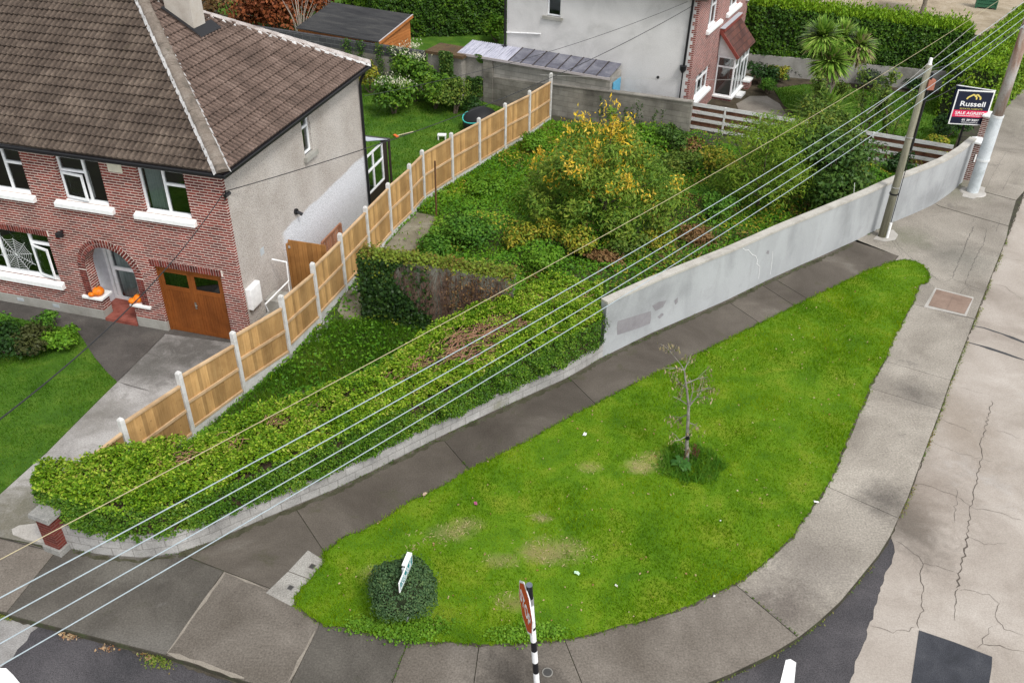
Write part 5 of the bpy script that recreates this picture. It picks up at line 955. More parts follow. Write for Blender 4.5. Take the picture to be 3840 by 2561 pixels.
# gate piers on the corner by the pole
m_pier2 = brickm('corner_pier_brick', (.2, .06, .045), (.1, .04, .035), (.62, .55, .5), .225, .075, .016)
def pier(px, py, h, w, lab, rz, capw=.05):
    p = gv(px, py); t = thing('brick_gate_pier', lab, 'pier', p, rz); mb = MB(); mb.box(-w, w, -w, w, -.02, h); mb.build('shaft', m_pier2, t); mb = MB(); mb.box(-w-capw, w+capw, -w-capw, w+capw, h, h+.07); mb.hexa([(-w-capw, -w-capw, h+.07), (w+capw, -w-capw, h+.07), (w+capw, w+capw, h+.07), (-w-capw, w+capw, h+.07), (-w*.5, -w*.5, h+.16), (w*.5, -w*.5, h+.16), (w*.5, w*.5, h+.16), (-w*.5, w*.5, h+.16)]); mb.build('cap', m_white, t, bevel=.01); return t
pier(2217, 409, 1.45, .2, 'brick gate pier with white cap at the end of the rendered wall', R(58)); pier(2246, 352, 1.55, .22, 'brick gate pier with white cap under the estate agent board, beside the far hedge', R(58))
mb = MB(); mb.box(.21, .24, -.1, .1, .75, 1.05); pl_ = mb.build('name_plate', m_white); pl_.location = gv(2217, 409); pl_.rotation_euler = (0, 0, R(-75)); tag(pl_, 'small white plate fixed on the brick pier beside the rendered wall', 'plate')
# ================= overgrown plot =================
PLOT = [(p.x, p.y) for p in fp[1:]] + [tuple(W2_(.5, -1.4).xy), tuple((pb2-npf*-.1).xy)] + [tuple(p) for p in (PR-normals(PR)*.15)[::-1]] + [(b[0], b[1]) for b in hback[::-1][1:]]
m_plot = mottle('plot_soil', [(.03, .05, .012), (.05, .085, .015), (.085, .075, .045)], 1.1, 8, .95, .5, 40, .8, layers=((.7, .6, (.13, .1, .07), .6),))
sheet('plot_ground', PLOT, .012, m_plot, thick=.03)
MOUND = [((1100, 535), 1.5, .55), ((1010, 560), .9, .4), ((1330, 560), 1.1, .7), ((1240, 600), 1.0, .55), ((1180, 620), .8, .4), ((1450, 530), 1.2, .5), ((1560, 480), 1.3, .45), ((1640, 400), 1.0, .6), ((1500, 330), 1.4, .7), ((1600, 340), .9, .6), ((1700, 560), 1.0, .3), ((1290, 470), 1.2, .3), ((1560, 600), 1.3, .25), ((1400, 640), .9, .35), ((1900, 480), 1.2, .5), ((1980, 420), 1.0, .6), ((2080, 380), .9, .6), ((820, 800), 1.0, .12), ((700, 860), .7, .15)]
MD = [(gv(*c), r, h) for c, r, h in MOUND]
def gh(x, y):
    z = np.zeros(len(x))
    for c, r, h in MD: z = np.maximum(z, h*np.exp(-((x-c.x)**2+(y-c.y)**2)/(2*(r*.6)**2)))
    return z+.1*vnoise(x*1.3, y*1.3, 11)
CLEAR = [[(865, 590), (905, 545), (960, 490), (1000, 500), (985, 545), (940, 590)], [(690, 760), (740, 700), (800, 640), (840, 650), (838, 720), (770, 760)], [(1460, 560), (1560, 500), (1640, 510), (1600, 590), (1500, 620)]]
CL = [([(p.x, p.y) for p in gl(c)], a) for c, a in zip(CLEAR, (.03, .25, .45))]
DIM = [(p.x, p.y) for p in gl([(470, 990), (570, 915), (680, 815), (760, 740), (845, 738), (965, 760), (940, 805), (790, 872), (600, 925)])]
def keep_p(x, y):
    k = np.clip(.35+1.0*vnoise(x*.9, y*.9, 12), .15, 1)
    k = np.where(inpoly(x, y, DIM), k*.22, k)
    for c, a in CL: k = np.where(inpoly(x, y, c), a, k)
    return k
sheet('old_concrete_path', None, .03, mottle('mossy_concrete', [(.13, .115, .08), (.2, .18, .13), (.28, .26, .21)], 1.2, 7, .95, .35, 30, .4, layers=((1.5, .55, (.09, .1, .03), .6),)), polys=[gl([(862, 592), (905, 545), (955, 490), (1003, 498), (985, 545), (942, 590), (900, 600)]), gl([(775, 715), (792, 668), (838, 665), (838, 735), (800, 745)])])
m_gc = leafm('ground_cover_leaf', [(0, (0.029, 0.086, 0.011)), (.3, (0.063, 0.178, 0.013)), (.6, (0.115, 0.270, 0.018)), (.85, (0.196, 0.333, 0.028)), (.95, (0.253, 0.287, 0.046)), (1, (0.345, 0.322, 0.028))], .5, .25, .45, .55)
m_yel = leafm('yellowing_leaf', [(.04, .11, .014), (.13, .2, .02), (.36, .32, .03), (.26, .17, .05)], .5, .22, .8, .35)
m_brn = leafm('brown_leaf', [(.07, .04, .02), (.17, .09, .035), (.26, .16, .07), (.12, .14, .03)], .6, .15, .8, .4)
x, y = scatter(PLOT, 330); k = RNG.random(len(x)) < keep_p(x, y); x, y = x[k], y[k]; g = gh(x, y); z = .02+g*RNG.random(len(x))**.35+.03
o = leaves('ground_cover', np.c_[x, y, z], .1, m_gc, None, N=(0, -.15, 1), asp=.62); tag(o, 'tangled green weeds and brambles covering the overgrown plot', 'weeds', kind='stuff')
x, y = scatter(PLOT, 60); k = (vnoise(x*.9, y*.9, 21)+np.clip((x-3)*.03, -.2, .16) > .56) & (RNG.random(len(x)) < keep_p(x, y)*1.2) & (y > 20.5); x, y = x[k], y[k]
o = leaves('yellow_weeds', np.c_[x, y, gh(x, y)+.08*RNG.random(len(x))+.05], .11, m_yel, None, N=(0, -.1, 1)); tag(o, 'yellowing weeds scattered through the overgrown plot', 'weeds', kind='stuff')
x, y = scatter(PLOT, 80); k = (vnoise(x*.8, y*.8, 31)+np.clip((x-4)*.03, -.2, .12) > .62) & (y > 20) & (x > 0); x, y = x[k], y[k]
o = leaves('dead_stems', np.c_[x, y, gh(x, y)+.06*RNG.random(len(x))], .22, m_brn, None, D=(0, 0, .2), asp=.12); tag(o, 'dead brown stems lying among the weeds of the plot', 'dead stems', kind='stuff')
o = blades('plot_grass', PLOT, .02, 260, .16, .014, m_blade, lambda x, y: keep_p(x, y)*np.clip(1.5-gh(x, y)*3, 0, 1)*np.where((x < 3) & (y > 23), 1, .35), lean=1.3); tag(o, 'rank green grass between the weeds along the timber fence', 'grass')
o = blades('plot_grass', DIM, .02, 1100, .15, .011, m_bladed, lean=1.3); tag(o, 'dark matted grass between the long hedge and the timber fence', 'grass')
# rubble by the fence
mb = MB()
for k in range(150):
    c = random.choice([gv(815, 655), gv(825, 640), gv(720, 770), gv(745, 745), gv(700, 790), gv(875, 570)]); p = c+Vector((random.gauss(0, .28), random.gauss(0, .28), 0)); r = random.uniform(.02, .06)
    q = [p+Vector((math.cos(t)*r*random.uniform(.7, 1.3), math.sin(t)*r*random.uniform(.7, 1.3), 0)) for t in np.linspace(0, 6.28, 6)[:-1]]; top = [v+(p-v)*.4+UP*r*random.uniform(.5, 1) for v in q]
    mb.face(top)
    for i in range(5): mb.face([q[i], q[(i+1) % 5], top[(i+1) % 5], top[i]])
o = mb.build('rubble', mottle('rubble_stone', [(.2, .19, .19), (.32, .31, .31), (.42, .41, .41)], 3, 4, .9, .2, 40, .2, island=.3)); tag(o, 'grey rubble and stones by the foot of the timber fence', 'rubble', kind='stuff')

# ---- plants ----
def cloud(lumps, n, thick=.35):
    """leaf points on and in a set of ellipsoid lumps (c, (rx, ry, rz))"""
    wts = np.array([r[0]*r[1]+r[0]*r[2] for c, r in lumps]); idx = RNG.choice(len(lumps), n, p=wts/wts.sum()); d = nrm(RNG.normal(size=(n, 3))); d[:, 2] = np.where(d[:, 2] < -.3, -d[:, 2], d[:, 2])
    rad = 1-np.abs(RNG.normal(0, thick, n)).clip(0, .95); C = np.array([list(c) for c, r in lumps])[idx]; Rr = np.array([r for c, r in lumps])[idx]
    bump = 1+.22*(vnoise(d[:, 0]*3+C[:, 0]*5, d[:, 1]*3+d[:, 2]*3+C[:, 1], 17)-.5); return C+d*Rr*(rad*bump)[:, None], d
def lumpset(r, h, n, z0=.25):
    out = []
    for k in range(n):
        a = random.uniform(0, 6.28); q = r*math.sqrt(random.random())*.7; z = h*random.uniform(z0, .82)*(1-.35*(q/r)**2); s = random.uniform(.3, .5)
        out.append((Vector((q*math.cos(a), q*math.sin(a), z)), (r*s, r*s, max(.1, min(h*.3, r*s*.85)))))
    return out
def stems(t, lumps, base_r, n=4, name='stem', mat=None):
    mb = MB()
    for c, r in lumps[:max(n, 3)]:
        m = c*.5+Vector((random.uniform(-.1, .1), random.uniform(-.1, .1), 0)); mb.tube([(random.uniform(-.06, .06), random.uniform(-.06, .06), -.03), m, c], [base_r, base_r*.6, base_r*.25], 6)
    return mb.build(name, mat or m_bark, t)
def shrub(px, py, r, h, n, size, mat, label, nl=7, cat='shrub', group=None, name='shrub', asp=.55, core=None, D=None, loc=None):
    t = thing(name, label, cat, loc or gv(px, py), random.uniform(0, 6), group); L = lumpset(r, h, nl); L.append((Vector((0, 0, h*.42)), (r*.7, r*.7, h*.42)))
    P, d = cloud(L, n); leaves('foliage', P, size, mat, t, N=d+np.array([0, 0, .7]), asp=asp); stems(t, L, .03+.012*h); return t
m_nettle = leafm('nettle_leaf', [(0.026, 0.079, 0.012), (0.058, 0.158, 0.017), (0.105, 0.231, 0.024), (0.158, 0.263, 0.029)], .5, .22, .7, .4)
m_bright = leafm('bright_leaf', [(.06, .16, .012), (.12, .26, .018), (.2, .34, .03)], .5, .25, .7, .4)
m_olive = leafm('olive_leaf', [(.035, .085, .014), (.08, .145, .022), (.14, .2, .03), (.24, .24, .035)], .5, .22, .7, .4)
m_darkl = leafm('dark_leaf', [(.012, .035, .01), (.025, .065, .014), (.045, .1, .02)], .4, .15, .7, .4)
m_feather = leafm('feathery_leaf', [(.06, .14, .014), (.11, .21, .018), (.18, .27, .024), (.28, .32, .035)], .5, .28, .7, .4)
m_elder0 = leafm('bramble_leaf', [(.025, .065, .015), (.05, .11, .02), (.085, .16, .026), (.13, .2, .034)], .45, .2, .7, .4)
G = 'self-seeded shrubs in the overgrown plot'
shrub(1085, 560, 1.35, .95, 3000, .12, m_nettle, 'low dark green nettle clump beside the old concrete path', group=G)
shrub(1000, 590, .8, .6, 1000, .11, m_nettle, 'small nettle clump right at the corner of the ivy-covered wall', group=G)
shrub(1245, 625, .95, .85, 1800, .11, m_bright, 'bright green weed clump just behind the ivy-covered wall', group=G)
shrub(1330, 585, .8, 1.15, 1300, .12, m_yel, 'yellow-orange dying shrub below the yellow-leaved tree', group=G)
shrub(1270, 560, .6, .9, 700, .11, m_yel, 'smaller yellowing shrub left of the orange dying one', group=G)
shrub(1450, 590, .8, .7, 900, .11, m_olive, 'olive weed clump under the power lines in the middle of the plot', group=G)
shrub(1640, 405, .9, 1.0, 1300, .12, m_yel, 'yellow-flecked bramble clump left of the feathery tree', group=G)
shrub(1590, 345, 1.0, .55, 1100, .12, m_brn, 'brown dead bramble heap by the end of the block wall', group=G)
shrub(1480, 340, 1.2, 1.0, 1700, .12, m_bright, 'bright green bramble clump right behind the yellow-leaved tree', group=G)
shrub(1955, 430, .75, 1.2, 1200, .12, m_yel, 'yellow-green bramble by the rendered wall, left of the telegraph pole', group=G)
shrub(2140, 365, .75, 1.2, 1100, .11, m_yel, 'yellow-spotted bush against the plank fence behind the wooden pole', group=G)
shrub(2060, 400, .7, .9, 900, .11, m_darkl, 'dark low bush between plank fence and rendered wall', group=G)
shrub(1720, 585, .9, .5, 900, .11, m_gc, 'low weed mat beside the middle of the rendered wall', group=G)
shrub(1880, 535, .6, .8, 900, .12, m_olive, 'olive bramble touching the rendered wall under the dark tree', group=G)
shrub(1300, 430, .8, .5, 800, .1, m_bright, 'low bright weeds left of the yellow-leaved tree', group=G)
for (px, py, rr_, hh_, nn_, mm_, lab) in ((1395, 600, .8, .4, 900, m_brn, 'brown withered bramble below the golden tree, nearest the hedge'), (1420, 545, .7, 1.0, 1100, m_feather, 'pale feathery weed clump at the right foot of the golden tree'), (1190, 570, .7, .8, 1100, m_yel, 'yellowing clump at the left foot of the golden tree'), (1120, 440, .9, .45, 1000, m_bright, 'low bright clump in the open strip along the timber fence'),
  (1600, 560, .8, .55, 800, m_brn, 'low dead brown patch by the middle of the rendered wall'), (1500, 560, .7, .6, 800, m_yel, 'yellow-spotted weed clump near the hedge end of the rendered wall'), (1230, 350, .8, .7, 1000, m_bright, 'bright green clump at the fence side of the golden tree'), (1640, 500, .8, .8, 1000, m_nettle, 'green nettle patch under the feathery tree'), (1540, 350, .7, 1.3, 1100, m_elder0, 'tall dark bramble close to the grey block wall')):
    shrub(px, py, rr_, hh_, nn_, .12, mm_, lab, group=G)
# yellow-leaved tree
def tree(name, label, px, py, h, r, n, size, mat, nl, tr=.07, limbs=7, asp=.4, D=None, extra=None, crown0=.2, fork=.15, loc=None, cat='tree', lumps=None):
    t = thing(name, label, cat, loc or gv(px, py)); L = lumps or lumpset(r, h, nl, crown0); mb = MB()
    mb.tube([(0, 0, -.05), (.03, .02, h*fork), (.0, .05, h*.45), (.05, 0, h*.85)], [tr, tr*.8, tr*.5, tr*.12], 8)
    for c, q in L[:limbs]: mb.tube([(0, 0, h*fork*random.uniform(.5, 1.2)), c*.5+UP*h*.08, c, c*1.15+UP*.2], [tr*.6, tr*.42, tr*.2, tr*.06], 6)
    mb.build('trunk', m_bark, t); P, d = cloud(L, n, .45); leaves('crown', P, size, mat, t, N=d+np.array([0, 0, .6]), D=(d*.6+np.array([0, 0, -.5])), asp=asp)
    if extra: extra(t, L, h, r)
    return t
m_ytree = leafm('peach_leaf', [(.045, .115, .016), (.1, .19, .022), (.175, .26, .03), (.3, .34, .05)], .5, .28, .8, .4)
m_gold = leafm('golden_leaf', [(.56, .34, .015), (.7, .48, .03), (.74, .56, .09), (.56, .3, .03)], .5, .3, 1.0, .3)
def gold(t, L, h, r):
    P = []
    for k in range(150):
        c, q = random.choice([l for l in L if l[0].z > 1.3]); d = Vector((random.gauss(0, 1), random.gauss(0, 1), abs(random.gauss(.6, .8)))).normalized(); p = c+Vector((d.x*q[0], d.y*q[1], d.z*q[2]))*1.08
        if random.random() > .25+.75*max(0, (p.z/h-.45)*1.6)+(.5 if p.x < -1 and p.z > h*.4 else 0): continue
        for j in range(random.randint(10, 24)): P.append((p.x+random.gauss(0, .11), p.y+random.gauss(0, .11), p.z+random.gauss(0, .13)))
    for k in range(150):
        s = random.random(); P.append((.1+random.gauss(0, .22*(1.2-s)), random.gauss(0, .22*(1.2-s)), h*(.8+.3*s)))
    leaves('golden_leaves', P, .15, m_gold, t, D=(0, 0, -.8), asp=.36)
    mb = MB(); mb.tube([(0, 0, h*.7), (.1, 0, h*1.08)], [.03, .008], 5); mb.build('leader', m_bark, t)
LP = []
for k in range(46):
    a = random.uniform(0, 6.28); q = 2.6*math.sqrt(random.random()); top = 3.5*(1-.62*(q/2.6)**1.3); z = top*random.uniform(.45, 1.0); LP.append((Vector((q*math.cos(a)-.1, q*math.sin(a), z)), (random.uniform(.45, .7), random.uniform(.45, .7), random.uniform(.45, .7))))
LP += [(Vector((random.gauss(0, .7), random.gauss(0, .7), random.uniform(.9, 2.4))), (.8, .8, .7)) for k in range(9)]+[(Vector((2.2*math.cos(a), 2.2*math.sin(a), .55)), (.65, .65, .5)) for a in np.linspace(0, 5.6, 9)]
LP += [(Vector((.0, 0, 3.6)), (.25, .25, .5)), (Vector((-.6, .1, 3.1)), (.3, .3, .5)), (Vector((.5, .2, 3.2)), (.3, .3, .45))]
tree('peach_tree', 'broad bushy tree turning golden yellow in the middle of the plot', 1385, 505, 3.4, 2.65, 17500, .16, m_ytree, 38, .06, 9, .34, extra=gold, crown0=.2, lumps=LP)
tree('feathery_tree', 'feathery light green young tree left of the dark tree', 1738, 478, 4.0, 1.8, 9500, .16, m_feather, 24, .06, 8, .22, crown0=.2)
shrub(1665, 465, .9, 1.5, 1800, .14, m_feather, 'yellow-green feathery sapling leaning out to the left', nl=8, group=G, asp=.22)
m_elder = leafm('elder_leaf', [(.025, .065, .015), (.05, .11, .02), (.085, .16, .026), (.13, .2, .034)], .45, .2, .7, .4)
tree('elder_tree', 'dark green rounded tree by the rendered wall near the wooden pole', 1895, 478, 3.1, 1.75, 6500, .16, m_elder, 20, .07, 8, .5, crown0=.2)
tree('elder_tree', 'loose light green tree hiding the middle of the plank fence', 1865, 415, 3.3, 1.6, 5200, .16, m_olive, 18, .06, 7, .5, crown0=.2)
shrub(1800, 395, .9, 1.5, 1600, .14, m_nettle, 'leafy green bush in front of the plank fence, behind the feathery tree', group=G)
shrub(1560, 395, 1.0, .9, 1500, .12, m_olive, 'olive bramble mound between the golden tree and the feathery tree', group=G)
shrub(1530, 470, .9, .7, 1200, .12, m_yel, 'yellow-flecked weed mound in front of the feathery tree', group=G)
tree('elder_tree', 'smaller loose green tree against the plank fence behind the feathery one', 1900, 400, 2.6, 1.3, 2600, .14, m_olive, 12, .05, 6, .5, crown0=.25)
# sparse whips in front of the second house garden
for i, (px, py, h_, lab) in enumerate([(1975, 335, 3.2, 'tall thin leafy whip behind the plank fence, left of the gap'), (2035, 342, 2.9, 'thin leafy whip behind the plank fence, near the wooden pole'), (1850, 305, 2.7, 'thin leafy whip growing below the cabbage palm')]):
    t = thing('sapling', lab, 'sapling', gv(px, py), 0, 'thin saplings along the plank fence'); mb = MB(); P = []
    for k in range(6):
        a = random.uniform(0, 6.28); e = Vector((math.cos(a)*.6, math.sin(a)*.6, h_*random.uniform(.55, 1))); m = e*.5+UP*.25; mb.tube([(0, 0, 0), m, e], [.02, .013, .004], 5)
        for j in range(110): s = random.uniform(.3, 1); q = m.lerp(e, s) if s > .5 else m*s*2; P.append((q.x+random.gauss(0, .12), q.y+random.gauss(0, .12), q.z+random.gauss(0, .12)))
    mb.build('stem', m_bark, t); leaves('foliage', P, .16, m_olive, t, asp=.55, N=(0, -.3, 1))
# ---- ivy-covered remnant wall ----
iw0, iw1 = gv(843, 731), None; ea = Vector((math.cos(HY), math.sin(HY), 0)); na = Vector((ea.y, -ea.x, 0)); IL = 4.3; IH = 2.0
iw = thing('ivy_covered_wall', 'freestanding old rendered wall half covered with ivy and dead creeper stems', 'wall', iw0, HY)
mb = MB(); mb.box(.05, IL, .05, .3, -.02, IH); mb.build('wall', mottle('old_render', [(.15, .14, .11), (.24, .225, .185), (.31, .3, .25)], 1.2, 7, .95, .3, 30, .4, stretch=(1, 1, .4), layers=((1.2, .55, (.15, .17, .08), .6),)), iw)
P = []; 
while len(P) < 5200:
    u, z = random.uniform(-.05, 2.3), random.uniform(0, IH+.05)
    lim = 1.25+.35*math.sin(z*3)+(.4 if z < .5 else 0)
    if u < lim or (u < 2 and random.random() < .08): P.append((u, -.02-abs(random.gauss(0, .08)), z))
for k in range(900): P.append((-.02-abs(random.gauss(0, .07)), random.uniform(-.05, .35), random.uniform(0, IH+.05)))
leaves('ivy', P, .085, leafm('dark_ivy', [(0, (.008, .024, .007)), (.5, (.02, .05, .01)), (.82, (.04, .085, .014)), (.9, (.2, .24, .02)), (1, (.3, .3, .03))], .4, .12, 1.5, .35), iw, N=(0, -1, .35), asp=.85)
P = [(random.uniform(-.05, IL), .17+random.gauss(0, .16), IH+.03+abs(random.gauss(0, .09))) for k in range(3600)]
leaves('top_growth', P, .085, leafm('wall_top_leaf', [(.22, .08, .03), (.14, .12, .02), (.13, .2, .02), (.26, .32, .04)], .5, .2, 1.2, .5), iw, N=(0, -.2, 1), asp=.7)
P = [(random.uniform(2.4, IL), -.02-abs(random.gauss(0, .12)), random.uniform(.9, IH)) for k in range(500)]; leaves('hanging_growth', P, .08, m_brn, iw, D=(0, 0, -.5), asp=.5)
mb = MB()
P = [(IL+random.gauss(0, .12), .15+random.gauss(0, .15), random.uniform(.3, IH+.1)) for k in range(700)]; leaves('end_growth', P, .085, m_bright, iw, D=(.5, 0, .3), asp=.6)
mb = MB()
for k in range(260):
    u = random.uniform(.9, 4.0); z = random.uniform(1.3, IH+.05); p = [(u, -.0, z)]
    while z > 0.05: z -= random.uniform(.15, .35); u += random.gauss(0, .05); p.append((u, -.005-random.uniform(0, .035), max(z, 0)))
    mb.tube(p, random.uniform(.004, .009), 4, cap=False)
mb.build('creeper_stems', mottle('creeper_bark', [(.05, .03, .022), (.14, .085, .06), (.24, .16, .12)], 8, 4, .9, .3, 50, 0), iw)
# brown stake
mb = MB(); b0 = gv(1002, 502); mb.bar(b0, b0+Vector((.02, .02, 2.1)), .045, .045); o = mb.build('wooden_stake', woodm('stake_wood', [(.06, .03, .015), (.12, .06, .03), (.16, .08, .04)], (8, 8, 1))); tag(o, 'rusty brown stake standing in front of the timber fence', 'stake')

# ================= first house garden: rear lawn, shrubs =================
RL = [(p.x, p.y) for p in [fp[6]-Vector((.1, 0, 0))]+[q-Vector((.12, 0, 0)) for q in fp[7:]]] + [tuple(W2_(-8.9, -1.45).xy), tuple(W2_(-11.5, -1.45).xy), tuple((A_+d_*L_-n_*-.15).xy), tuple((A_-n_*-.15).xy), tuple(H1W(-11, 22, 0).xy), tuple(H1W(-11, 8.3, 0).xy), tuple(H1W(0, 8.3, 0).xy)]
sheet('rear_lawn', RL, .03, m_lawn, thick=.04)
o = blades('rear_lawn_grass', RL, .03, 260, .07, .016, m_bladed, lambda x, y: np.clip(.3+vnoise(x*1.2, y*1.2, 14), .1, 1)); tag(o, 'mown grass of the lawn behind the first house', 'grass')
m_fats = leafm('flowering_shrub_leaf', [(.025, .07, .012), (.06, .14, .015), (.12, .23, .02), (.2, .28, .03)], .4, .22, .8, .4); m_cream = leafm('cream_flower', [(.6, .58, .4), (.75, .74, .6), (.55, .5, .2)], .6, .3, 1, .3)
def flowers(t, pts, n):
    P = []
    for (x, y, z, r) in pts:
        for k in range(n): P.append((x+random.gauss(0, r), y+random.gauss(0, r*.7), z+abs(random.gauss(0, r*.6))))
    leaves('flowers', P, .1, m_cream, t, D=(0, 0, 1.2), asp=.35)['kind'] = 'stuff'
FG = 'shrubs along the rear garden wall'
t = shrub(905, 262, 1.25, 1.7, 2600, .17, m_fats, 'white-flowered evergreen shrub nearest the house downpipe', group=FG); t.rotation_euler = (0, 0, 0); flowers(t, [(-.1, -.7, 1.6, .3), (.5, -.6, 1.5, .25)], 90)
t = shrub(955, 235, 1.35, 2.5, 3200, .17, m_fats, 'taller white-flowered evergreen shrub against the ivy-streaked wall', group=FG); t.rotation_euler = (0, 0, 0); flowers(t, [(-.5, -.5, 2.35, .3), (.0, -.4, 2.6, .22), (.2, -.6, 2.2, .2)], 90)
shrub(1000, 250, 1.2, 1.9, 2400, .16, m_fats, 'leafy green shrub right of the white-flowered pair', group=FG)
shrub(1045, 262, 1.1, 1.9, 1900, .11, m_olive, 'loose brownish-green shrub beneath the ivy curtain', group=FG); shrub(1085, 262, .8, .9, 900, .11, m_darkl, 'low dark plant at the foot of the block wall', group=FG)
shrub(850, 215, .7, 1.7, 900, .14, m_yel, 'yellowing plant just beside the back corner of the house', group=FG)
tc_ = gv(1106, 300); tp = thing('covered_trampoline', 'black covered round play pool with turquoise rim behind the timber fence', 'play pool', tc_); mb = MB(); mb.lathe((0, 0, 0), [(.75, 0), (.8, .4), (.75, .6), (.5, .85), (.2, .98), (.02, 1.0)], 28); mb.build('cover', flat('black_cover', (.006, .006, .007), .6), tp, smooth=True)
mb = MB(); mb.tube([(.79*math.cos(a), .79*math.sin(a), .56+.05*math.sin(3*a)) for a in np.linspace(0, 6.28, 30)], .025, 6); mb.build('rim', flat('turquoise', (.06, .5, .46), .5), tp)
tbox = gv(1015, 322); mb = MB(); mb.box(-.18, .18, -.12, .12, .2, .25); [mb.box(x, x+.05, y, y+.05, 0, .2) for x in (-.17, .12) for y in (-.11, .06)]; o = mb.build('white_garden_table', m_white, bevel=.01); o.location = tbox; tag(o, 'small white table top just showing over the timber fence', 'table')
tk = thing('toy_rake', 'orange-headed toy rake lying on the rear lawn', 'rake', gv(912, 312, .06), R(35)); mb = MB(); mb.tube([(0, 0, 0), (.75, 0, .02)], .018, 6); mb.build('handle', flat('pale_handle', (.6, .5, .35), .6), tk); mb = MB(); mb.box(-.12, .0, -.14, .14, -.02, .03); [mb.box(-.12, -.02, y, y+.03, -.05, -.02) for y in (-.13, -.05, .03, .1)]; mb.build('head', flat('orange_plastic', (.75, .16, .04), .5), tk)
# front garden shrubs of the first house
shrub(25, 815, 1.0, .95, 2300, .1, m_darkl, 'dark bushy shrub in the front bed, at the left edge', group='front bed shrubs'); shrub(85, 812, .7, .8, 1500, .1, leafm('purple_green', [(.03, .035, .015), (.06, .07, .02), (.08, .1, .03)], .5, .15), 'dull brownish shrub in the middle of the front bed', group='front bed shrubs')
shrub(150, 800, .62, .62, 1500, .1, m_bright, 'bright green leafy plant at the right end of the front bed', group='front bed shrubs'); shrub(100, 765, .6, .6, 900, .1, m_nettle, 'mid green plant nearest the house in the front bed', group='front bed shrubs'); shrub(-30, 790, .9, .8, 1000, .1, m_nettle, 'green plant at the house end of the front bed', group='front bed shrubs')
# ================= second house garden =================
GARD = [tuple(W2_(.1, 0).xy), tuple(W2_(.1, 12).xy), tuple((P0+dfw*.0-nfw*-.0).xy), tuple(P1.xy), tuple(gv(2200, 330).xy), tuple(gv(2192, 345).xy), tuple(pa.xy)]
sheet('garden_bed', GARD, .0, MC['dark_soil'])
LG = gl([(1775, 205), (1850, 195), (1960, 205), (2190, 222), (2205, 300), (2190, 338), (2050, 310), (1900, 290), (1840, 275), (1800, 245)])
sheet('second_garden_lawn', LG, .03, m_lawn); o = blades('second_garden_grass', [(p.x, p.y) for p in LG], .03, 220, .08, .018, m_bladed); tag(o, 'dark green lawn between the plank fence and the tall hedge', 'grass')
sheet('garden_path', gl([(1700, 262), (1690, 240), (1722, 222), (1760, 222), (1790, 240), (1812, 275)]), .02, mottle('garden_concrete', [(.15, .13, .11), (.22, .2, .17), (.27, .25, .22)], 1, 7, .9, .3, 30, .3), thick=.03)
BG = 'bed plants by the second house'
shrub(1745, 195, .8, 1.2, 1300, .14, m_darkl, 'dark shrub next to the white porch', group=BG); shrub(1785, 185, .7, .8, 900, .12, m_yel, 'yellow-flowered bush right of the dark porch shrub', group=BG); shrub(1762, 215, .6, .8, 800, .12, m_nettle, 'green bush at the edge of the garden path', group=BG)
shrub(1990, 205, .9, .9, 1100, .12, leafm('grey_green', [(.03, .05, .03), (.06, .085, .05), (.1, .13, .07)], .6, .2), 'grey-green mound below the far garden wall', group=BG); shrub(2105, 212, .8, .7, 800, .12, m_darkl, 'low dark bush by the far wall near the right-hand hedge', group=BG); shrub(2170, 318, .9, 1.0, 1300, .12, m_darkl, 'dark shrub under the estate agent board', group=BG)
shrub(1930, 235, .6, 1.1, 600, .12, m_olive, 'thin olive bush between lawn and cabbage palm', group=BG)
# cabbage palm
m_cord = leafm('strap_leaf', [(0.062, 0.125, 0.020), (0.125, 0.250, 0.030), (0.225, 0.362, 0.050), (0.350, 0.450, 0.110)], .45, .2, 1, .25); m_cdead = leafm('dead_strap', [(.2, .15, .08), (.32, .26, .14), (.2, .2, .08)], .6, .2)
def straps(name, c, r, n, mat, parent, low=-.5, w=.05):
    n = int(n*1.7)
    V = []; F = []
    for k in range(n):
        a = random.uniform(0, 6.28); z = random.uniform(low, 1)**1; h = math.sqrt(max(0, 1-min(1, abs(z))**2)); d = Vector((h*math.cos(a), h*math.sin(a), z)).normalized(); s = d.cross(UP).normalized() if abs(d.z) < .98 else Vector((1, 0, 0)); L = r*random.uniform(.75, 1.1); b = len(V)
        for q, ww in ((.05, .7), (.4, 1), (.75, .8), (1, .05)):
            p = Vector(c)+d*L*q-UP*(.28*L*q*q*(1-.5*abs(d.z))); V += [tuple(p-s*w*ww), tuple(p+s*w*ww)]
        for j in range(3): F.append((b+2*j, b+2*j+1, b+2*j+3, b+2*j+2))
    return rawmesh(name, np.array(V), np.array(F), mat, parent)
def cordyline(px, py, heads, label, loc=None, trunk_h=1.4):
    base = loc or gv(px, py); t = thing('cabbage_palm', label, 'palm', base); mb = MB(); mb.tube([(0, 0, -.05), (.05, 0, trunk_h*.5), (0, 0, trunk_h)], [.16, .13, .12], 9)
    for c, r, n, dead in heads: mb.tube([(0, 0, trunk_h*.95), Vector(c)*.55+UP*trunk_h*.55, c], [.1, .085, .07], 8)
    mb.build('trunk', mottle('palm_bark', [(.12, .1, .075), (.22, .19, .15), (.3, .27, .22)], 5, 6, .95, .4, 40, .7), t)
    for c, r, n, dead in heads:
        straps('leaf_head', c, r, n, m_cord, t)
        if dead: straps('dead_leaves', Vector(c)-UP*.1, r*.95, dead, m_cdead, t, -1)
    return t
cb = gv(1890, 268)
def ch_(px, py, dep=0.0):   # head position in the palm's own frame, at a depth offset toward +y
    n = Vector((0, 1, 0)); w = onp(px, py, cb+n*dep, n); return w-cb
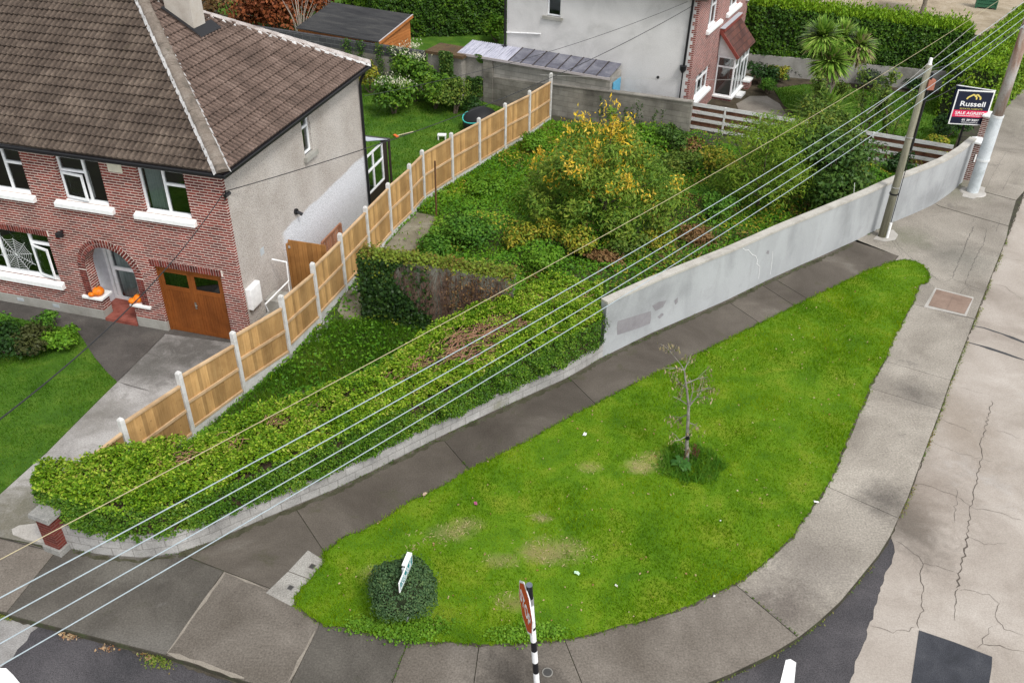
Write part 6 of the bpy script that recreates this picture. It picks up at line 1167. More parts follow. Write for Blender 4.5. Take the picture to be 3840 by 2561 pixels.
cordyline(0, 0, [(ch_(1888, 84, .1), 1.0, 300, 25), (ch_(1935, 86, .7), .95, 260, 25), (ch_(1908, 140, -.5), 1.0, 300, 40), (ch_(1975, 103, .3), .85, 130, 130)], 'large cabbage palm with four spiky heads in the second garden', loc=cb, trunk_h=1.2)
t = thing('flax_clump', 'low clump of stiff strap leaves at the foot of the cabbage palm', 'flax', gv(1885, 278)); straps('leaves', (0, 0, .1), 1.7, 200, m_cord, t, .15, .05); 
t = thing('flax_clump', 'spiky dark flax against the far garden wall near the porch', 'flax', gv(1800, 172)); straps('leaves', (0, 0, .1), 1.0, 60, m_darkl, t, .1, .05)
# tall hedges
m_far = leafm('laurel_leaf', [(0.014, 0.041, 0.005), (0.030, 0.081, 0.008), (0.061, 0.135, 0.011), (0.121, 0.216, 0.013)], .45, .18, .9, .4); m_fart = leafm('fresh_shoot', [(0.081, 0.184, 0.009), (0.161, 0.299, 0.014), (0.276, 0.391, 0.028)], .5, .25, 1, .4)
m_hull = mottle('hedge_core', [(.008, .014, .005), (.016, .024, .008), (.025, .03, .012)], 6, 4, .95, .4, 50, .5)
def xy(v): return (v.x, v.y)
HA, HB = P0+dfw*-.3, P1+dfw*.1; A0 = HA-nfw*.12; B0 = HB-nfw*.12
fr_ = [xy(A0+(B0-A0)*k/6) for k in range(7)]; bk_ = [xy(A0+(B0-A0)*k/6-nfw*1.7) for k in range(7)]
def topg(t, front, back, z, n, size, mat, amp=.18):
    A = resamp(front, 60); B = resamp(back, 60); i = RNG.integers(0, 60, n); s = RNG.random((n, 1)); p = A[i]*(1-s)+B[i]*s+RNG.normal(0, .07, (n, 2)); zz = np.interp(i, np.arange(60), np.broadcast_to(z, (60,)))+np.abs(RNG.normal(0, amp, n)); leaves('new_shoots', np.c_[p, zz], size, mat, t, D=(0, 0, 1.3), asp=.5)
t = hedge('laurel_hedge', fr_, bk_, .9, np.linspace(3.2, 2.75, 80), m_far, 'tall dark clipped hedge behind the cabbage palm, above the grey wall', .13, 420, m_hull, .07); topg(t, fr_, bk_, np.linspace(3.2, 2.75, 60), 6500, .15, m_fart)
r0, r1 = gv(2258, 300), gv(2351, 205); rd = (r1-r0).normalized(); rn = Vector((rd.y, -rd.x, 0)); r0 = gv(2262, 290)
fr_ = [xy(r0+rd*s) for s in (0, 4, 8, 14, 22)]; bk_ = [xy(r0+rd*s-rn*2.1) for s in (-.2, 4, 8, 14, 22)]
t = hedge('golden_hedge', fr_, bk_, .0, 2.3, leafm('golden_hedge_leaf', [(.04, .1, .008), (.1, .2, .012), (.18, .29, .02), (.28, .36, .03)], .5, .22, .7, .4), 'bright yellow-green hedge beside the pavement behind the estate agent board', .13, 420, m_hull, .12); topg(t, fr_, bk_, 2.3, 4500, .16, m_fart, .15)
e0, e1 = gv(872, 92), gv(1166, 78); ed = (e1-e0).normalized(); en = Vector((ed.y, -ed.x, 0)); e0 = e0-ed*.3; e1 = e1+ed*6
fr_ = [xy(e0.lerp(e1, k/5)) for k in range(6)]; bk_ = [xy(e0.lerp(e1, k/5)-en*2.0) for k in range(6)]
t = hedge('laurel_hedge', fr_, bk_, 0, 2.9, m_far, 'tall dark hedge at the end of the garden left of the grey gable', .13, 420, m_hull, .12); topg(t, fr_, bk_, 2.9, 4000, .15, m_fart, .12)
c0, c1 = gv(792, 55), gv(868, 72); fr_ = [xy(c0), xy(c0.lerp(c1, .5)), xy(c1)]; bk_ = [xy(c0-Vector((0, -2.5, 0))), xy(c0.lerp(c1, .5)+Vector((0, 2.5, 0))), xy(c1+Vector((0, 2.5, 0)))]
hedge('cypress_hedge', fr_, bk_, 0, 3.6, leafm('cypress_leaf', [(0.048, 0.120, 0.010), (0.096, 0.204, 0.012), (0.168, 0.300, 0.019)], .55, .2, .8, .4), 'bright green cypress block behind the black shed roof', .14, 420, m_hull, .12)
mb = MB(); w0 = gv(875, 72); mb.box(-.18, .18, -.15, .15, 0, 3.4); o = mb.build('timber_post', woodm('brown_post', [(.05, .03, .02), (.1, .06, .04), (.14, .09, .06)], (6, 6, .6))); o.location = w0; tag(o, 'dark brown post between the bright cypress and the dark hedge', 'post')
shrub(1140, 98, .85, 1.75, 1800, .14, m_hedge, 'round bright yellow-green shrub beside the grey gable corner', nl=9)
shrub(1145, 45, .9, 2.0, 900, .14, m_darkl, 'dark white-dotted shrub behind the round bright one')
sheet('far_lawn', gl([(935, 118), (1030, 128), (1160, 130), (1166, 78), (870, 88), (850, 70), (700, 40), (690, 75), (870, 112)]), .02, m_lawn)
sheet('back_lawn', gl([(500, 60), (870, 130), (990, 140), (1170, 140), (1180, 60), (900, 20), (500, -60)]), .012, m_lawn)
# reddish trees beyond the first house roof
m_red = leafm('rust_leaf', [(.09, .03, .015), (.2, .06, .025), (.3, .09, .03), (.18, .1, .04)], .55, .2, .9, .4)
tree('rust_tree', 'rust-red leaved tree behind the pale hip of the brick house', 640, 80, 3.4, 2.6, 5200, .22, m_red, 24, .1, 8, .6, crown0=.15); tree('rust_tree', 'rust-red leaved tree beside the black shed roof', 700, 55, 3.4, 2.0, 3200, .22, m_red, 16, .1, 8, .6, crown0=.2); tree('rust_tree', 'darker rust-brown tree at the far left, close to the chimney', 555, 65, 3.2, 2.4, 3200, .22, m_brn, 16, .09, 8, .6, crown0=.3)
pt = thing('pale_trunk_tree', 'thick pale grey trunk cut off above the shed roof', 'tree', gv(752, 62)); mb = MB(); mb.tube([(0, 0, 0), (-.1, .1, 1.2), (.15, .2, 2.4), (.5, .2, 4.2)], [.4, .36, .45, .55], 10); mb.build('trunk', mottle('pale_bark', [(.15, .13, .12), (.34, .32, .3), (.5, .48, .46)], 3, 6, .95, .4, 30, .6), pt)
sp_ = thing('bare_sapling', 'bare pale twigs rising behind the pale hip of the brick house', 'sapling', gv(695, 118)); mb = MB()
for k in range(16): a = random.uniform(0, 6.28); r_ = random.uniform(.3, 1.0); z = random.uniform(1.4, 3.2); mb.tube([(0, 0, 0), (math.cos(a)*r_*.4, math.sin(a)*r_*.4, z*.6), (math.cos(a)*r_, math.sin(a)*r_, z)], [.03, .02, .006], 5)
mb.build('stem', mottle('pale_twig', [(.3, .25, .2), (.45, .4, .34)], 5, 4, .9, .2, 40, 0), sp_)
bwh = thing('white_outbuilding', 'white flat-roofed outbuilding far behind the rust-red trees', 'outbuilding', gv(560, 5), R(-20)); mb = MB(); mb.box(-6, 4.5, 0, 4, 0, 2.8); mb.build('wall', flat('offwhite', (.55, .55, .54), .8), bwh); mb = MB(); mb.box(-6.1, 4.6, -.1, 4.1, 2.8, 2.95); mb.build('roof', m_plinth, bwh); mb = MB(); mb.box(-1, 4.3, -.02, 0, .3, 2.2); mb.build('panel', flat('blue_grey', (.22, .3, .32), .7), bwh)
# gravel yard, palm and bin beyond the tall hedge
sheet('gravel_yard', gl([(1800, 10), (2060, 60), (2310, 90), (2400, -60), (2200, -160), (1700, -120)]), .02, mottle('tan_gravel', [(.24, .19, .13), (.33, .27, .19), (.4, .34, .26)], 1.2, 6, .95, .3, 30, .3))
c2 = gv(2115, 33); cordyline(0, 0, [(Vector((-1.1, 0, 1.9)), 1.2, 220, 20), (Vector((0, .3, 2.6)), 1.2, 220, 30)], 'second cabbage palm half hidden behind the tall dark hedge', loc=c2, trunk_h=1.2)
gb = thing('slatted_bin_store', 'green slatted bin store beyond the bright hedge', 'bin store', gv(2262, 22), R(-20)); mb = MB(); [mb.box(-.6, .6, -.02, .5, .1+j*.2, .1+j*.2+.17) for j in range(6)]; mb.build('slats', flat('green_paint', (.03, .13, .07), .6), gb); mb = MB(); [mb.box(x, x+.08, -.05, -.02, 0, 1.3) for x in (-.6, .52)]; mb.build('post', MC['green_paint'], gb)
shrub(1960, -10, 2.0, 2.0, 900, .2, m_darkl, 'dark shrubs at the edge of the gravel yard')
# ================= street tree, clipped bush =================
stt = thing('street_tree', 'thin young street tree with few withered leaves on the verge', 'tree', TREE); Vw = lambda px, py, dep=0.0: onp(px, py, TREE+Vector((0, dep, 0)), Vector((0, 1, 0)))-TREE
mb = MB(); tp_ = [Vector((0, 0, -.03)), Vw(1577, 1010), Vw(1580, 960), Vw(1581, 930), Vw(1576, 890), Vw(1571, 850)]; mb.tube(tp_, [.045, .04, .036, .03, .022, .015], 8)
mb.build('trunk', mottle('grey_bark', [(.11, .1, .085), (.21, .195, .17), (.3, .285, .26)], 8, 5, .95, .4, 60, .5), stt)
BR = [[(1581, 930), (1562, 918), (1545, 910)], [(1581, 930), (1600, 912), (1609, 905)], [(1576, 890), (1560, 880), (1552, 872)], [(1571, 850), (1562, 835), (1545, 815), (1530, 792)], [(1571, 850), (1578, 835), (1590, 825)], [(1580, 950), (1565, 958), (1548, 970)], [(1571, 850), (1555, 845), (1535, 848)], [(1580, 940), (1590, 900), (1592, 888)], [(1576, 880), (1600, 870), (1625, 865)], [(1578, 1000), (1560, 1010), (1545, 1012)], [(1581, 935), (1610, 898), (1628, 888)], [(1580, 970), (1595, 975), (1605, 985)]]
mb = MB(); P = []
for b in BR:
    dp = random.uniform(-.35, .35); q = [Vw(x, y, dp*i/(len(b)-1)) for i, (x, y) in enumerate(b)]; mb.tube(q, [.016, .009, .006, .004][:len(q)] if len(q) > 2 else [.014, .006], 5)
    for k in range(2):
        e = q[-1]+Vector((random.gauss(0, .16), random.gauss(0, .16), random.gauss(.05, .12))); mb.tube([q[-2], (q[-2]+e)/2+UP*.03, e], [.007, .005, .003], 4)
        for j in range(18): s = random.uniform(.3, 1.05); r = q[-2].lerp(e, s); P.append((r.x+random.gauss(0, .05), r.y+random.gauss(0, .05), r.z-.05+random.gauss(0, .04)))
    for j in range(10): r = q[-1]; P.append((r.x+random.gauss(0, .09), r.y+random.gauss(0, .09), r.z-.06+random.gauss(0, .06)))
mb.build('branches', MC['grey_bark'], stt)
leaves('withered_leaves', P, .095, leafm('withered', [(.06, .11, .025), (.16, .16, .06), (.42, .33, .2), (.1, .13, .04)], .6, .15, 1, .2), stt, D=(0, 0, -1.6), asp=.32)
mb = MB(); c = Vw(1579, 1003); mb.tube([c-UP*.05, c+UP*.05], .056, 8); mb.build('tree_tie', m_black, stt)
dk = thing('dock_plant', 'broad-leaved dock plant at the foot of the thin street tree', 'dock', gv(1563, 1073, .02)); V = []; F = []
for k in range(26):
    a = random.uniform(0, 6.28); L = random.uniform(.14, .3); d = Vector((math.cos(a), math.sin(a), 0)); s = Vector((-d.y, d.x, 0)); b = len(V)
    for q, w, z in ((.1, .02, .06), (.4, .05, .15), (.75, .055, .16), (1, .006, .09)): p = d*L*q+UP*z*random.uniform(.8, 1.2); V += [tuple(p-s*w), tuple(p+s*w)]
    for j in range(3): F.append((b+2*j, b+2*j+1, b+2*j+3, b+2*j+2))
rawmesh('leaves', np.array(V), np.array(F), leafm('dock_leaf', [(.025, .09, .015), (.05, .14, .025), (.09, .2, .04)], .4, .2), dk)
mb = MB(); P = []
for k in range(6):
    b_ = Vector((.1+random.uniform(-.1, .28), .16+random.uniform(-.08, .1), 0)); e = b_+Vector((random.gauss(.02, .07), random.gauss(0, .05), random.uniform(.35, .55))); mb.tube([b_, e], [.008, .004], 4)
    for j in range(40): r = b_.lerp(e, random.uniform(.45, 1)); P.append((r.x+random.gauss(0, .015), r.y+random.gauss(0, .015), r.z))
mb.build('stalk', MC['creeper_bark'], dk); leaves('seed_heads', P, .035, leafm('dock_seed', [(.08, .02, .015), (.16, .05, .03)], .7, .1), dk)
BUSH = gv(930, 1412); bs = thing('clipped_bush', 'round clipped dark green bush around the street name sign post', 'bush', BUSH)
BL = [(Vector((0, 0, .7)), (.6, .57, .5)), (Vector((.24, -.12, .62)), (.42, .4, .4)), (Vector((-.22, .08, .78)), (.44, .42, .44)), (Vector((.1, .2, .86)), (.42, .4, .38)), (Vector((-.15, -.22, .58)), (.4, .38, .34)), (Vector((.33, .1, .8)), (.3, .3, .28))]
P, d = cloud(BL, 13000, .13)
k = P[:, 2] > .2; P, d = P[k], d[k]; k = RNG.random(len(P)) < .025; P = P+d*(k*RNG.uniform(.04, .16, len(P)))[:, None]
leaves('foliage', P, .05, leafm('box_leaf', [(.022, .055, .02), (.045, .095, .036), (.075, .135, .05), (.12, .18, .06)], .45, .15, 2.5, .35), bs, N=d+np.array([0, 0, .3]), asp=.55)
mb = MB()
for k in range(5): a = k*1.3; mb.tube([(.05*math.cos(a), .05*math.sin(a), -.02), (.14*math.cos(a), .14*math.sin(a), .25), (.3*math.cos(a), .3*math.sin(a), .6)], [.03, .025, .012], 6)
mb.build('stem', mottle('red_bark', [(.1, .04, .03), (.18, .08, .055)], 6, 5, .9, .3, 40, .4), bs)
bmx = bmesh.new(); bmesh.ops.create_icosphere(bmx, subdivisions=3, radius=1)
for v in bmx.verts: v.co = Vector((v.co.x*.52, v.co.y*.52, v.co.z*.42+.72))
me = bpy.data.meshes.new('inner_twigs'); bmx.to_mesh(me); bmx.free(); me.materials.append(m_hull); o = bpy.data.objects.new('inner_twigs', me); COL.objects.link(o); o.parent = bs
x = RNG.normal(0, 1, 2600); y = RNG.normal(0, 1, 2600); W_ = [(BUSH.x+.15, BUSH.y-.5), (gv(840, 1440).x, gv(840, 1440).y), (gv(985, 1440).x, gv(985, 1440).y), (gv(1250, 1455).x, gv(1250, 1455).y), (gv(1180, 1462).x, gv(1180, 1462).y), (gv(905, 1450).x, gv(905, 1450).y)]
i = RNG.integers(0, len(W_), 2600); q = np.array(W_)[i]; o = leaves('broadleaf_weeds', np.c_[q[:, 0]+x*.22, q[:, 1]+y*.1, .05+.06*RNG.random(2600)], .055, m_bright, None, N=(0, 0, 1), asp=.8); tag(o, 'low bright broad-leaved weeds along the near edge of the verge', 'weeds', kind='stuff')
# ================= poles, signs, wires, litter =================
m_pole = mottle('pole_wood', [(.14, .13, .09), (.22, .21, .155), (.28, .265, .21)], 2, 7, .9, .25, 40, .5, stretch=(6, 6, .5), layers=((1.0, .55, (.14, .15, .045), .6),))
TP = gv(2025, 543); TH = zabove(TP, 2140, 150); tpl = thing('telegraph_pole', 'slim weathered wooden telegraph pole standing against the rendered wall', 'pole', TP)
mb = MB(); mb.tube([(0, 0, -.1), (0, 0, TH*.5), (0, 0, TH)], [.135, .115, .095], 14); mb.build('shaft', m_pole, tpl, smooth=True)
mb = MB(); mb.tube([(0, 0, TH), (0, 0, TH+.2)], [.06, .045], 10); mb.build('cap', m_white, tpl)
mb = MB(); mb.tube([(.12, -.08, 3.1), (.12, -.08, TH-.2)], .04, 8); mb.tube([(.13, -.08, 0), (.13, -.08, 3.1)], .012, 6); mb.build('cable_duct', m_black, tpl)
mb = MB(); mb.box(.06, .26, -.16, .02, TH-.72, TH-.42); mb.build('junction_box', flat('rusty_box', (.35, .13, .08), .7), tpl)
mb = MB(); [mb.tube([(0, 0, z), (0, 0, z+.05)], .155-.006*z, 14) for z in (1.55,)]; mb.build('strap', m_black, tpl); mb = MB(); [mb.tube([(0, 0, z), (0, 0, z+.02)], .15-.005*z, 14) for z in (1.8, 3.5)]; mb.build('band', flat('galvanised', (.5, .5, .5)), tpl)
mb = MB(); mb.tube([(.13, -.1, 0), (.13, -.1, .55)], .05, 8); mb.build('pipe_sleeve', m_white, tpl)
FP = gv(2232, 441); fpl = thing('steel_pole', 'thick steel utility pole with flaking white lower half and rusty upper half', 'pole', FP)
m_flake = mottle('flaking_white', [(.34, .38, .39), (.5, .54, .56), (.6, .64, .65)], 1.6, 7, .6, .15, 30, .2, layers=((2.5, .68, (.28, .24, .19), .7),)); m_rust = mottle('rusty_steel', [(.16, .075, .04), (.27, .2, .16), (.42, .4, .38)], .9, 7, .7, .25, 30, .3, stretch=(3, 3, .6), lo=.35, hi=.6)
zt_ = zabove(FP, 2292, 268)
mb = MB(); mb.tube([(0, 0, -.05), (0, 0, zt_*.45)], [.205, .2], 20); mb.tube([(0, 0, zt_*.45), (0, 0, zt_)], [.215, .205], 20); mb.build('lower_sleeve', m_flake, fpl, smooth=False)
mb = MB(); mb.tube([(0, 0, zt_), (0, 0, 4.6), (0, 0, 6.3)], [.19, .175, .165], 20); mb.build('shaft', m_rust, fpl, smooth=True)
mb = MB(); mb.tube([(0, 0, 6.3), (0, 0, 8.6), (0, 0, 9.6)], [.15, .135, .12], 16); mb.build('upper_shaft', flat('dark_steel', (.11, .07, .06), .6), fpl, smooth=True)
mb = MB(); [mb.tube([(0, 0, z), (0, 0, z+.06)], .18, 20) for z in (6.25, 5.95)]; mb.tube([(0, 0, zt_-.02), (0, 0, zt_+.06)], .222, 20); mb.tube([(0, 0, zt_*.45-.05), (0, 0, zt_*.45+.03)], .23, 20); mb.build('collar', flat('pale_collar', (.62, .64, .64), .5), fpl)
mb = MB(); mb.lathe((0.02, -.02, 0), [(.46, 0), (.42, .025), (.26, .03)], 18); mb.build('footing', MC['repair_concrete'], fpl)
# estate agent board
SB = gv(2198, 349); eb = thing('estate_agent_board', 'navy and red V-shaped estate agent board on a black post above the corner wall', 'sign', SB)
zc = zabove(SB, 2217, 287); zt2 = zabove(SB, 2241, 205)
bl_, br_ = onp(2175.3, 285, SB, Vector((0, 1, 0))), None
n0 = Vector((0.18, -1, 0)).normalized(); cs = [onp(x, y, SB, n0) for x, y in ((2175.3, 284.7), (2261.3, 289.6), (2285.3, 208.5), (2200.7, 208.5))]
# yaw that makes the bottom edge level
best = None
for k in range(-60, 61):
    nn = Vector((math.sin(R(k)), -math.cos(R(k)), 0)); q = [onp(x, y, SB, nn) for x, y in ((2175.3, 284.7), (2261.3, 289.6), (2285.3, 208.5), (2200.7, 208.5))]; e = abs(q[0].z-q[1].z)+abs(q[2].z-q[3].z)
    if best is None or e < best[0]: best = (e, k, nn, q)
_, kk, nn, q = best; W = ((q[1]-q[0]).length+(q[2]-q[3]).length)/2; Hh = ((q[3].z+q[2].z)-(q[0].z+q[1].z))/2; e_ = Vector((math.cos(R(kk)), math.sin(R(kk)), 0)); o_ = (q[0]+q[1]+q[2]+q[3])/4-e_*W/2-UP*Hh/2
MBD = Matrix((( e_.x, 0, nn.x, o_.x-SB.x), (e_.y, 0, nn.y, o_.y-SB.y), (0, 1, 0, o_.z), (0, 0, 0, 1)))      # board frame: x along, y up, z out
def bd(s0, s1, t0, t1, d0, d1, nm, mat):
    mb = MB(); mb.box(s0*W, s1*W, t0*Hh, t1*Hh, d0, d1); mb.v = [tuple(MBD @ Vector(v)) for v in mb.v]; return mb.build(nm, mat, eb)
m_navy = flat('navy_panel', (.006, .011, .032), .35); m_redp = flat('red_band', (.68, .02, .09), .4); m_goldp = flat('gold_print', (.78, .62, .16), .5); m_wp = flat('white_print', (.85, .85, .85), .5)
fb = bd(0, 1, 0, 1, -.02, 0, 'front_board', m_white); bd(.035, .965, .03, .965, .0, .004, 'navy_face', m_navy); bd(.035, .965, .225, .425, .004, .007, 'red_band', m_redp)
def tx(body, s0, s1, t0, mat, size, nm='lettering', shear=0, bold=0): return text(nm, body, eb, MBD @ Matrix.Translation((s0*W, t0*Hh, .009)), size, mat, (s1-s0)*W, .001, shear, bold)
tx('Russell', .17, .84, .545, m_wp, Hh*.2, bold=.004); tx('ESTATE AGENTS', .195, .8, .45, m_goldp, Hh*.052); tx('SALE AGREED', .1, .9, .305, m_wp, Hh*.115, bold=.003); tx('01 2963597', .335, .8, .12, m_wp, Hh*.075, bold=.004); tx('www.russell.ie', .33, .78, .06, m_wp, Hh*.06)
mb = MB()
for pts in ([(.30, .745), (.33, .80), (.46, .885), (.56, .80), (.555, .745)], [(.51, .85), (.56, .885), (.665, .80), (.655, .745)]):
    for a, b in zip(pts, pts[1:]): mb.bar(MBD @ Vector((a[0]*W, a[1]*Hh, .008)), MBD @ Vector((b[0]*W, b[1]*Hh, .008)), .055, .006, up=nn)
mb.build('roof_logo', m_goldp, eb)
mb = MB()
for j in range(16): x0 = .12+j*.047; mb.box(x0*W, (x0+.036)*W, .258*Hh, .275*Hh, .007, .009)
mb.v = [tuple(MBD @ Vector(v)) for v in mb.v]; mb.build('small_print', m_wp, eb)
# second board of the V, hinged on the right
hx = MBD @ Vector((W, 0, -.01)); aa = R(-20); e2 = Vector((-e_.x, -e_.y, 0)); e2 = Vector((e2.x*math.cos(aa)-e2.y*math.sin(aa), e2.x*math.sin(aa)+e2.y*math.cos(aa), 0)); n2 = Vector((-e2.y, e2.x, 0)); mb = MB()
mb.ob(hx, e2, n2, 0, W, -.03, -.01, 0, Hh); mb.build('rear_board', m_navy, eb); mb = MB(); mb.ob(hx, e2, n2, -.01, W+.01, -.035, -.005, Hh, Hh+.03); mb.build('board_edge', m_wp, eb)
pc = MBD @ Vector((W*.48, 0, -.14)); mb = MB(); mb.tube([(pc.x, pc.y, -.1), (pc.x, pc.y, pc.z+Hh*.98)], .04, 8); mb.build('post', m_black, eb)
# stop sign
ST = gv(1237, 1625); stop = thing('stop_sign', 'octagonal red stop sign seen edge-on on a black and white banded post', 'sign', ST)
zs = zabove(ST, 1215, 1343); topw_ = onp(1215, 1343, ST, Vector((0, 1, 0)))-ST; ax = topw_.normalized(); LN = topw_.length; mb = MB(); mw = MB(); k = 0; s = LN
bands = [(0, .30), (.62, .34)]
ed_ = [LN, LN-.42]; cur = LN-.9
px_edges = [1343, 1372, 1386, 1437, 1443, 1470, 1492, 1518, 1542, 1566, 1592, 1625]
cols_ = 'bgwbwbwbwbw'
zz_ = [(onp(1215+(y-1343)*.0735, y, ST, Vector((0, 1, 0)))-ST).length for y in px_edges]; zz_[-1] = 0
for i, c in enumerate(cols_):
    mb = MB(); mb.tube([ax*zz_[i], ax*zz_[i+1]], .05 if c != 'g' else .054, 14); mb.build({'b': 'black_band', 'w': 'white_band', 'g': 'bracket'}[c], {'b': m_black, 'w': m_white, 'g': flat('galvanised', (.5, .5, .5))}[c], stop)
mb = MB(); mb.tube([ax*LN, ax*(LN+.015)], [.052, .05], 14); mb.build('cap', flat('grey_cap', (.12, .14, .17), .4), stop)
OC = onp(1199, 1384, ST+Vector((0, .06, 0)), Vector((0, 1, 0)))-ST; sn = Vector((-.968, -.25, 0)).normalized(); se = Vector((-sn.y, sn.x, 0)); su = (ax-se*ax.dot(se)*1.0).normalized(); su = Vector((0, 0, 1))
OC = ax*(LN-.5)+sn*.085
def octo(r, d, nm, mat, th):
    mb = MB(); f = [OC+se*r*math.cos(R(22.5+45*k))+su*r*math.sin(R(22.5+45*k))+sn*d for k in range(8)]; b = [p-sn*th for p in f]; mb.face(f); mb.face(b[::-1])
    for k in range(8): mb.face([f[k], b[k], b[(k+1) % 8], f[(k+1) % 8]])
    if (f[1]-f[0]).cross(f[2]-f[1]).dot(sn) < 0: mb.f = [t_[::-1] for t_ in mb.f]
    return mb.build(nm, mat, stop)
octo(.44, 0, 'plate', m_white, .012); octo(.405, .004, 'red_face', flat('stop_red', (.5, .045, .012), .45), .004)
octo(.43, -.014, 'plate_back', flat('grey_back', (.3, .31, .32), .5, .3), .004)
MS = Matrix(((se.x, su.x, sn.x, 0), (se.y, su.y, sn.y, 0), (se.z, su.z, sn.z, 0), (0, 0, 0, 1)))
text('lettering', 'STOP', stop, Matrix.Translation(OC+sn*.007) @ MS @ Matrix.Translation((-.31, -.12, 0)), .34, m_wp, .62, .001, 0, .006)
# street name sign on its post inside the bush: teal plate, worn white lettering strokes
NS = gv(927, 1420); ns = thing('street_name_sign', 'white-edged teal street name plate on a post inside the round bush', 'sign', NS)
ca, cb_ = (gv(946, 1270, 1.42)+gv(955, 1289, 1.3))/2, (gv(923, 1356, 1.3)+gv(917, 1339, 1.42))/2
nl_, nr_ = gv(917, 1339, 1.5), gv(946, 1270, 1.5); ue = (nr_-nl_); ue.z = 0; NW = ue.length; ue.normalize(); un = Vector((ue.y, -ue.x, 0)); NHt = .25
MN = Matrix(((ue.x, 0, un.x, nl_.x-NS.x), (ue.y, 0, un.y, nl_.y-NS.y), (0, 1, 0, 1.5-NHt), (0, 0, 0, 1)))
def nbox(x0, x1, y0, y1, d0, d1, nm, mat, mb=None):
    m_ = MB(); m_.box(x0, x1, y0, y1, d0, d1); m_.v = [tuple(MN @ Vector(v)) for v in m_.v]; return m_.build(nm, mat, ns)
nbox(0, NW, 0, NHt, -.02, 0, 'plate', m_white); nbox(.03, NW-.03, .03, NHt-.03, 0, .004, 'teal_face', flat('teal_paint', (.02, .2, .22), .5)); nbox(NW*.55, NW, NHt, NHt+.02, -.09, .0, 'top_rail', m_white)
m_ = MB()
for row, (y0, y1) in enumerate(((.135, .205), (.045, .115))):
    x = .05+(.05 if row == 0 else 0)
    while x < NW-.1:
        w = random.uniform(.022, .045); m_.box(x, x+w*.4, y0, y1, .004, .007); m_.box(x+w*.4, x+w, *((y0, y0+.02) if random.random() < .5 else (y1-.02, y1)), .004, .007); x += w+.018
        if random.random() < .12: x += .06
m_.v = [tuple(MN @ Vector(v)) for v in m_.v]; m_.build('worn_letter_strokes', m_wp, ns)
mp_ = MN @ Vector((NW*.5, 0, -.05)); mb = MB(); mb.tube([(mp_.x, mp_.y, -.05), (mp_.x, mp_.y, 1.48)], .03, 8); mb.build('post', flat('grey_post', (.4, .42, .43), .5), ns)
# covers in the pavement
mc = thing('manhole_cover', 'rectangular brown service cover in a pale concrete frame by the kerb', 'manhole cover'); q = gl([(2147, 661), (2236, 683), (2218, 727), (2121, 705)]); qi = gl([(2150, 664.5), (2233, 686), (2214, 722), (2131, 702)])
mb = MB()
for i in range(4): j = (i+1) % 4; mb.face([q[i]+UP*.006, qi[i]+UP*.006, qi[j]+UP*.006, q[j]+UP*.006][::-1]); mb.face([q[i], q[i]+UP*.006, q[j]+UP*.006, q[j]])
mb.build('frame', MC['repair_concrete'], mc); mb = MB(); f_ = [p+UP*.01 for p in qi][::-1]; c1_, c2_ = f_[0].lerp(f_[1], .5), f_[3].lerp(f_[2], .5)
sh_ = lambda P: [p+((sum(P, Vector())/4)-p)*.012 for p in P]
mb.face(sh_([f_[0], c1_, c2_, f_[3]])); mb.face(sh_([c1_, f_[1], f_[2], c2_])); mb.build('plate', mottle('rust_plate', [(.16, .11, .085), (.22, .155, .12), (.26, .19, .15)], 1.5, 6, .8, .2, 40, .2), mc)
def cover(px, py, r, lab, round_=True, mat=None, rz=0):
    p = gv(px, py, .004); t = thing('valve_cover', lab, 'valve cover', p, rz); mb = MB(); mb.lathe((0, 0, 0), [(r, 0), (r, .006), (r*.85, .007)], 18 if round_ else 4); mb.build('rim', mat or flat('worn_iron', (.22, .21, .2), .6, .2), t); mb = MB(); mb.lathe((0, 0, .004), [(r*.8, .0), (r*.78, .005), (.01, .005)], 16 if round_ else 4); mb.build('lid', flat('dark_iron', (.05, .048, .045), .5), t)
cover(1257, 1543, .1, 'round valve cover beside the banded stop sign post', True, flat('pale_ring', (.2, .19, .17), .7)); cover(667, 1349, .085, 'dark square valve cover in the pale slab nearest the verge', False, None, R(20)); cover(717, 1300, .085, 'worn square valve cover in the upper pale slab', False, flat('rust_iron', (.14, .12, .11), .7), R(20))
# wires
m_wire = flat('pale_wire', (.34, .4, .43), .4); m_cab = flat('grey_cable', (.3, .29, .27), .6); m_bcab = flat('black_cable', (.02, .02, .022), .6)
def wire(name, label, P, Q, sag, r, mat, group=None, ext=.3, cat='cable', n=60, spl=None):
    mb = MB(); pts = []
    for k in range(n+1):
        t = -ext+(1+2*ext)*k/n; p = P.lerp(Q, t); p.z -= 4*sag*t*(1-t); pts.append(p)
    mb.tube(pts, r, 6); o = mb.build(name, mat); return tag(o, label, cat, group)
ord_ = ['topmost', 'second from top', 'third from top', 'lowest']
YL, YR = [1372, 1423, 1477, 1528], [5, 24, 42, 59]
for i in range(4):
    zz2 = 8.3-.3*i; wire('power_line', '%s of the four thick pale power lines' % ord_[i], gv(0, YL[i], zz2), gv(2351, YR[i], zz2), .42, .006, m_wire, 'pale power lines over the hedge', cat='power line')
mb = MB(); c = gv(1837, 354, 8.0)
wire('thin_line', 'thin yellowish cable running above the four power lines', gv(0, 1284, 6.6), gv(2296, 0, 6.6), .34, .0055, flat('yellow_cable', (.42, .36, .22), .6), cat='cable')
wire('drop_cable', 'black cable low over the pavement at the left edge', gv(0, 1341, 5.0), gv(255, 1222, 5.0), 0.0, .007, m_bcab, None, 0.0) if False else None
hc_ = H1W(.02, -.03, 4.55)
wire('drop_cable', 'black phone cable from the brick house corner across the front lawn', hc_, gv(-30, 985, 6.5), .35, .011, m_bcab, None, 0.0)
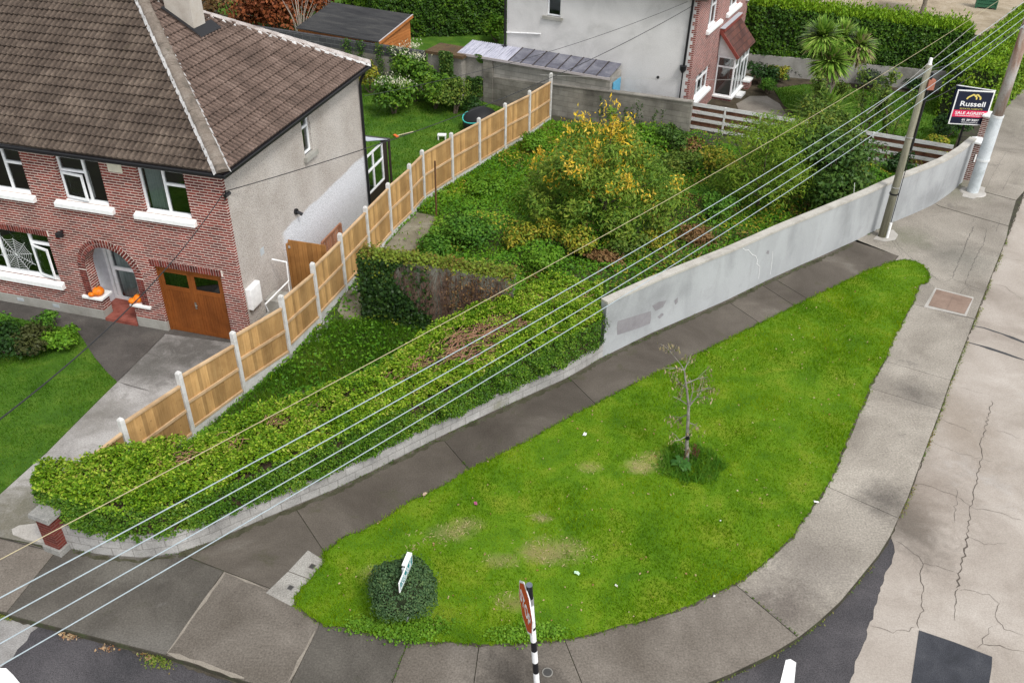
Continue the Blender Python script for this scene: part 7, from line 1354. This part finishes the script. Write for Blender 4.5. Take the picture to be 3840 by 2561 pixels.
wire('drop_cable', 'grey cable sagging from the brick house corner to the grey gable', H1W(.02, .05, 4.55), W2_(-.3, -.05, 4.95), .55, .011, m_bcab, None, 0.0)
wire('drop_cable', 'grey cable from the grey gable down to the back of the brick house', W2_(-.5, -.05, 5.1), H1W(.1, 8.3, 4.2), .35, .008, m_bcab, None, 0.0)
tt = TP+UP*(TH+.1)
wire('pole_cable', 'thin grey cable from the wooden pole top to the far upper right', tt, gv(2240, 55, 7.0), .0, .01, m_cab, None, 0.0); wire('pole_cable', 'thin grey cable from the wooden pole top down over the plot', tt, gv(1990, 262, 5.0), .05, .008, m_cab, None, 0.0); wire('pole_cable', 'dark cable from the wooden pole to the rusty steel pole', TP+UP*(TH-.15), FP+UP*6.2, .3, .012, m_bcab, None, 0.0); wire('pole_cable', 'lower dark cable from the wooden pole to the bright hedge', TP+UP*(TH-1.2), gv(2230, 175, 5.2), .1, .01, m_bcab, None, 0.0)
wire('gable_cable', 'thin dark cable crossing the lower part of the grey gable', gv(1240, 172, 3.2), gv(1700, 184, 2.6), .05, .006, m_cab, None, 0.0)
mb = MB(); mb.tube([H1W(.01, -.02, 4.35), H1W(.12, -.1, 4.5), H1W(.12, -.1, 4.65)], .02, 6); mb.tube([H1W(.11, -.14, 4.52), H1W(.12, .06, 4.52)], .05, 8); o = mb.build('cable_bracket', m_black); tag(o, 'black cable bracket on the front corner of the brick house', 'bracket')
# litter and fallen leaves
m_lw = flat('litter_white', (.75, .75, .72), .7)
def litter(px, py, s, lab, mat=None):
    p = gv(px, py, .05); bm_ = bmesh.new(); bmesh.ops.create_grid(bm_, x_segments=4, y_segments=3, size=s)
    for v in bm_.verts: v.co.z += random.uniform(0, s*.6); v.co.x += random.uniform(-s*.2, s*.2); v.co.y *= .6
    me = bpy.data.meshes.new('litter'); bm_.to_mesh(me); bm_.free(); me.materials.append(mat or m_lw); o = bpy.data.objects.new('litter', me); COL.objects.link(o); o.location = p; o.rotation_euler = (0, 0, random.uniform(0, 6)); tag(o, lab, 'litter', 'litter on the verge')
litter(1343, 997, .06, 'largest white scrap of paper, on the grass in mid verge'); litter(1092, 1156, .05, 'red and blue wrapper on the grass near the path', flat('wrapper', (.4, .08, .2), .5)); litter(1325, 1316, .06, 'pale mint green scrap below the bare patch of grass', flat('mint_scrap', (.5, .7, .5), .6)); litter(1874, 1152, .05, 'white scrap at the kerb-side edge of the verge'); litter(1640, 1368, .03, 'tiny white scrap by the near edge of the verge'); litter(1654, 1195, .025, 'tiny white speck on the grass right of the street tree'); litter(975, 1135, .06, 'pale dead leaf heap beside the dark path', flat('dead_scrap', (.45, .33, .25), .7)); litter(1415, 1344, .03, 'tiny pale scrap right of the mint green one')
m_fl = leafm('fallen_leaf', [(.3, .2, .1), (.45, .34, .2), (.25, .1, .04), (.6, .5, .35)], .6, .1, 1, .2)
x, y = scatter(vp_, 4.5); o = leaves('fallen_leaves', np.c_[x, y, np.full(len(x), .06)], .05, m_fl, None, N=(0, 0, 1), asp=.6); tag(o, 'scattered fallen leaves on the grass verge', 'fallen leaves', kind='stuff')
# weeds and leaves in the kerb channel and wall foot
P = []
def along(pts, n, z, sd=.03):
    q = resamp(gl(pts, z), 80)
    for k in range(n):
        i = random.randrange(79); s = random.random(); c = q[i]*(1-s)+q[i+1]*s
        if vnoise(np.array([c[0]*1.7]), np.array([c[1]*1.7]), 51)[0] > .42: P.append((c[0]+random.gauss(0, sd), c[1]+random.gauss(0, sd), z+abs(random.gauss(0, .025))))
along([(1622, 1572), (1768, 1508), (1881, 1431), (1983, 1322), (2048, 1232), (2085, 1148), (2114, 1066), (2160, 944), (2183, 877), (2240, 735), (2313, 550)], 2300, -.1, .035); along([(340, 1505), (400, 1530), (455, 1550)], 900, -.1, .09); along([(0, 1410), (28, 1418)], 250, -.1, .05)
o = leaves('kerb_weeds', P, .045, leafm('kerb_weed', [(.06, .13, .015), (.12, .2, .02), (.2, .2, .05), (.3, .18, .06)], .5, .2, 1.5, .4), None, N=(0, 0, 1)); tag(o, 'weeds and moss growing in the kerb channel', 'weeds', kind='stuff')
P = []; along([(155, 1262), (233, 1275), (408, 1272), (583, 1203), (857, 1083), (1124, 951), (1383, 823), (1662, 695), (1961, 557), (2209, 422)], 1500, 0.0, .025)
along([(674, 1165), (744, 1266)], 90, 0.0, .01); along([(1011, 1003), (1075, 1076)], 120, 0.0, .012); along([(1303, 867), (1369, 929)], 90, 0, .01); along([(1695, 1344), (1833, 1461)], 60, 0, .008); along([(938, 1470), (900, 1568)], 50, 0, .01); along([(1961, 554), (2063, 588)], 60, 0, .01)
o = leaves('wall_foot_weeds', P, .04, leafm('wall_weed', [(.03, .07, .012), (.08, .15, .02), (.14, .15, .04)], .5, .2, 1.5, .4), None, N=(0, 0, 1)); tag(o, 'small weeds along the foot of the walls beside the path', 'weeds', kind='stuff')
P = []; 
for c in (gv(165, 1462, -.12), gv(178, 1455, -.12), gv(150, 1458, -.12), gv(250, 1490, -.12), gv(343, 1506, -.12)):
    for k in range(45): P.append((c.x+random.gauss(0, .09), c.y+random.gauss(0, .05), -.1+.02*random.random()))
o = leaves('gutter_leaves', P, .06, m_fl, None, D=(0, 0, .1), asp=.6); tag(o, 'brown fallen leaves gathered in the near kerb gutter', 'fallen leaves', kind='stuff')
